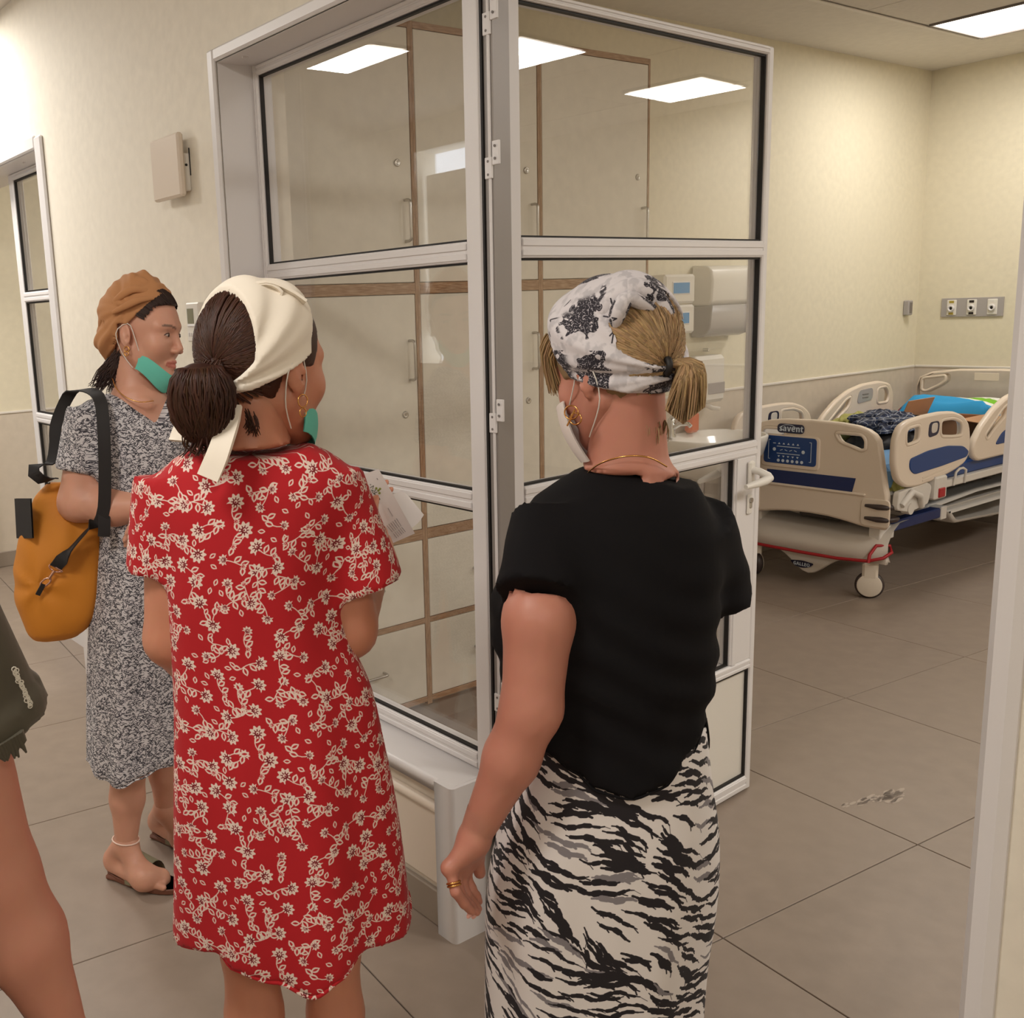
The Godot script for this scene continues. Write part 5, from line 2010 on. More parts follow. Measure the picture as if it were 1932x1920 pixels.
func scarf_print() -> ImageTexture:
	var S := 384
	var img := Image.create(S, S, false, Image.FORMAT_RGB8)
	img.fill(col8(216, 210, 212))
	var n := FastNoiseLite.new()
	n.seed = 4
	n.frequency = 0.02
	for y in S:
		for x in S:
			var t := clampf(n.get_noise_2d(x, y) * 1.2, 0, 0.35)
			img.set_pixel(x, y, img.get_pixel(x, y).lerp(col8(150, 146, 150), t))
	var r := RandomNumberGenerator.new()
	r.seed = 2
	var ink := col8(40, 36, 44)
	for q in [Vector2(90, 90), Vector2(270, 180), Vector2(110, 290), Vector2(300, 345)]:
		var rad := r.randf_range(40, 56)
		var f := FastNoiseLite.new()
		f.seed = r.randi() % 1000
		f.frequency = 0.075
		f.fractal_octaves = 2
		var sq := r.randf_range(0.65, 1.0)
		blot(img, q, rad * 1.5, ink, func(p: Vector2) -> float:
			var d := Vector2(p.x, p.y * sq).length() - rad * (1.0 + 0.5 * f.get_noise_2d(p.x * 0.35 + 50, p.y * 0.35))
			if d > 0.0: return d
			var l := absf(f.get_noise_2d(p.x, p.y))
			return -1.0 if l > 0.075 else 0.45)
	for k in 16:
		var p := Vector2(r.randf() * S, r.randf() * S)
		stroke(img, [p, p + Vector2(r.randf_range(-18, 18), r.randf_range(-14, 14)), p + Vector2(r.randf_range(-26, 26), r.randf_range(-22, 22))], 1.6, ink)
	return tex_from(img)

func head_xf(c: Vector3, yaw_deg: float, pitch_deg: float, roll_deg := 0.0) -> Transform3D:
	var y := deg_to_rad(yaw_deg)
	var p := deg_to_rad(pitch_deg)
	var f := Vector3(sin(y) * cos(p), sin(p), cos(y) * cos(p))
	var x := Vector3.UP.cross(f).normalized()
	var u := f.cross(x)
	var r := deg_to_rad(roll_deg)
	return Transform3D(Basis(x * cos(r) + u * sin(r), -x * sin(r) + u * cos(r), f), c)

func ell(p: Vector3, c: Vector3, r: Vector3) -> float:
	var q := (p - c) / r
	var k := q.length()
	if k < 0.02: return -0.05
	return k * (k - 1.0) / (q / r).length()

# bundle of hair locks, each a tapering tube through its points
func locks(mb: MB, paths: Array, r0: float, base: Color, rg: RandomNumberGenerator, sides := 5, flat := 0.7) -> void:
	for p in paths:
		var n: int = p.size()
		var rr := []
		for i in n:
			var t := float(i) / (n - 1)
			rr.append(r0 * (0.55 + 0.65 * sin(clampf(t * 0.85 + 0.15, 0, 1) * PI)))
		var k := rg.randf_range(0.65, 1.35)
		mb.tint = Color(base.r * k, base.g * k * rg.randf_range(0.93, 1.04), base.b * k * rg.randf_range(0.9, 1.05))
		mb.tube(p, rr, sides, true, flat)
	mb.tint = Color(1, 1, 1)

func hair_mat(called: String) -> StandardMaterial3D:
	var m := mat(called, Color(1, 1, 1), 0.5, 0.0, 0.35)
	m.vertex_color_use_as_albedo = true
	return m

func cloth_mat(called: String, c: Color, rough := 0.85) -> StandardMaterial3D:
	var m := mat(called, c, rough)
	m.rim_enabled = true
	m.rim = 0.08
	return m

func printed(called: String, tex: Texture2D, per_metre: float) -> StandardMaterial3D:
	var m := cloth_mat(called, Color(1, 1, 1))
	m.albedo_texture = tex
	m.uv1_scale = Vector3(per_metre, per_metre, per_metre)
	return m

# pleated face mask pulled under the chin: a bowl-shaped sheet between corner points
func sheet(rows: Array, thick: float, mb: MB) -> void:
	mb.grid(rows)
	var back := []
	for r in rows:
		var q := PackedVector3Array()
		for p in r: q.append(p)
		back.append(q)
	# offset along grid normal
	var n := rows.size()
	var m: int = rows[0].size()
	for i in n:
		for j in m:
			var a: Vector3 = rows[mini(i + 1, n - 1)][j] - rows[maxi(i - 1, 0)][j]
			var b: Vector3 = rows[i][mini(j + 1, m - 1)] - rows[i][maxi(j - 1, 0)]
			back[i][j] = rows[i][j] + a.cross(b).normalized() * thick
	mb.grid(back, false, 0, true)

func bez(pts: Array, n := 12) -> Array:
	# smooth path through points
	var c := Curve3D.new()
	for i in pts.size():
		var a: Vector3 = pts[maxi(i - 1, 0)]
		var b: Vector3 = pts[mini(i + 1, pts.size() - 1)]
		var t := (b - a) / 6.0
		c.add_point(pts[i], -t, t)
	var out := []
	var l := c.get_baked_length()
	for i in n + 1: out.append(c.sample_baked(l * i / n, true))
	return out

func ribbon(mb: MB, path: Array, halfw: float, thick: float, across: Vector3) -> void:
	# flat strap: rectangular section swept along path; across = width direction
	var rows := []
	for i in path.size():
		var t: Vector3 = (path[mini(i + 1, path.size() - 1)] - path[maxi(i - 1, 0)]).normalized()
		var a := (across - t * across.dot(t)).normalized()
		var n := t.cross(a)
		var p: Vector3 = path[i]
		rows.append(PackedVector3Array([p + a * halfw + n * thick, p - a * halfw + n * thick, p - a * halfw - n * thick, p + a * halfw - n * thick]))
	for k in 4:
		var strip := []
		for r in rows: strip.append(PackedVector3Array([r[k], r[(k + 1) % 4]]))
		mb.grid(strip, false)

func build_people() -> void:
	flesh("skin", Color.WHITE)
	build_red()
	build_black()
	build_grey()
	build_olive()

# ================================================================ woman in the red floral dress, seen from behind
func build_red() -> void:
	var fr := Frame.new(self, Vector3(0.80, 0, -1.43))
	var t := person_node("woman in a red floral dress and cream headscarf holding a paper", fr)
	var skin := lin(196, 132, 104)
	var hx := head_xf(fr.at(507, 698, -0.02), 130, -3)
	# ---- body
	var sd := SDF.new(Vector3(-0.42, -0.01, -0.42), Vector3(0.42, 1.50, 0.20), 0.0105)
	sd.stack([fr.row(856, 405, 555, 0.05), fr.row(882, 345, 605, 0.066), fr.row(915, 318, 635, 0.078), fr.row(970, 315, 640, 0.09), fr.row(1100, 325, 610, 0.105), fr.row(1250, 340, 640, 0.11), fr.row(1400, 345, 690, 0.12)], 0.0, 2.2)
	sd.capsule(hx * Vector3(0, -0.055, -0.032), fr.at(470, 872, -0.005), 0.052, 0.062, 0.05)
	var shR := fr.at(628, 975, 0.0)
	var elR := fr.at(657, 1188, 0.0)
	var wrR := fr.at(716, 1030, -0.24)
	sd.capsule(shR, elR, 0.050, 0.048, 0.03)
	sd.capsule(elR, wrR, 0.046, 0.028, 0.015)
	var shL := fr.at(325, 975, 0.0)
	var elL := fr.at(322, 1205, 0.0)
	var wrL := fr.at(420, 1330, -0.22)
	sd.capsule(shL, elL, 0.045, 0.043, 0.03)
	sd.capsule(elL, wrL, 0.043, 0.027, 0.015)
	for q in [[472, 0.02], [626, 0.0]]:
		var hip := fr.at(q[0] + (20 if q[0] < 500 else -20), 1500, -0.01)
		var knee := fr.at(q[0], 1790, q[1])
		var calf := knee + Vector3(0.0, -0.12, 0.012)
		var ankle := Vector3(knee.x + 0.004, 0.07, knee.z - 0.005)
		sd.capsule(hip, knee, 0.07, 0.05, 0.02)
		sd.capsule(knee, calf, 0.047, 0.050, 0.02)
		sd.capsule(calf, ankle, 0.048, 0.028, 0.02)
		sd.capsule(ankle, Vector3(ankle.x, 0.03, ankle.z), 0.03, 0.03, 0.02)
		sd.capsule(Vector3(ankle.x, 0.028, ankle.z + 0.02), Vector3(ankle.x + 0.02, 0.022, ankle.z - 0.14), 0.028, 0.024, 0.02)
	# ---- dress
	var hemc := []
	for q in [[332, 1837], [370, 1828], [410, 1818], [440, 1838], [520, 1846], [590, 1863], [640, 1838], [690, 1809], [740, 1812], [780, 1816]]:
		var p := fr.at(q[0], q[1], 0.17)
		hemc.append(Vector2(p.x, p.y))
	var hem := curve_fn(hemc)
	var front: float = hemc[4].y + 0.015
	var hemf := func(u: float, w: float) -> float: return lerpf(front, hem.call(u), clampf(w / 0.06 + 0.5, 0, 1))
	var topc := []
	for q in [[340, 843], [380, 854], [420, 862], [465, 866], [520, 862], [560, 855], [592, 846]]:
		var p := fr.at(q[0], q[1], 0.06)
		topc.append(Vector2(p.x, p.y))
	var topn := curve_fn(topc)
	var topf := func(u: float, _w: float) -> float: return topn.call(u)
	var ds := SDF.new(Vector3(-0.40, hemc[5].y - 0.04, -0.27), Vector3(0.40, 1.40, 0.27), 0.0076)
	ds.stack([fr.row(843, 352, 590, 0.066), fr.row(858, 326, 618, 0.074), fr.row(880, 303, 648, 0.086), fr.row(915, 288, 664, 0.10), fr.row(960, 290, 662, 0.108), fr.row(1010, 302, 645, 0.115), fr.row(1100, 312, 632, 0.122, 0.002), fr.row(1200, 320, 655, 0.128, 0.004), fr.row(1300, 325, 697, 0.14, 0.006), fr.row(1400, 327, 720, 0.155, 0.008), fr.row(1500, 328, 741, 0.165, 0.009), fr.row(1600, 330, 756, 0.175, 0.010), fr.row(1700, 331, 767, 0.185, 0.012), fr.row(1800, 332, 778, 0.19, 0.013), fr.row(1885, 333, 784, 0.195, 0.014)], 0.0, 2.3, 5.0, 0.7, hemf, topf)
	# sleeves
	ds.cone(fr.at(612, 905, -0.01), fr.at(684, 1108, 0.0), 0.064, 0.071, 0.03)
	ds.cone(fr.at(322, 905, -0.01), fr.at(300, 1082, 0.0), 0.060, 0.054, 0.03)
	var dm := MB.new()
	ds.mesh_into(dm, Transform3D.IDENTITY, null, true)
	ds.hem_roll(dm, hemf, 5.0, 0.7, 0.0035, 160)
	put("dress", dm, printed("red_floral", floral_print(), 2.8), t)
	sd.tuck(ds, fr.at(465, 1050).y, 0.005)
	var mb := MB.new()
	var tint := skin_tint(skin, skin, 1)
	sd.mesh_into(mb, Transform3D.IDENTITY, tint)
	var hf := head_field(0.0045)
	hf.mesh_into(mb, hx, face_tint(skin, 2, lin(60, 42, 36)))
	for q in [[wrR, (fr.at(706, 985, -0.30) - wrR).normalized(), Vector3(0.6, 0.2, 0.3).normalized(), Vector3(-0.2, 0.6, -0.6).normalized()], [wrL, (fr.at(500, 1300, -0.30) - wrL).normalized(), Vector3(0, 0, -1), Vector3(0, 1, 0)]]:
		var w: Vector3 = q[0]
		var hsd := SDF.new(w - Vector3(0.17, 0.17, 0.17), w + Vector3(0.17, 0.17, 0.17), 0.005)
		hand(hsd, w, q[1], q[2], (q[3] as Vector3 - (q[1] as Vector3) * (q[3] as Vector3).dot(q[1])).normalized(), 0.95, 0.55)
		hsd.capsule(w - (q[1] as Vector3) * 0.05, w, 0.029, 0.025, 0.01)
		hsd.mesh_into(mb, Transform3D.IDENTITY, tint)
	put("body", mb, M.skin, t)
	# ---- hair: cap, gathered back, low bun
	var hb := lin(62, 38, 28)
	var hs := SDF.new(Vector3(-0.12, -0.13, -0.15), Vector3(0.12, 0.15, 0.10), 0.005)
	hs.field(func(p: Vector3) -> float:
		var d := ell(p, Vector3(0, 0.035, -0.02), Vector3(0.083, 0.103, 0.108))
		d = minf(d, ell(p, Vector3(0, -0.035, -0.062), Vector3(0.060, 0.05, 0.048)))
		# hairline: before the ears only above the temples
		d = maxf(d, p.z - (0.035 + 0.35 * p.y))
		d = maxf(d, -0.055 - p.y - (p.z + 0.02) * 0.55)
		if p.z > -0.035: d = maxf(d, (0.005 - p.y) - (p.z + 0.0) * 0.0)
		return d)
	var hm := MB.new()
	hs.mesh_into(hm, hx, func(_p: Vector3) -> Color: return hb)
	var rg := RandomNumberGenerator.new()
	rg.seed = 3
	var tie := Vector3(-0.022, 0.012, -0.128)
	var paths := []
	for k in 420:
		var a := rg.randf_range(-1.35, 1.35)
		var y0 := rg.randf_range(-0.02, 0.135)
		var p0 := Vector3(sin(a) * 0.085, y0, -0.05)
		var pts := []
		for i in 7:
			var u := i / 6.0
			var p := p0.lerp(tie, u)
			# press onto the skull ellipsoid
			var q := (p - Vector3(0, 0.035, -0.02)) / Vector3(0.0855, 0.1055, 0.1105)
			var want := 1.0 if u < 0.75 else lerpf(1.0, q.length(), (u - 0.75) / 0.25)
			q = q.normalized() * want
			pts.append(hx * (q * Vector3(0.0855, 0.1055, 0.1105) + Vector3(0, 0.035, -0.02)))
		paths.append(pts)
	locks(hm, paths, 0.0021, hb, rg)
	# bun below the tie
	var bc := fr.at(381, 752, 0.09)
	var bs := SDF.new(bc - Vector3(0.09, 0.11, 0.08), bc + Vector3(0.09, 0.11, 0.08), 0.006)
	bs.ellipsoid(bc + Vector3(-0.002, 0.012, 0), Vector3(0.042, 0.042, 0.036))
	bs.ellipsoid(bc + Vector3(0.004, -0.028, -0.004), Vector3(0.034, 0.036, 0.028), Basis.IDENTITY, 0.02)
	bs.mesh_into(hm, Transform3D.IDENTITY, func(_p: Vector3) -> Color: return hb * 0.8)
	var tw := hx * tie
	paths = []
	for k in 420:
		var a := rg.randf_range(0, TAU)
		var ph := rg.randf_range(-1.1, 1.1)
		var pts := [tw]
		for i in range(1, 9):
			var u := i / 8.0
			var el := lerpf(1.25, -1.45, u)
			var rr := 1.0 + rg.randf_range(-0.04, 0.06)
			var p := bc + Vector3(cos(a + ph * u) * cos(el) * 0.043 * rr + 0.006 * sin(u * 5.0 + ph * 6.0), sin(el) * (0.056 if el > 0 else 0.068), sin(a + ph * u) * cos(el) * 0.038 * rr)
			pts.append(p)
		paths.append(pts)
	locks(hm, paths, 0.0023, hb, rg)
	# tie strands and loose ends
	paths = []
	for k in 14:
		var a := TAU * k / 14.0
		paths.append(bez([tw + Vector3(cos(a) * 0.014, 0.006, sin(a) * 0.012), tw + Vector3(cos(a + 0.6) * 0.017, -0.004, sin(a + 0.6) * 0.014), tw + Vector3(cos(a + 1.2) * 0.014, -0.012, sin(a + 1.2) * 0.012)], 4))
	for k in 60:
		var q := bc + Vector3(rg.randf_range(-0.03, 0.03), -0.045, rg.randf_range(-0.02, 0.02))
		paths.append(bez([q, q + Vector3(rg.randf_range(-0.012, 0.012), -0.02, rg.randf_range(-0.01, 0.01)), q + Vector3(rg.randf_range(-0.02, 0.016), -0.038, rg.randf_range(-0.01, 0.012))], 4))
	for k in 90:
		var q := hx * Vector3(rg.randf_range(-0.055, 0.03), rg.randf_range(-0.075, -0.055), -0.075)
		paths.append(bez([q, q + Vector3(0.004, -0.012, 0.004), q + Vector3(rg.randf_range(-0.006, 0.01), -0.026, 0.002)], 4))
	locks(hm, paths, 0.0013, hb, rg, 4)
	put("hair", hm, hair_mat("brown_hair"), t)
	# ---- headscarf
	var ss := SDF.new(Vector3(-0.13, -0.08, -0.16), Vector3(0.13, 0.17, 0.08), 0.004)
	var pleat := func(p: Vector3) -> float:
		var an := atan2(p.y + 0.03, p.z + 0.125)
		return 0.0030 * sin(an * 11.0 + p.x * 9.0) + 0.0016 * sin(an * 23.0)
	ss.field(func(p: Vector3) -> float:
		var d: float = ell(p, Vector3(0, 0.035, -0.02), Vector3(0.0925, 0.113, 0.116)) - float(pleat.call(p))
		var low := (0.018 + 0.557 * p.z) - p.y
		d = maxf(d, low)
		d = maxf(d, p.z - (0.020 + 0.20 * (p.y - 0.05)))
		var back := -0.086 - p.z
		var nape := p.y - (0.024 + (p.z + 0.08) * 1.5)
		d = maxf(d, minf(back, nape))
		return maxf(d, -(ell(p, Vector3(0, 0.035, -0.02), Vector3(0.080, 0.099, 0.104)))))
	var sm := MB.new()
	ss.mesh_into(sm, hx)
	for q in [[[450, 550], [500, 536], [545, 552], [575, 572]], [[455, 546], [505, 540], [530, 556], [520, 565]], [[430, 548], [440, 556], [452, 548], [462, 552]]]:
		var pp := []
		for a in q:
			var p := fr.at(a[0], a[1], 0.03)
			pp.append(p)
		ribbon(sm, bez(pp, 10), 0.012, 0.0022, Vector3(0.2, 0.35, 1))
	ribbon(sm, bez([fr.at(436, 765, 0.085), fr.at(430, 800, 0.10), fr.at(414, 850, 0.125), fr.at(392, 902, 0.135)], 10), 0.0165, 0.004, Vector3(1, 0.25, 0.1))
	ribbon(sm, bez([fr.at(365, 770, 0.05), fr.at(350, 800, 0.05), fr.at(338, 832, 0.06)], 6), 0.020, 0.003, Vector3(0.8, 0.1, 0.6))
	put("headscarf", sm, cloth_mat("cream_scarf", col8(238, 228, 212)), t)
	# ---- mask pulled down, ear loops, earring
	var mk := MB.new()
	var rows := []
	for i in 7:
		var v := i / 6.0
		var r := PackedVector3Array()
		for k in 17:
			var a := lerpf(-1.45, 1.45, k / 16.0)
			var side := pow(absf(sin(a)), 2.0)
			var p := Vector3(sin(a) * (0.060 + 0.004 * v), lerpf(-0.086, -0.052, side) - (0.050 - 0.008 * side) * v + 0.0015 * sin(v * 18.0), 0.006 + cos(a) * (0.080 - 0.012 * v) + 0.004 * sin(v * PI))
			r.append(hx * p)
		rows.append(r)
	sheet(rows, 0.002, mk)
	put("face_mask", mk, cloth_mat("mask_green", col8(104, 196, 178)), t)
	mk = MB.new()
	for s in [-1.0, 1.0]:
		mk = MB.new()
		mk.tube(bez([hx * Vector3(s * 0.060, -0.054, 0.014), hx * Vector3(s * 0.076, -0.015, 0.012), hx * Vector3(s * 0.083, 0.024, -0.006), hx * Vector3(s * 0.088, 0.0, -0.036), hx * Vector3(s * 0.073, -0.05, -0.030), hx * Vector3(s * 0.058, -0.090, -0.006)], 16), 0.0011, 6)
		put("ear_loop", mk, M.white_plastic, t)
	mk = MB.new()
	for q in [[0.0, 0.010], [-0.018, 0.007]]:
		var ring := []
		for k in 15: ring.append(hx * Vector3(-0.086, -0.046 + q[0] + sin(TAU * k / 14.0) * q[1], -0.006 + cos(TAU * k / 14.0) * q[1]))
		mk.tube(ring, 0.0011, 6, false)
	put("earring", mk, M.gold, t)
	# ---- paper in her hand (a thing of its own)
	var pn := thing("paper_sheet", "white printed letter held by the woman in the red dress", "paper", fr.base)
	pn.basis = fr.b
	build_paper(pn, fr)

func build_paper(pn: Node3D, fr: Frame) -> void:
	var w := -0.30
	var A := fr.at(688, 890, w)
	var B := fr.at(714, 884, w)
	var C := fr.at(782, 1005, w)
	var D := fr.at(732, 1028, w)
	var E := fr.at(655, 905, w)
	var m := MB.new()
	var rows := []
	for i in 9:
		var r := PackedVector3Array()
		for k in 7:
			var u := k / 6.0
			var v := i / 8.0
			var p := E.lerp(B, u).lerp(D.lerp(C, u), v)
			p.z += 0.006 * sin(v * 3.0) + 0.004 * u
			r.append(p)
		rows.append(r)
	sheet(rows, 0.0006, m)
	mat("paper_white", col8(236, 230, 226), 0.8)
	put("front_sheet", m, M.paper_white, pn)
	m = MB.new()
	rows = []
	for i in 7:
		var r := PackedVector3Array()
		for k in 9:
			var u := k / 8.0
			var v := i / 6.0
			var p := fr.at(735, 935, w - 0.012).lerp(fr.at(772, 938, w - 0.02), u).lerp(fr.at(770, 1000, w - 0.01).lerp(fr.at(799, 970, w - 0.02), u), v)
			p += Vector3(0.004 * sin(u * PI), 0.010 * sin(u * PI) * (1 - v), 0.004)
			r.append(p)
		rows.append(r)
	sheet(rows, 0.0006, m)
	put("back_sheet", m, M.paper_white, pn)
	# printed marks: Hebrew title in green-black, sprig, text lines
	var along := (C - B).normalized()
	var across := (E - B).normalized()
	var nrm := across.cross(along).normalized()
	if nrm.z < 0: nrm = -nrm
	var at := func(px: float, py: float) -> Vector3: return fr.at(px, py, w + 0.012)
	var ink := MB.new()
	# letter strokes traced as short bars: each [x0, y0, x1, y1]
	for q in [[699, 913, 701, 915], [699, 920, 706, 916], [706, 916, 704, 922], [702, 924, 708, 927], [702, 924, 704, 929], [704, 929, 709, 933], [708, 927, 710, 923], [707, 930, 711, 936], [707, 930, 713, 928], [709, 937, 715, 934], [711, 941, 716, 938], [711, 941, 713, 945], [713, 945, 718, 942], [716, 938, 718, 942]]:
		var a: Vector3 = at.call(q[0] - 1, q[1])
		var b: Vector3 = at.call(q[2] - 1, q[3])
		ink.tube([a, b], 0.0006, 5)
	put("title_lettering", ink, mat("ink_green", col8(50, 62, 30), 0.7), pn)
	var sp := MB.new()
	for q in [[710, 921], [714, 925], [717, 922], [716, 930]]: sp.lathe([Vector2(0.0001, 0.0006), Vector2(0.0024, 0.0003), Vector2(0.0024, 0)], 8, at.call(q[0], q[1]), Basis(Vector3.RIGHT, PI / 2))
	put("sprig_mark", sp, mat("leaf_green", col8(140, 150, 60), 0.7), pn)
	ink = MB.new()
	for k in 6:
		var ox := -3.6 * k
		var oy := 2.6 * k
		ink.tube([at.call(748 + ox, 978 + oy), at.call(757 + ox * 0.9, 992 + oy * 0.9)], 0.0004, 4)
		ink.tube([at.call(758 + ox * 0.9, 994 + oy * 0.9), at.call(765 + ox * 0.9, 1003 + oy * 0.9)], 0.0004, 4)
	ink.tube([at.call(732, 958), at.call(741, 974)], 0.0003, 4)
	ink.tube([at.call(711, 902), at.call(713, 905)], 0.0006, 4)
	put("text_lines", ink, mat("ink_grey", col8(110, 108, 112), 0.7), pn)

# ================================================================ woman in the black shirt and zebra skirt
func build_black() -> void:
	var fr := Frame.new(self, Vector3(1.31, 0, -1.12))
	var t := person_node("woman in a black shirt, zebra print skirt and printed headscarf", fr)
	var skin := lin(190, 128, 108)
	var hx := head_xf(fr.at(1152, 700, -0.01), 233, -18)
	var sd := SDF.new(Vector3(-0.42, 0.30, -0.46), Vector3(0.42, 1.46, 0.27), 0.0105)
	sd.stack([fr.row(898, 1105, 1270, 0.055), fr.row(925, 1070, 1288, 0.074), fr.row(965, 1030, 1305, 0.092), fr.row(1020, 1010, 1318, 0.10), fr.row(1100, 975, 1345, 0.12), fr.row(1250, 985, 1325, 0.125), fr.row(1450, 1045, 1295, 0.11)], 0.0, 2.2)
	sd.capsule(hx * Vector3(0, -0.045, -0.024), fr.at(1182, 912, 0.0), 0.057, 0.068, 0.05)
	var sh := fr.at(1030, 1050, 0.10)
	var el := fr.at(1003, 1335, 0.165)
	var wr := fr.at(894, 1582, 0.165)
	sd.capsule(sh, fr.at(1016, 1170, 0.145), 0.050, 0.055, 0.03)
	sd.capsule(fr.at(1016, 1170, 0.145), el, 0.055, 0.048, 0.02)
	sd.capsule(el, fr.at(965, 1430, 0.165), 0.047, 0.044, 0.02)
	sd.capsule(fr.at(965, 1430, 0.165), wr, 0.044, 0.0265, 0.02)
	# right arm folded in front, fingers at the chin
	var sh2 := fr.at(1300, 1050, -0.04)
	var el2 := fr.at(1290, 1190, -0.20)
	var wr2 := fr.at(1125, 1030, -0.32)
	sd.capsule(sh2, el2, 0.046, 0.046, 0.03)
	sd.capsule(el2, wr2, 0.045, 0.028, 0.02)
	# ---- shirt
	var hemc := []
	for q in [[985, 1395], [1030, 1424], [1080, 1456], [1130, 1488], [1190, 1501], [1250, 1488], [1310, 1449], [1337, 1408]]:
		var p := fr.at(q[0], q[1], 0.14)
		hemc.append(Vector2(p.x, p.y))
	var hem := curve_fn(hemc)
	var hemf := func(u: float, w: float) -> float: return lerpf(hemc[3].y - 0.0, hem.call(u), clampf(w / 0.05 + 0.5, 0, 1))
	var topc := []
	for q in [[1085, 893], [1110, 892], [1180, 896], [1240, 906], [1300, 924]]:
		var p := fr.at(q[0], q[1], 0.06)
		topc.append(Vector2(p.x, p.y))
	var topn := curve_fn(topc)
	var topf := func(u: float, _w: float) -> float: return topn.call(u)
	var ds := SDF.new(Vector3(-0.36, hemc[4].y - 0.04, -0.27), Vector3(0.36, 1.38, 0.27), 0.008)
	ds.stack([fr.row(886, 1082, 1292, 0.064), fr.row(908, 1048, 1312, 0.084), fr.row(940, 1008, 1330, 0.108), fr.row(990, 978, 1352, 0.128), fr.row(1050, 955, 1362, 0.142), fr.row(1120, 930, 1358, 0.152, 0.001), fr.row(1180, 928, 1354, 0.155, 0.002), fr.row(1260, 945, 1350, 0.152, 0.004), fr.row(1325, 965, 1330, 0.146, 0.005), fr.row(1400, 985, 1338, 0.152, 0.005), fr.row(1460, 990, 1338, 0.158, 0.006), fr.row(1540, 985, 1338, 0.162, 0.006)], 0.0, 2.35, 6.0, 0.4, hemf, topf)
	ds.cone(fr.at(1046, 985, 0.045), fr.at(1019, 1128, 0.135), 0.070, 0.074, 0.035)
	ds.cone(fr.at(1310, 985, -0.02), fr.at(1352, 1122, -0.10), 0.064, 0.062, 0.03)
	# soft drapes across the back
	var cw := fr.at(1200, 1300, 0.15)
	ds.wrinkle(0.006, func(p: Vector3) -> float:
		var q := p - cw
		var g := exp(-(q.y * q.y) / 0.03)
		return 0.0035 * g * sin(q.y * 95.0 + q.x * 38.0 + sin(q.x * 20.0)) + 0.002 * sin(p.x * 40.0 + p.y * 12.0) * clampf((p.y - 0.9) * 4.0, 0, 1))
	var dm := MB.new()
	ds.mesh_into(dm)
	ds.hem_roll(dm, hemf, 6.0, 0.4)
	put("shirt", dm, mat("black_jersey", col8(15, 13, 15), 0.85, 0.0, 0.3), t)
	sd.tuck(ds, fr.at(1180, 1090).y, 0.005)
	var mb := MB.new()
	# elbow creases
	var ec := fr.at(1015, 1340, 0.20)
	sd.wrinkle(0.003, func(p: Vector3) -> float:
		var q := p - ec
		var g := exp(-(q.x * q.x / 0.0011 + q.y * q.y / 0.0005 + q.z * q.z / 0.002))
		return -0.0026 * g * (0.5 + 0.5 * sin((q.y + q.x * 0.25) * 420.0)))
	var tint := skin_tint(skin, skin, 5)
	sd.mesh_into(mb, Transform3D.IDENTITY, tint)
	var hf := head_field(0.0045)
	hf.mesh_into(mb, hx, face_tint(skin, 6, lin(120, 96, 70)))
	# left hand hanging, back of the hand toward the camera
	var hs := SDF.new(wr - Vector3(0.14, 0.22, 0.10), wr + Vector3(0.12, 0.06, 0.10), 0.0034)
	hs.capsule(wr + Vector3(0.02, 0.05, 0.0), wr, 0.031, 0.0265, 0.01)
	var kn := [[fr.at(849, 1636, 0.200), fr.at(860, 1682, 0.215), fr.at(876, 1704, 0.205), fr.at(890, 1719, 0.193)], [fr.at(856, 1644, 0.180), fr.at(869, 1688, 0.195), fr.at(886, 1707, 0.183), fr.at(899, 1720, 0.171)], [fr.at(866, 1648, 0.160), fr.at(880, 1688, 0.171), fr.at(893, 1704, 0.159), fr.at(902, 1714, 0.149)], [fr.at(876, 1645, 0.142), fr.at(889, 1676, 0.149), fr.at(898, 1690, 0.139), fr.at(903, 1700, 0.131)]]
	for k in 4:
		hs.capsule(wr + Vector3(0, 0, 0.014 - 0.009 * k), kn[k][0], 0.021, 0.0135, 0.014)
		for q in 3: hs.capsule(kn[k][q], kn[k][q + 1], 0.0100 - 0.0008 * q, 0.0092 - 0.0009 * q, 0.004)
		hs.ellipsoid(kn[k][0] + Vector3(-0.002, 0.0, 0.003), Vector3(0.0125, 0.0125, 0.0125), Basis.IDENTITY, 0.008)
	hs.capsule(wr + Vector3(0.004, -0.01, -0.008), fr.at(898, 1618, 0.127), 0.019, 0.0145, 0.014)
	hs.capsule(fr.at(898, 1618, 0.127), fr.at(905, 1646, 0.115), 0.0135, 0.0105, 0.006)
	hs.mesh_into(mb, Transform3D.IDENTITY, tint)
	var hs2 := SDF.new(wr2 - Vector3(0.17, 0.17, 0.17), wr2 + Vector3(0.17, 0.17, 0.17), 0.005)
	hand(hs2, wr2, (fr.at(1080, 935, -0.28) - wr2).normalized(), Vector3(0.3, 0.5, 0.6).normalized(), Vector3(0.5, 0.5, -0.4).normalized(), 0.95, 0.35)
	hs2.mesh_into(mb, Transform3D.IDENTITY, tint)
	put("body", mb, M.skin, t)
	# nails
	var nl := MB.new()
	for k in 3:
		var tip: Vector3 = kn[k][3]
		nl.lathe([Vector2(0.0, 0.0022), Vector2(0.0045, 0.0014), Vector2(0.0052, 0.0)], 10, tip + Vector3(-0.003, -0.003, 0.0062), Basis(Vector3.BACK, -0.6) * Basis(Vector3.RIGHT, 1.1), 0.8, 1.3)
	put("fingernails", nl, mat("nail", col8(214, 160, 146), 0.3), t)
	# ring on the little-finger side
	var rg2 := MB.new()
	var rc: Vector3 = kn[0][0].lerp(kn[0][1], 0.62)
	var rd: Vector3 = (kn[0][1] - kn[0][0]).normalized()
	var ra := rd.cross(Vector3.BACK).normalized()
	var rb := rd.cross(ra)
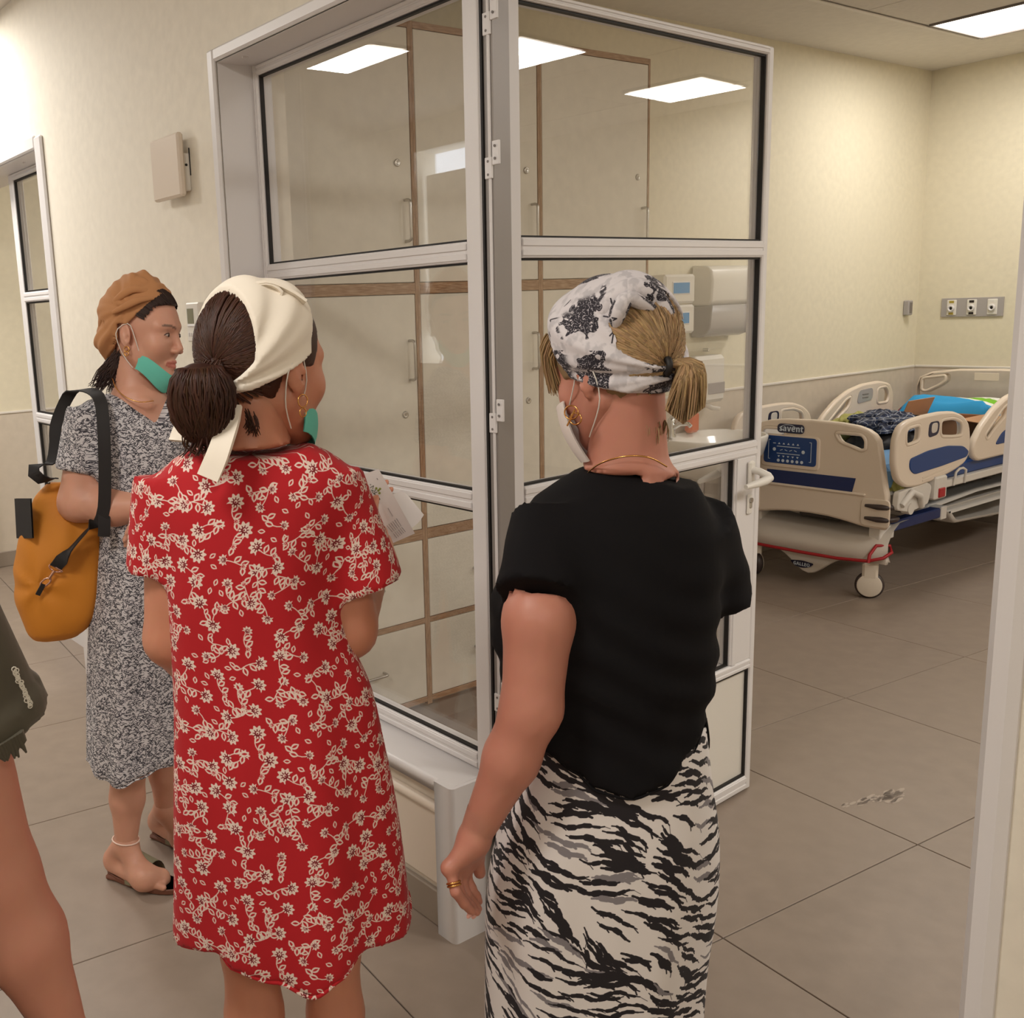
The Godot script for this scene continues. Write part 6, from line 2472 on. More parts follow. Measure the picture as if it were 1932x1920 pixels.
	for off in [0.0, 0.0045]:
		var pts := []
		for k in 17: pts.append(rc + rd * off + ra * cos(TAU * k / 16.0) * 0.0108 + rb * sin(TAU * k / 16.0) * 0.0108)
		rg2.tube(pts, 0.0019, 8, false)
	put("finger_ring", rg2, M.gold, t)
	# ---- skirt to the ankles
	var sk := SDF.new(Vector3(-0.34, 0.04, -0.27), Vector3(0.30, 0.92, 0.27), 0.0095)
	var rows := [fr.row(1350, 985, 1332, 0.135), fr.row(1405, 990, 1338, 0.142), fr.row(1460, 985, 1343, 0.148, 0.002), fr.row(1540, 952, 1353, 0.158, 0.004), fr.row(1620, 932, 1354, 0.162, 0.005), fr.row(1700, 920, 1346, 0.164, 0.006), fr.row(1780, 918, 1334, 0.164, 0.006), fr.row(1860, 918, 1327, 0.164, 0.007), fr.row(1940, 918, 1322, 0.164, 0.008)]
	var last: Array = rows[8]
	rows.append([0.07, last[1], last[2], last[3] * 1.0, 0.165, 0.009])
	sk.stack(rows, 0.0, 2.25, 6.0, 1.7)
	dm = MB.new()
	sk.mesh_into(dm, Transform3D.IDENTITY, null, true)
	put("skirt", dm, printed("zebra_fabric", zebra_print(), 2.1), t)
	dm = MB.new()
	for s in [-0.085, 0.085]:
		dm.box(Vector3(last[1] + s, 0.03, -0.03), Vector3(0.085, 0.06, 0.24), 0.025)
	put("shoes", dm, mat("black_shoe", col8(30, 26, 26), 0.5), t)
	# ---- hair
	var hb := lin(160, 132, 96)
	var hs3 := SDF.new(Vector3(-0.12, -0.13, -0.15), Vector3(0.12, 0.15, 0.12), 0.005)
	hs3.field(func(p: Vector3) -> float:
		var d := ell(p, Vector3(0, 0.035, -0.022), Vector3(0.086, 0.106, 0.112))
		d = minf(d, ell(p, Vector3(0, -0.045, -0.062), Vector3(0.058, 0.05, 0.05)))
		d = maxf(d, p.z - (0.045 + 0.35 * p.y))
		d = maxf(d, -0.07 - p.y - (p.z + 0.02) * 0.55)
		if p.z > -0.03: d = maxf(d, 0.0 - p.y)
		return d)
	var hm := MB.new()
	hs3.mesh_into(hm, hx, func(_p: Vector3) -> Color: return hb * 0.75)
	var rg := RandomNumberGenerator.new()
	rg.seed = 9
	var tw := fr.at(1258, 690, 0.075)
	var tie := hx.affine_inverse() * tw
	var paths := []
	for k in 460:
		var a := rg.randf_range(-1.3, 1.3)
		var p0 := Vector3(sin(a) * 0.09, rg.randf_range(-0.01, 0.135), -0.04)
		var pts := []
		for i in 7:
			var u := i / 6.0
			var p := p0.lerp(tie, u)
			var q := (p - Vector3(0, 0.035, -0.022)) / Vector3(0.089, 0.109, 0.115)
			var want := 1.0 if u < 0.7 else lerpf(1.0, q.length(), (u - 0.7) / 0.3)
			q = q.normalized() * (want + rg.randf_range(0, 0.012))
			pts.append(hx * (q * Vector3(0.089, 0.109, 0.115) + Vector3(0, 0.035, -0.022)))
		paths.append(pts)
	locks(hm, paths, 0.0018, hb, rg)
	paths = []
	for k in 420:
		var a := rg.randf_range(0, TAU)
		var sp := rg.randf()
		var d1 := Vector3(0.034 + 0.012 * cos(a), 0.004 + 0.012 * sin(a), 0.012 * cos(a * 2.0))
		var end := fr.at(1255 + 75 * sp, 800 - 30 * absf(sp - 0.45) * 2.0, 0.075 + rg.randf_range(-0.03, 0.03))
		paths.append(bez([tw, tw + d1 * 0.6, tw + Vector3(0.012 + 0.042 * sp, -0.028 + 0.02 * sp + 0.01 * sin(a), 0.026 * cos(a)), end], 7))
	locks(hm, paths, 0.0018, hb, rg)
	# fringe, sideburns, nape wisps
	paths = []
	for k in 150:
		var s := rg.randf()
		var q := hx * Vector3(0.045 + 0.03 * rg.randf(), 0.085 - 0.03 * s, 0.05 - 0.02 * s)
		var e := fr.at(1034 + 24 * s + rg.randf_range(-4, 6), rg.randf_range(700, 748), -0.03 + 0.03 * s)
		paths.append(bez([q, q.lerp(e, 0.4) + Vector3(-0.012, 0.004, 0), e], 6))
	for k in 110:
		var s := rg.randf()
		var wq := 0.058 * cos((s - 0.5) * 2.2)
		var q := fr.at(lerpf(1128, 1252, s), 786, wq - 0.01)
		var e := fr.at(lerpf(1128, 1250, s) + rg.randf_range(-8, 14), rg.randf_range(800, 850), wq + 0.004)
		paths.append(bez([q, q.lerp(e, 0.5) + Vector3(0.004, 0, 0.008), e], 5))
	locks(hm, paths, 0.0014, hb * 0.9, rg, 4)
	put("hair", hm, hair_mat("blond_hair"), t)
	var td := MB.new()
	var tp := []
	for k in 13: tp.append(tw + Vector3(0.004 * sin(TAU * k / 12.0), 0.011 * cos(TAU * k / 12.0), 0.011 * sin(TAU * k / 12.0)))
	td.tube(tp, 0.0055, 8, false)
	put("hair_tie", td, M.rubber, t)
	# ---- headscarf
	var ss := SDF.new(Vector3(-0.14, -0.11, -0.16), Vector3(0.14, 0.18, 0.10), 0.0042)
	ss.field(func(p: Vector3) -> float:
		var an := atan2(p.y + 0.05, p.z + 0.14)
		var pl := 0.0045 * sin(an * 10.0 + p.x * 14.0) + 0.002 * sin(an * 25.0 + p.x * 30.0)
		var d := ell(p, Vector3(0, 0.036, -0.020), Vector3(0.098, 0.121, 0.118)) - pl
		d = maxf(d, (-0.012 + 0.60 * p.z) - p.y)
		d = maxf(d, p.z - (0.030 + 0.30 * (p.y - 0.03)))
		# opening at the back where the hair shows
		if p.z < -0.03:
			var o := Vector2((p.x - 0.012) / 0.066, (p.y - 0.036) / 0.062).length() - 1.0
			d = maxf(d, -o * 0.06)
		return maxf(d, -(ell(p, Vector3(0, 0.035, -0.02), Vector3(0.083, 0.103, 0.106)))))
	var sm := MB.new()
	ss.mesh_into(sm, hx)
	# twisted knot over the opening
	sm.tube(bez([fr.at(1120, 640, 0.05), fr.at(1140, 590, 0.06), fr.at(1165, 560, 0.065), fr.at(1200, 545, 0.06), fr.at(1235, 560, 0.05), fr.at(1262, 600, 0.045)], 16), [0.012, 0.016, 0.018, 0.019, 0.019, 0.020, 0.020, 0.020, 0.019, 0.019, 0.018, 0.018, 0.017, 0.016, 0.015, 0.014, 0.012], 12)
	sm.tube(bez([fr.at(1160, 615, 0.085), fr.at(1168, 585, 0.095), fr.at(1185, 562, 0.09), fr.at(1210, 572, 0.08), fr.at(1238, 585, 0.065)], 12), [0.006, 0.010, 0.013, 0.014, 0.014, 0.013, 0.012, 0.012, 0.011, 0.010, 0.009, 0.007, 0.004], 10)
	var scm := printed("scarf_fabric", scarf_print(), 4.2)
	scm.uv1_triplanar = true
	scm.uv1_triplanar_sharpness = 30.0
	put("headscarf", sm, scm, t)
	# ---- mask, ear loops, hoop earrings, necklace
	var mk := MB.new()
	rows = []
	for i in 9:
		var v := i / 8.0
		var r := PackedVector3Array()
		for k in 17:
			var a := lerpf(-1.05, 1.05, k / 16.0)
			var bulge := 0.008 * sin(v * PI)
			var rad := 0.070 + 0.028 * pow(cos(a * 0.62), 2.0) + bulge
			var p := Vector3(sin(a) * rad * 0.88, lerpf(-0.040, -0.126, v) - 0.0 + 0.012 * absf(sin(a)) * (v - 0.5) * -2.0, 0.010 + cos(a) * rad - 0.022 * v)
			r.append(hx * p)
		rows.append(r)
	sheet(rows, 0.002, mk)
	put("face_mask", mk, cloth_mat("mask_white", col8(226, 214, 206)), t)
	mk = MB.new()
	for s in [-1.0, 1.0]:
		mk = MB.new()
		mk.tube(bez([hx * Vector3(s * 0.062, -0.040, 0.050), hx * Vector3(s * 0.076, -0.012, 0.018), hx * Vector3(s * 0.084, 0.022, -0.010), hx * Vector3(s * 0.088, -0.002, -0.034), hx * Vector3(s * 0.076, -0.05, -0.024), hx * Vector3(s * 0.056, -0.098, 0.030)], 16), 0.0011, 6)
		put("ear_loop", mk, M.white_plastic, t)
	mk = MB.new()
	for q in [[1078, 778, 13.0], [1086, 790, 11.0]]:
		var ring := []
		for k in 19: ring.append(fr.at(q[0] + cos(TAU * k / 18.0) * q[2], q[1] + sin(TAU * k / 18.0) * q[2], 0.07 + 0.008 * cos(TAU * k / 18.0)))
		mk.tube(ring, 0.0013, 6, false)
	mk.tube([fr.at(1070, 803, 0.072), fr.at(1085, 772, 0.078)], 0.0016, 6)
	put("earring", mk, M.gold, t)
	mk = MB.new()
	mk.tube(bez([fr.at(1104, 898, 0.02), fr.at(1120, 882, 0.055), fr.at(1145, 869, 0.085), fr.at(1185, 860, 0.098), fr.at(1225, 863, 0.09), fr.at(1258, 880, 0.06)], 26), 0.0014, 6)
	put("necklace", mk, M.gold, t)

# ================================================================ woman in the grey print dress with the yellow bag
func build_grey() -> void:
	var fr := Frame.new(self, Vector3(1.02, 0, -2.54))
	var t := person_node("woman in a grey print dress with a tan turban and yellow bag", fr)
	var skin := lin(204, 150, 126)
	var hx := head_xf(fr.at(274, 631, 0.0), 60, -7, -4)
	var sd := SDF.new(Vector3(-0.30, -0.01, -0.22), Vector3(0.38, 1.48, 0.30), 0.0105)
	sd.stack([fr.row(745, 222, 308, 0.05), fr.row(764, 182, 328, 0.064), fr.row(800, 175, 332, 0.082), fr.row(840, 170, 345, 0.095), fr.row(1000, 190, 335, 0.10), fr.row(1150, 185, 335, 0.11)], 0.0, 2.2)
	sd.capsule(hx * Vector3(0, -0.055, -0.030), fr.at(258, 756, 0.0), 0.050, 0.060, 0.045)
	# collarbones
	sd.capsule(fr.at(232, 752, 0.05), fr.at(285, 762, 0.075), 0.010, 0.009, 0.02)
	var sh := fr.at(165, 830, 0.03)
	var el := fr.at(146, 948, 0.05)
	var wr := fr.at(300, 958, 0.13)
	sd.capsule(sh, el, 0.050, 0.048, 0.03)
	sd.capsule(el, fr.at(215, 957, 0.09), 0.047, 0.044, 0.02)
	sd.capsule(fr.at(215, 957, 0.09), wr, 0.044, 0.030, 0.02)
	var sh2 := fr.at(345, 830, -0.02)
	var el2 := fr.at(372, 950, -0.05)
	sd.capsule(sh2, el2, 0.046, 0.046, 0.03)
	sd.capsule(el2, fr.at(330, 985, 0.10), 0.045, 0.030, 0.02)
	# legs: pixels on the upright plane, ankles over the sandals
	var an1 := fr.at(238, 1585, 0.0)
	var an2 := fr.at(312, 1520, -0.10)
	for q in [[fr.at(250, 1250, 0.0), fr.at(242, 1440, 0.0), an1], [fr.at(300, 1250, -0.04), fr.at(312, 1400, -0.08), an2]]:
		sd.capsule(q[0], q[1], 0.06, 0.050, 0.02)
		sd.capsule(q[1], (q[1] as Vector3).lerp(q[2], 0.45), 0.050, 0.047, 0.02)
		sd.capsule((q[1] as Vector3).lerp(q[2], 0.45), q[2], 0.046, 0.031, 0.02)
	var inv := fr.b.inverse()
	# feet with toes, on the floor
	var floor_at := func(px: float, py: float, y: float) -> Vector3:
		return inv * (on_plane(px, py, 1, y) - fr.base)
	var feet := []
	feet.append([an1, floor_at.call(218, 1634, 0.03), floor_at.call(272, 1655, 0.045), floor_at.call(318, 1662, 0.025)])
	feet.append([an2, floor_at.call(300, 1560, 0.03), floor_at.call(345, 1580, 0.045), floor_at.call(385, 1590, 0.025)])
	# sandals
	for k in 2:
		var ft: Array = feet[k]
		var dirf: Vector3 = (ft[3] as Vector3) - ft[1]
		dirf.y = 0
		dirf = dirf.normalized()
		var sidef := Vector3.UP.cross(dirf).normalized()
		var o: Vector3 = (ft[1] as Vector3)
		o.y = 0
		var m := MB.new()
		var pol := PackedVector2Array()
		var ln := 0.215
		for q in 28:
			var a := TAU * q / 28
			var x := cos(a) * (ln / 2 + 0.022)
			var wd := 0.037 + 0.010 * smoothstep(-0.05, 0.10, x)
			pol.append(Vector2(x + ln / 2 - 0.006, sin(a) * wd))
		m.prism(pol, 0.016, o + Vector3(0, 0.010, 0), Basis(dirf, -sidef, Vector3.UP), 0.003)
		m.box(o + Vector3(0, 0.008, 0) + dirf * 0.012, Vector3(0.06, 0.016, 0.06), 0.006, Basis(dirf, Vector3.UP, -sidef))
		put("sandal_sole", m, mat("brown_leather_%d" % k, col8(110, 66, 48), 0.5), t)
		m = MB.new()
		var rows := []
		for i in 7:
			var r := PackedVector3Array()
			for q in 13:
				var a := PI * q / 12
				var x := lerpf(0.070, 0.140, i / 6.0)
				r.append(o + dirf * x + sidef * (cos(a) * 0.048) + Vector3(0, 0.016 + sin(a) * lerpf(0.080, 0.058, i / 6.0), 0))
			rows.append(r)
		sheet(rows, 0.002, m)
		put("sandal_strap", m, mat("olive_leather_%d" % k, col8(122, 116, 92), 0.6), t)
	var ak := MB.new()
	var ap := []
	for k in 17: ap.append(an1 + Vector3(cos(TAU * k / 16.0) * 0.037, 0.004 - 0.006 * cos(TAU * k / 16.0), sin(TAU * k / 16.0) * 0.037))
	ak.tube(ap, 0.0022, 6, false)
	put("anklet", ak, mat("anklet_cord", col8(232, 205, 190), 0.5), t)
	# ---- dress
	var hemc := []
	for q in [[166, 1458], [185, 1478], [230, 1476], [262, 1462], [300, 1445], [340, 1440]]:
		var p := fr.at(q[0], q[1], 0.12)
		hemc.append(Vector2(p.x, p.y))
	var hem := curve_fn(hemc)
	var hemf := func(u: float, w: float) -> float: return lerpf(hemc[4].y, hem.call(u), clampf(w / 0.05 + 0.5, 0, 1))
	var ds := SDF.new(Vector3(-0.26, hemc[1].y - 0.05, -0.24), Vector3(0.40, 1.44, 0.26), 0.0095)
	ds.stack([fr.row(738, 205, 325, 0.062), fr.row(752, 160, 345, 0.076), fr.row(785, 145, 356, 0.096), fr.row(840, 158, 354, 0.108), fr.row(920, 175, 348, 0.112), fr.row(1000, 182, 345, 0.112, 0.002), fr.row(1080, 176, 347, 0.12, 0.005), fr.row(1180, 168, 350, 0.135, 0.008), fr.row(1300, 166, 352, 0.145, 0.011), fr.row(1400, 166, 352, 0.15, 0.013), fr.row(1500, 166, 352, 0.152, 0.014)], 0.0, 2.3, 7.0, 1.1, hemf)
	ds.cone(fr.at(172, 775, 0.02), fr.at(149, 892, 0.04), 0.062, 0.061, 0.03)
	ds.cone(fr.at(345, 780, -0.02), fr.at(364, 900, -0.04), 0.060, 0.058, 0.03)
	# V neck: wedge cut from the front, opened at the nape
	var vl := fr.at(214, 742, 0.09)
	var vr := fr.at(335, 738, 0.09)
	var vb := fr.at(300, 815, 0.09)
	var vtop := minf(vl.y, vr.y)
	ds.wrinkle(0.05, func(p: Vector3) -> float:
		if p.z < 0.0: return 0.0
		var tt := clampf((p.y - vb.y) / (vtop - vb.y), -1.0, 1.2)
		var l := lerpf(vb.x, vl.x, tt)
		var r := lerpf(vb.x, vr.x, tt)
		var inside := minf(p.x - l, r - p.x)
		return -clampf(inside * 1.6, 0.0, 0.05))
	ds.ellipsoid(fr.at(262, 722, 0.0), Vector3(0.085, 0.042, 0.16), Basis.IDENTITY, 0.006, true)
	var dm := MB.new()
	ds.mesh_into(dm, Transform3D.IDENTITY, null, true)
	ds.hem_roll(dm, hemf, 7.0, 1.1)
	put("dress", dm, printed("grey_print", ditsy_print(), 5.5), t)
	sd.tuck(ds, fr.at(262, 865).y, 0.005, func(p: Vector3) -> bool:
		if p.z < 0.0: return false
		var tt := clampf((p.y - vb.y) / (vtop - vb.y), -1.0, 1.2)
		return p.x > lerpf(vb.x, vl.x, tt) - 0.012 and p.x < lerpf(vb.x, vr.x, tt) + 0.012)
	var mb := MB.new()
	var tint := skin_tint(skin, skin, 8)
	sd.mesh_into(mb, Transform3D.IDENTITY, tint)
	var hf := head_field(0.0032)
	hf.mesh_into(mb, hx, face_tint(skin, 9, lin(72, 50, 42)))
	for q in [[wr, Vector3(0.9, 0.05, 0.35).normalized(), Vector3(0.2, -0.5, -0.8).normalized(), Vector3(0.1, 0.9, -0.2).normalized()], [fr.at(330, 985, 0.10), Vector3(-0.7, 0.1, 0.5).normalized(), Vector3(0.2, -0.8, -0.3).normalized(), Vector3(0.1, 0.8, 0.3).normalized()]]:
		var w: Vector3 = q[0]
		var hsd := SDF.new(w - Vector3(0.17, 0.15, 0.17), w + Vector3(0.17, 0.15, 0.17), 0.0055)
		hand(hsd, w, q[1], q[2], q[3], 0.95, 0.5)
		hsd.mesh_into(mb, Transform3D.IDENTITY, tint)
	for ft in feet:
		var lo: Vector3 = (ft[1] as Vector3).min(ft[3]) - Vector3(0.09, 0.03, 0.09)
		var hi: Vector3 = (ft[0] as Vector3).max((ft[1] as Vector3).max(ft[3])) + Vector3(0.09, 0.03, 0.09)
		var fs := SDF.new(lo, hi, 0.0045)
		var dirf: Vector3 = ((ft[3] as Vector3) - ft[1]).normalized()
		var sidef := Vector3.UP.cross(dirf).normalized()
		fs.capsule(ft[0], ft[1] + Vector3(0, 0.03, 0), 0.031, 0.030, 0.02)
		fs.capsule(ft[1] + Vector3(0, 0.012, 0), ft[2], 0.029, 0.030, 0.02)
		fs.capsule((ft[0] as Vector3) + Vector3(0, -0.02, 0), ft[2], 0.028, 0.026, 0.03)
		fs.capsule(ft[2], (ft[3] as Vector3) - dirf * 0.03, 0.032, 0.030, 0.02)
		for k in 5:
			var s := (k - 2) * 0.0155
			var p0: Vector3 = (ft[3] as Vector3) - dirf * (0.035 + 0.006 * k) + sidef * s + Vector3(0, 0.002, 0)
			fs.capsule(p0, p0 + dirf * (0.040 - 0.004 * k) + Vector3(0, -0.003, 0), 0.0115 - 0.0008 * k, 0.0095 - 0.0008 * k, 0.004)
		fs.mesh_into(mb, Transform3D.IDENTITY, tint)
	put("body", mb, M.skin, t)
	# ---- face details
	var ey := MB.new()
	var ir := MB.new()
	var la := MB.new()
	for s in [-1.0, 1.0]:
		var c := Vector3(s * 0.031, 0.0045, 0.0715)
		ey.lathe([Vector2(0.0, 0.0108), Vector2(0.004, 0.0100), Vector2(0.008, 0.0074), Vector2(0.0105, 0.0035), Vector2(0.0112, 0.0)], 16, hx * c, hx.basis * Basis(Vector3.RIGHT, PI / 2), 1.0, 0.42)
		var gaze := Vector3(0.002, -0.0006, 0.0)
		ir.lathe([Vector2(0.0, 0.0112), Vector2(0.003, 0.0110), Vector2(0.0046, 0.0100)], 14, hx * (c + gaze + Vector3(0, 0, 0.0004)), hx.basis * Basis(Vector3.RIGHT, PI / 2), 1.0, 0.85)
		la.tube(bez([hx * (c + Vector3(-0.0125, -0.001, 0.004)), hx * (c + Vector3(-0.006, 0.0042, 0.0092)), hx * (c + Vector3(0.003, 0.0048, 0.0102)), hx * (c + Vector3(0.0125, 0.0, 0.005))], 8), 0.0011, 5)
	put("eyes", ey, mat("eye_white", col8(214, 200, 192), 0.2), t)
	put("irises", ir, mat("iris", col8(52, 34, 26), 0.15), t)
	put("lashes", la, mat("lash", col8(46, 32, 28), 0.7), t)
	# ---- hair
	var hb := lin(56, 42, 38)
	var hs := SDF.new(Vector3(-0.12, -0.13, -0.15), Vector3(0.12, 0.16, 0.12), 0.0045)
	hs.field(func(p: Vector3) -> float:
		var d := ell(p, Vector3(0, 0.036, -0.018), Vector3(0.081, 0.104, 0.106))
		d = minf(d, ell(p, Vector3(0, -0.05, -0.06), Vector3(0.056, 0.05, 0.045)))
		d = maxf(d, p.z - (0.078 - 2.6 * maxf(0.0, 0.082 - p.y) - 3.0 * p.x * p.x))
		if p.y < 0.03: d = maxf(d, p.z - 0.012)
		d = maxf(d, -0.085 - p.y)
		if p.z > -0.03 and p.y < 0.0: d = maxf(d, -p.y * 0.8)
		return d)
	var hm := MB.new()
	hs.mesh_into(hm, hx, func(_p: Vector3) -> Color: return hb)
	var rg := RandomNumberGenerator.new()
	rg.seed = 21
	var paths := []
	for k in 320:
		var a := rg.randf_range(-1.5, 1.5)
		var p0 := Vector3(sin(a) * 0.074, 0.088 - 0.05 * pow(absf(a) / 1.5, 2.0) + rg.randf_range(-0.004, 0.01), 0.078 - 0.045 * pow(absf(a) / 1.5, 1.3))
		var p1 := Vector3(sin(a) * 0.09, p0.y + 0.03, p0.z - 0.07)
		var pts := []
		for i in 6:
			var u := i / 5.0
			var q := (p0.lerp(p1, u) - Vector3(0, 0.036, -0.018)) / Vector3(0.0825, 0.1055, 0.1075)
			pts.append(hx * (q.normalized() * Vector3(0.0825, 0.1055, 0.1075) + Vector3(0, 0.036, -0.018)))
		paths.append(pts)
	for k in 90:
		var s := rg.randf()
		var q := fr.at(lerpf(212, 235, s), lerpf(655, 690, rg.randf()), 0.02)
		var pts := [q]
		var ph := rg.randf() * TAU
		for i in range(1, 9):
			var u := i / 8.0
			var d := Vector3(-0.010 - 0.055 * u * (1.0 - 0.6 * s), -0.02 - 0.055 * u, 0.0)
			pts.append(q + d * u * 1.0 + Vector3(cos(ph + u * 9.0), sin(ph + u * 9.0), sin(u * 7.0)) * 0.007 * u)
		paths.append(pts)
	locks(hm, paths, 0.0014, hb, rg, 4)
	put("hair", hm, hair_mat("dark_hair"), t)
	# ---- turban: smooth band, bag at the back, knot on top
	var ss := SDF.new(Vector3(-0.14, -0.13, -0.19), Vector3(0.14, 0.22, 0.11), 0.0045)
	ss.field(func(p: Vector3) -> float:
		var an := atan2(p.y - 0.06, p.z + 0.01)
		var pl := 0.004 * sin(an * 9.0 + p.x * 40.0) + 0.0022 * sin(an * 21.0 - p.x * 60.0)
		var d := ell(p, Vector3(0, 0.038, -0.022), Vector3(0.087, 0.109, 0.108))
		var bag := ell(p, Vector3(0, -0.012, -0.068), Vector3(0.072, 0.086, 0.058)) - pl
		d = minf(d, bag)
		var kn := ell(p, Vector3(0.0, 0.118, -0.020), Vector3(0.044, 0.038, 0.050)) - 0.005 * sin(p.x * 120.0 + p.z * 90.0 + p.y * 60.0)
		var h := clampf(0.5 + 0.5 * (d - kn) / 0.02, 0, 1)
		d = lerpf(d, kn, h) - 0.02 * h * (1 - h)
		if p.z < -0.01 or p.y > 0.11: d -= pl * 0.5
		# front edge and the sides behind the ears
		d = maxf(d, p.z - (-0.024 + 0.80 * p.y))
		d = maxf(d, -0.092 - p.y)
		if p.y < 0.02: d = maxf(d, p.z + 0.036)
		return maxf(d, -(ell(p, Vector3(0, 0.035, -0.02), Vector3(0.079, 0.100, 0.102)))))
	var sm := MB.new()
	ss.mesh_into(sm, hx)
	for q in [[[[206, 580, 0.02], [226, 560, 0.05], [252, 545, 0.06], [284, 552, 0.05], [306, 565, 0.045]], 0.011], [[[222, 556, 0.0], [240, 538, 0.02], [262, 530, 0.03], [285, 544, 0.035], [303, 562, 0.04]], 0.013], [[[212, 590, 0.06], [236, 578, 0.08], [262, 566, 0.085], [290, 562, 0.07]], 0.009]]:
		var pp := []
		for a in q[0]: pp.append(fr.at(a[0], a[1], a[2]))
		var path := bez(pp, 14)
		var rr := []
		for i in 15: rr.append(q[1] * (0.35 + 0.65 * sin(PI * clampf(i / 14.0 * 0.9 + 0.05, 0, 1))))
		sm.tube(path, rr, 10, true, 0.7)
	put("turban", sm, cloth_mat("caramel_scarf", col8(182, 128, 84)), t)
	# ---- mask under the chin
	var mk := MB.new()
	var rows := []
	for i in 9:
		var v := i / 8.0
		var r := PackedVector3Array()
		for k in 19:
			var a := lerpf(-1.42, 1.42, k / 18.0)
			var side := pow(absf(sin(a)), 2.0)
			var p := Vector3(sin(a) * (0.062 + 0.004 * v), lerpf(-0.098, -0.046, side) - (0.046 - 0.006 * side) * v + 0.0015 * sin(v * 20.0), 0.002 + cos(a) * (0.088 - 0.026 * v) + 0.005 * sin(v * PI))
			r.append(hx * p)
		rows.append(r)
	sheet(rows, 0.002, mk)
	put("face_mask", mk, M.mask_green, t)
	mk = MB.new()
	for s in [-1.0, 1.0]:
		mk = MB.new()
		mk.tube(bez([hx * Vector3(s * 0.062, -0.046, 0.020), hx * Vector3(s * 0.075, -0.01, 0.012), hx * Vector3(s * 0.083, 0.024, -0.004), hx * Vector3(s * 0.088, 0.0, -0.034), hx * Vector3(s * 0.074, -0.05, -0.022), hx * Vector3(s * 0.062, -0.085, 0.004)], 16), 0.0012, 6)
		put("ear_loop", mk, M.white_plastic, t)
	mk = MB.new()
	for q in [[0.0, 0.007], [-0.010, 0.006]]:
		var ring := []
		for k in 15: ring.append(hx * Vector3(-0.084, -0.040 + q[0] + sin(TAU * k / 14.0) * q[1], -0.004 + cos(TAU * k / 14.0) * q[1]))
		mk.tube(ring, 0.0013, 6, false)
	put("earring", mk, M.gold, t)
	mk = MB.new()
	mk.tube(bez([fr.at(212, 714, 0.03), fr.at(219, 732, 0.06), fr.at(236, 748, 0.085), fr.at(262, 758, 0.10), fr.at(290, 756, 0.10)], 20), 0.0014, 6)
	put("necklace", mk, M.gold, t)
	build_bag(fr)

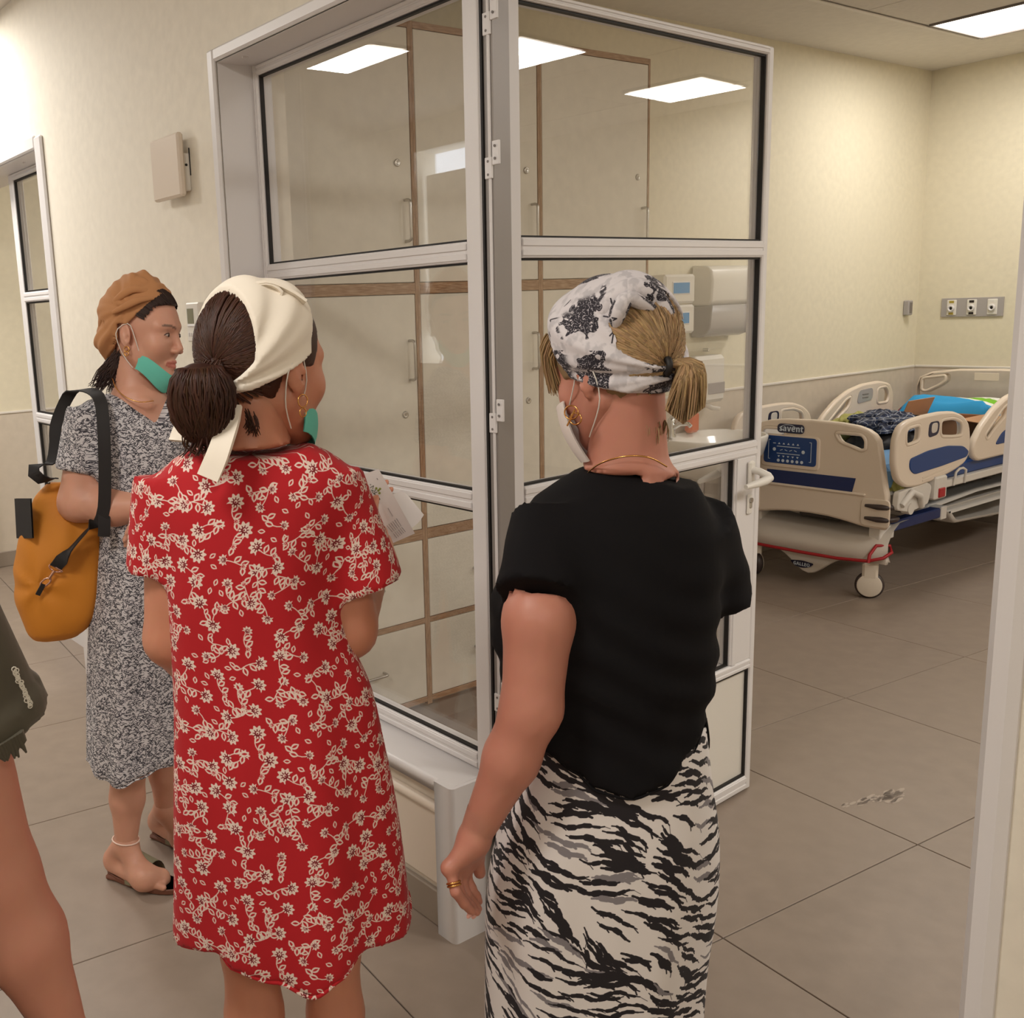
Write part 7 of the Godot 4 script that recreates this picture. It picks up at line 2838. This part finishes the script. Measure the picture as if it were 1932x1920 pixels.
func build_bag(fr: Frame) -> void:
	var t := thing("shoulder_bag", "large mustard yellow shoulder bag with black straps and metal clip", "bag", fr.base)
	t.basis = fr.b
	mat("mustard_cloth", col8(198, 124, 30), 0.7)
	mat("black_webbing", col8(28, 24, 24), 0.75)
	# outline rows: pixel y, left x, right x, half depth
	var sd := SDF.new(Vector3(-0.46, 0.55, -0.16), Vector3(0.10, 1.16, 0.20), 0.0085)
	var w := 0.0
	sd.stack([fr.row(905, 90, 190, 0.012, 0.0, w), fr.row(935, 62, 205, 0.035, 0.002, w), fr.row(980, 45, 205, 0.060, 0.003, w), fr.row(1030, 30, 200, 0.078, 0.004, w), fr.row(1080, 27, 195, 0.088, 0.004, w), fr.row(1120, 28, 194, 0.090, 0.004, w), fr.row(1160, 40, 185, 0.086, 0.003, w), fr.row(1185, 50, 168, 0.075, 0.002, w), fr.row(1199, 62, 150, 0.055, 0.0, w)], 0.0, 2.5, 4.0, 0.5)
	var clip := fr.at(70, 1110, w + 0.09)
	sd.wrinkle(0.012, func(p: Vector3) -> float:
		var q := p - clip
		var r := Vector2(q.x, q.y).length()
		var an := atan2(q.y, q.x)
		return 0.006 * sin(an * 5.0 + 1.0) * exp(-r * r / 0.006) * clampf(r * 40.0, 0, 1) + 0.0035 * sin(q.x * 60.0 + q.y * 25.0) * clampf(q.y * 5.0, 0, 1))
	var m := MB.new()
	sd.mesh_into(m)
	put("pouch", m, M.mustard_cloth, t)
	m = MB.new()
	# dark side panel and rolled handle at the top
	var rows := []
	for i in 6:
		var r := PackedVector3Array()
		for k in 4: r.append(fr.at(lerpf(30, 60, k / 3.0) + 4 * (i / 5.0), lerpf(940, 1015, i / 5.0), lerpf(-0.01, 0.09, k / 3.0)))
		rows.append(r)
	sheet(rows, 0.004, m)
	put("side_panel", m, M.black_webbing, t)
	m = MB.new()
	ribbon(m, bez([fr.at(108, 902, 0.05), fr.at(80, 905, 0.06), fr.at(62, 890, 0.06), fr.at(68, 877, 0.05), fr.at(96, 874, 0.02), fr.at(104, 840, -0.02), fr.at(106, 800, -0.05), fr.at(130, 745, -0.045), fr.at(150, 736, 0.0), fr.at(174, 738, 0.05), fr.at(190, 758, 0.105), fr.at(196, 820, 0.135), fr.at(198, 900, 0.14), fr.at(196, 960, 0.135), fr.at(188, 985, 0.13)], 40), 0.0155, 0.0016, Vector3(1, 0.1, 0.15))
	put("shoulder_strap", m, M.black_webbing, t)
	m = MB.new()
	ribbon(m, bez([fr.at(190, 975, 0.10), fr.at(160, 1005, 0.095), fr.at(128, 1042, 0.110), fr.at(105, 1070, 0.105)], 12), 0.0165, 0.0018, Vector3(0.6, 0.55, 0.1))
	ribbon(m, bez([fr.at(196, 960, 0.13), fr.at(197, 990, 0.135), fr.at(196, 1012, 0.135)], 4), 0.015, 0.0018, Vector3(1, 0, 0))
	put("clip_strap", m, M.black_webbing, t)
	m = MB.new()
	var a := fr.at(95, 1064, 0.105)
	var b := fr.at(118, 1078, 0.105)
	m.tube([a, b], 0.0028, 8)
	m.tube(bez([a, fr.at(93, 1070, 0.105), fr.at(104, 1078, 0.105), b], 8), 0.0024, 8)
	m.tube(bez([fr.at(103, 1076, 0.105), fr.at(96, 1086, 0.105), fr.at(92, 1092, 0.105)], 6), 0.004, 8)
	var ring := []
	for k in 15: ring.append(fr.at(86 + cos(TAU * k / 14.0) * 9 - sin(TAU * k / 14.0) * 4, 1098 - cos(TAU * k / 14.0) * 7 - sin(TAU * k / 14.0) * 4, 0.105))
	m.tube(ring, 0.0026, 8, false)
	put("metal_clip", m, mat("copper_metal", col8(214, 170, 150), 0.2, 1.0), t)
	m = MB.new()
	ribbon(m, [fr.at(82, 1102, 0.107), fr.at(71, 1122, 0.103)], 0.006, 0.002, Vector3(0.8, 0.5, 0))
	put("loop_tab", m, M.black_webbing, t)

# ================================================================ woman at the frame's edge, sleeve and arm in view
func build_olive() -> void:
	var fr := Frame.new(self, Vector3(0.03, 0, -1.22))
	var t := person_node("woman in an olive shirt with rolled sleeve, arm hanging", fr)
	var skin := lin(192, 132, 110)
	var w := 0.03
	var sh := fr.at(-140, 1100, w)
	var el := fr.at(-12, 1650, w)
	var wr := el + Vector3(0.055, -0.22, 0.03)
	var cx := sh.x - 0.17
	var sd := SDF.new(Vector3(cx - 0.32, -0.01, -0.20), Vector3(sh.x + 0.26, 1.50, 0.24), 0.011)
	sd.stack([[1.36, cx, 0.0, 0.08, 0.05, 0.0], [1.31, cx, 0.0, 0.17, 0.08, 0.0], [1.15, cx, 0.0, 0.17, 0.10, 0.0], [0.95, cx, 0.0, 0.15, 0.10, 0.0], [0.80, cx, 0.0, 0.17, 0.11, 0.0]], 0.0, 2.2)
	var hx := head_xf(Vector3(cx, 1.49, -0.01), 60, 0)
	sd.capsule(hx * Vector3(0, -0.055, -0.03), Vector3(cx, 1.34, 0), 0.05, 0.062, 0.04)
	sd.capsule(sh, el, 0.050, 0.050, 0.03)
	sd.capsule(el, el.lerp(wr, 0.4), 0.051, 0.050, 0.02)
	sd.capsule(el.lerp(wr, 0.4), wr, 0.049, 0.028, 0.02)
	var s2 := Vector3(2 * cx - sh.x, sh.y, 0.0)
	sd.capsule(s2, s2 + Vector3(-0.03, -0.30, -0.02), 0.052, 0.044, 0.03)
	sd.capsule(s2 + Vector3(-0.03, -0.30, -0.02), s2 + Vector3(0.0, -0.53, -0.06), 0.042, 0.028, 0.02)
	for s in [-0.085, 0.085]:
		sd.capsule(Vector3(cx + s, 0.75, 0), Vector3(cx + s, 0.42, 0.0), 0.075, 0.05, 0.02)
		sd.capsule(Vector3(cx + s, 0.42, 0), Vector3(cx + s, 0.08, -0.01), 0.05, 0.03, 0.02)
	var ec := fr.at(30, 1640, w + 0.05)
	sd.wrinkle(0.003, func(p: Vector3) -> float:
		var q := p - ec
		var g := exp(-(q.x * q.x / 0.0008 + q.y * q.y / 0.0006 + q.z * q.z / 0.003))
		return -0.003 * g * (0.5 + 0.5 * sin((q.y * 0.9 - q.x * 0.7) * 380.0)))
	var mb := MB.new()
	var tint := skin_tint(skin, skin, 12)
	sd.mesh_into(mb, Transform3D.IDENTITY, tint)
	head_field(0.006).mesh_into(mb, hx, face_tint(skin, 14, lin(72, 50, 42)))
	for q in [[wr, Vector3(0.15, -0.97, 0.1).normalized(), Vector3(-0.9, -0.1, 0.2).normalized()], [s2 + Vector3(0.0, -0.53, -0.06), Vector3(0.05, -0.98, -0.1).normalized(), Vector3(0.9, 0, 0.1).normalized()]]:
		var p: Vector3 = q[0]
		var hs := SDF.new(p - Vector3(0.12, 0.21, 0.12), p + Vector3(0.12, 0.05, 0.12), 0.006)
		hand(hs, p, q[1], q[2], Vector3(0, 0, -1), 0.95, 0.3)
		hs.mesh_into(mb, Transform3D.IDENTITY, tint)
	put("body", mb, M.skin, t)
	mat("olive_cotton", col8(74, 68, 54), 0.85)
	M.olive_cotton.rim_enabled = true
	var ds := SDF.new(Vector3(cx - 0.30, 0.70, -0.18), Vector3(sh.x + 0.16, 1.42, 0.22), 0.0085)
	ds.stack([[1.37, cx, 0.0, 0.09, 0.06, 0.0], [1.335, cx, 0.0, 0.16, 0.085, 0.0], [1.27, cx, 0.0, 0.195, 0.105, 0.0], [1.15, cx, 0.0, 0.185, 0.115, 0.002], [0.95, cx, 0.0, 0.17, 0.118, 0.004], [0.75, cx, 0.0, 0.195, 0.13, 0.006]], 0.0, 2.3)
	var c0 := fr.at(-150, 1110, w)
	var c1 := fr.at(-28, 1368, w)
	var ax := (c1 - c0).normalized()
	ds.cone(c0, c1, 0.068, 0.071, 0.03)
	ds.cone(c1 - ax * 0.030, c1 + ax * 0.004, 0.0765, 0.0765, 0.003)
	ds.ellipsoid(Vector3(cx, 1.40, 0.0), Vector3(0.09, 0.05, 0.16), Basis.IDENTITY, 0.006, true)
	var dm := MB.new()
	ds.mesh_into(dm)
	# frayed threads and a knotted tab under the cuff
	var rg := RandomNumberGenerator.new()
	rg.seed = 4
	for k in 9:
		var p := fr.at(lerpf(0, 44, k / 8.0), lerpf(1425, 1398, k / 8.0), w + 0.075)
		dm.tube([p + Vector3(-0.004, 0.012, 0), p, p + Vector3(rg.randf_range(-0.004, 0.006), -rg.randf_range(0.006, 0.014), 0)], [0.006, 0.004, 0.0012], 5)
	put("shirt", dm, M.olive_cotton, t)
	dm = MB.new()
	for k in 26:
		var u := k / 25.0
		var p := fr.at(lerpf(28, 58, u) + rg.randf_range(-4, 2), lerpf(1262, 1332, u), w + 0.07)
		var ring := []
		var r := rg.randf_range(0.0016, 0.0028)
		for q in 9: ring.append(p + Vector3(cos(TAU * q / 8.0), sin(TAU * q / 8.0), 0) * r)
		dm.tube(ring, 0.0007, 5, false)
	put("lace_trim", dm, mat("lace_white", col8(206, 200, 186), 0.8), t)
	dm = MB.new()
	var sk := SDF.new(Vector3(cx - 0.28, 0.25, -0.2), Vector3(cx + 0.28, 0.82, 0.2), 0.012)
	sk.stack([[0.80, cx, 0.0, 0.18, 0.12, 0.0], [0.60, cx, 0.0, 0.20, 0.14, 0.006], [0.30, cx, 0.0, 0.22, 0.15, 0.012]], 0.0, 2.3)
	sk.mesh_into(dm)
	put("skirt", dm, mat("dark_skirt", col8(52, 50, 58), 0.85), t)
	dm = MB.new()
	for s in [-0.085, 0.085]: dm.box(Vector3(cx + s, 0.03, 0.03), Vector3(0.085, 0.06, 0.24), 0.025)
	put("shoes", dm, M.black_shoe, t)
	dm = MB.new()
	var hs := SDF.new(Vector3(-0.12, -0.13, -0.15), Vector3(0.12, 0.15, 0.12), 0.007)
	hs.field(func(p: Vector3) -> float:
		var d := ell(p, Vector3(0, 0.036, -0.02), Vector3(0.086, 0.106, 0.112))
		d = minf(d, ell(p, Vector3(0, -0.06, -0.06), Vector3(0.06, 0.07, 0.05)))
		d = maxf(d, p.z - (0.06 - 1.2 * maxf(0.0, 0.08 - p.y)))
		return d)
	hs.mesh_into(dm, hx, func(_p: Vector3) -> Color: return lin(60, 44, 38))
	put("hair", dm, M.dark_hair, t)
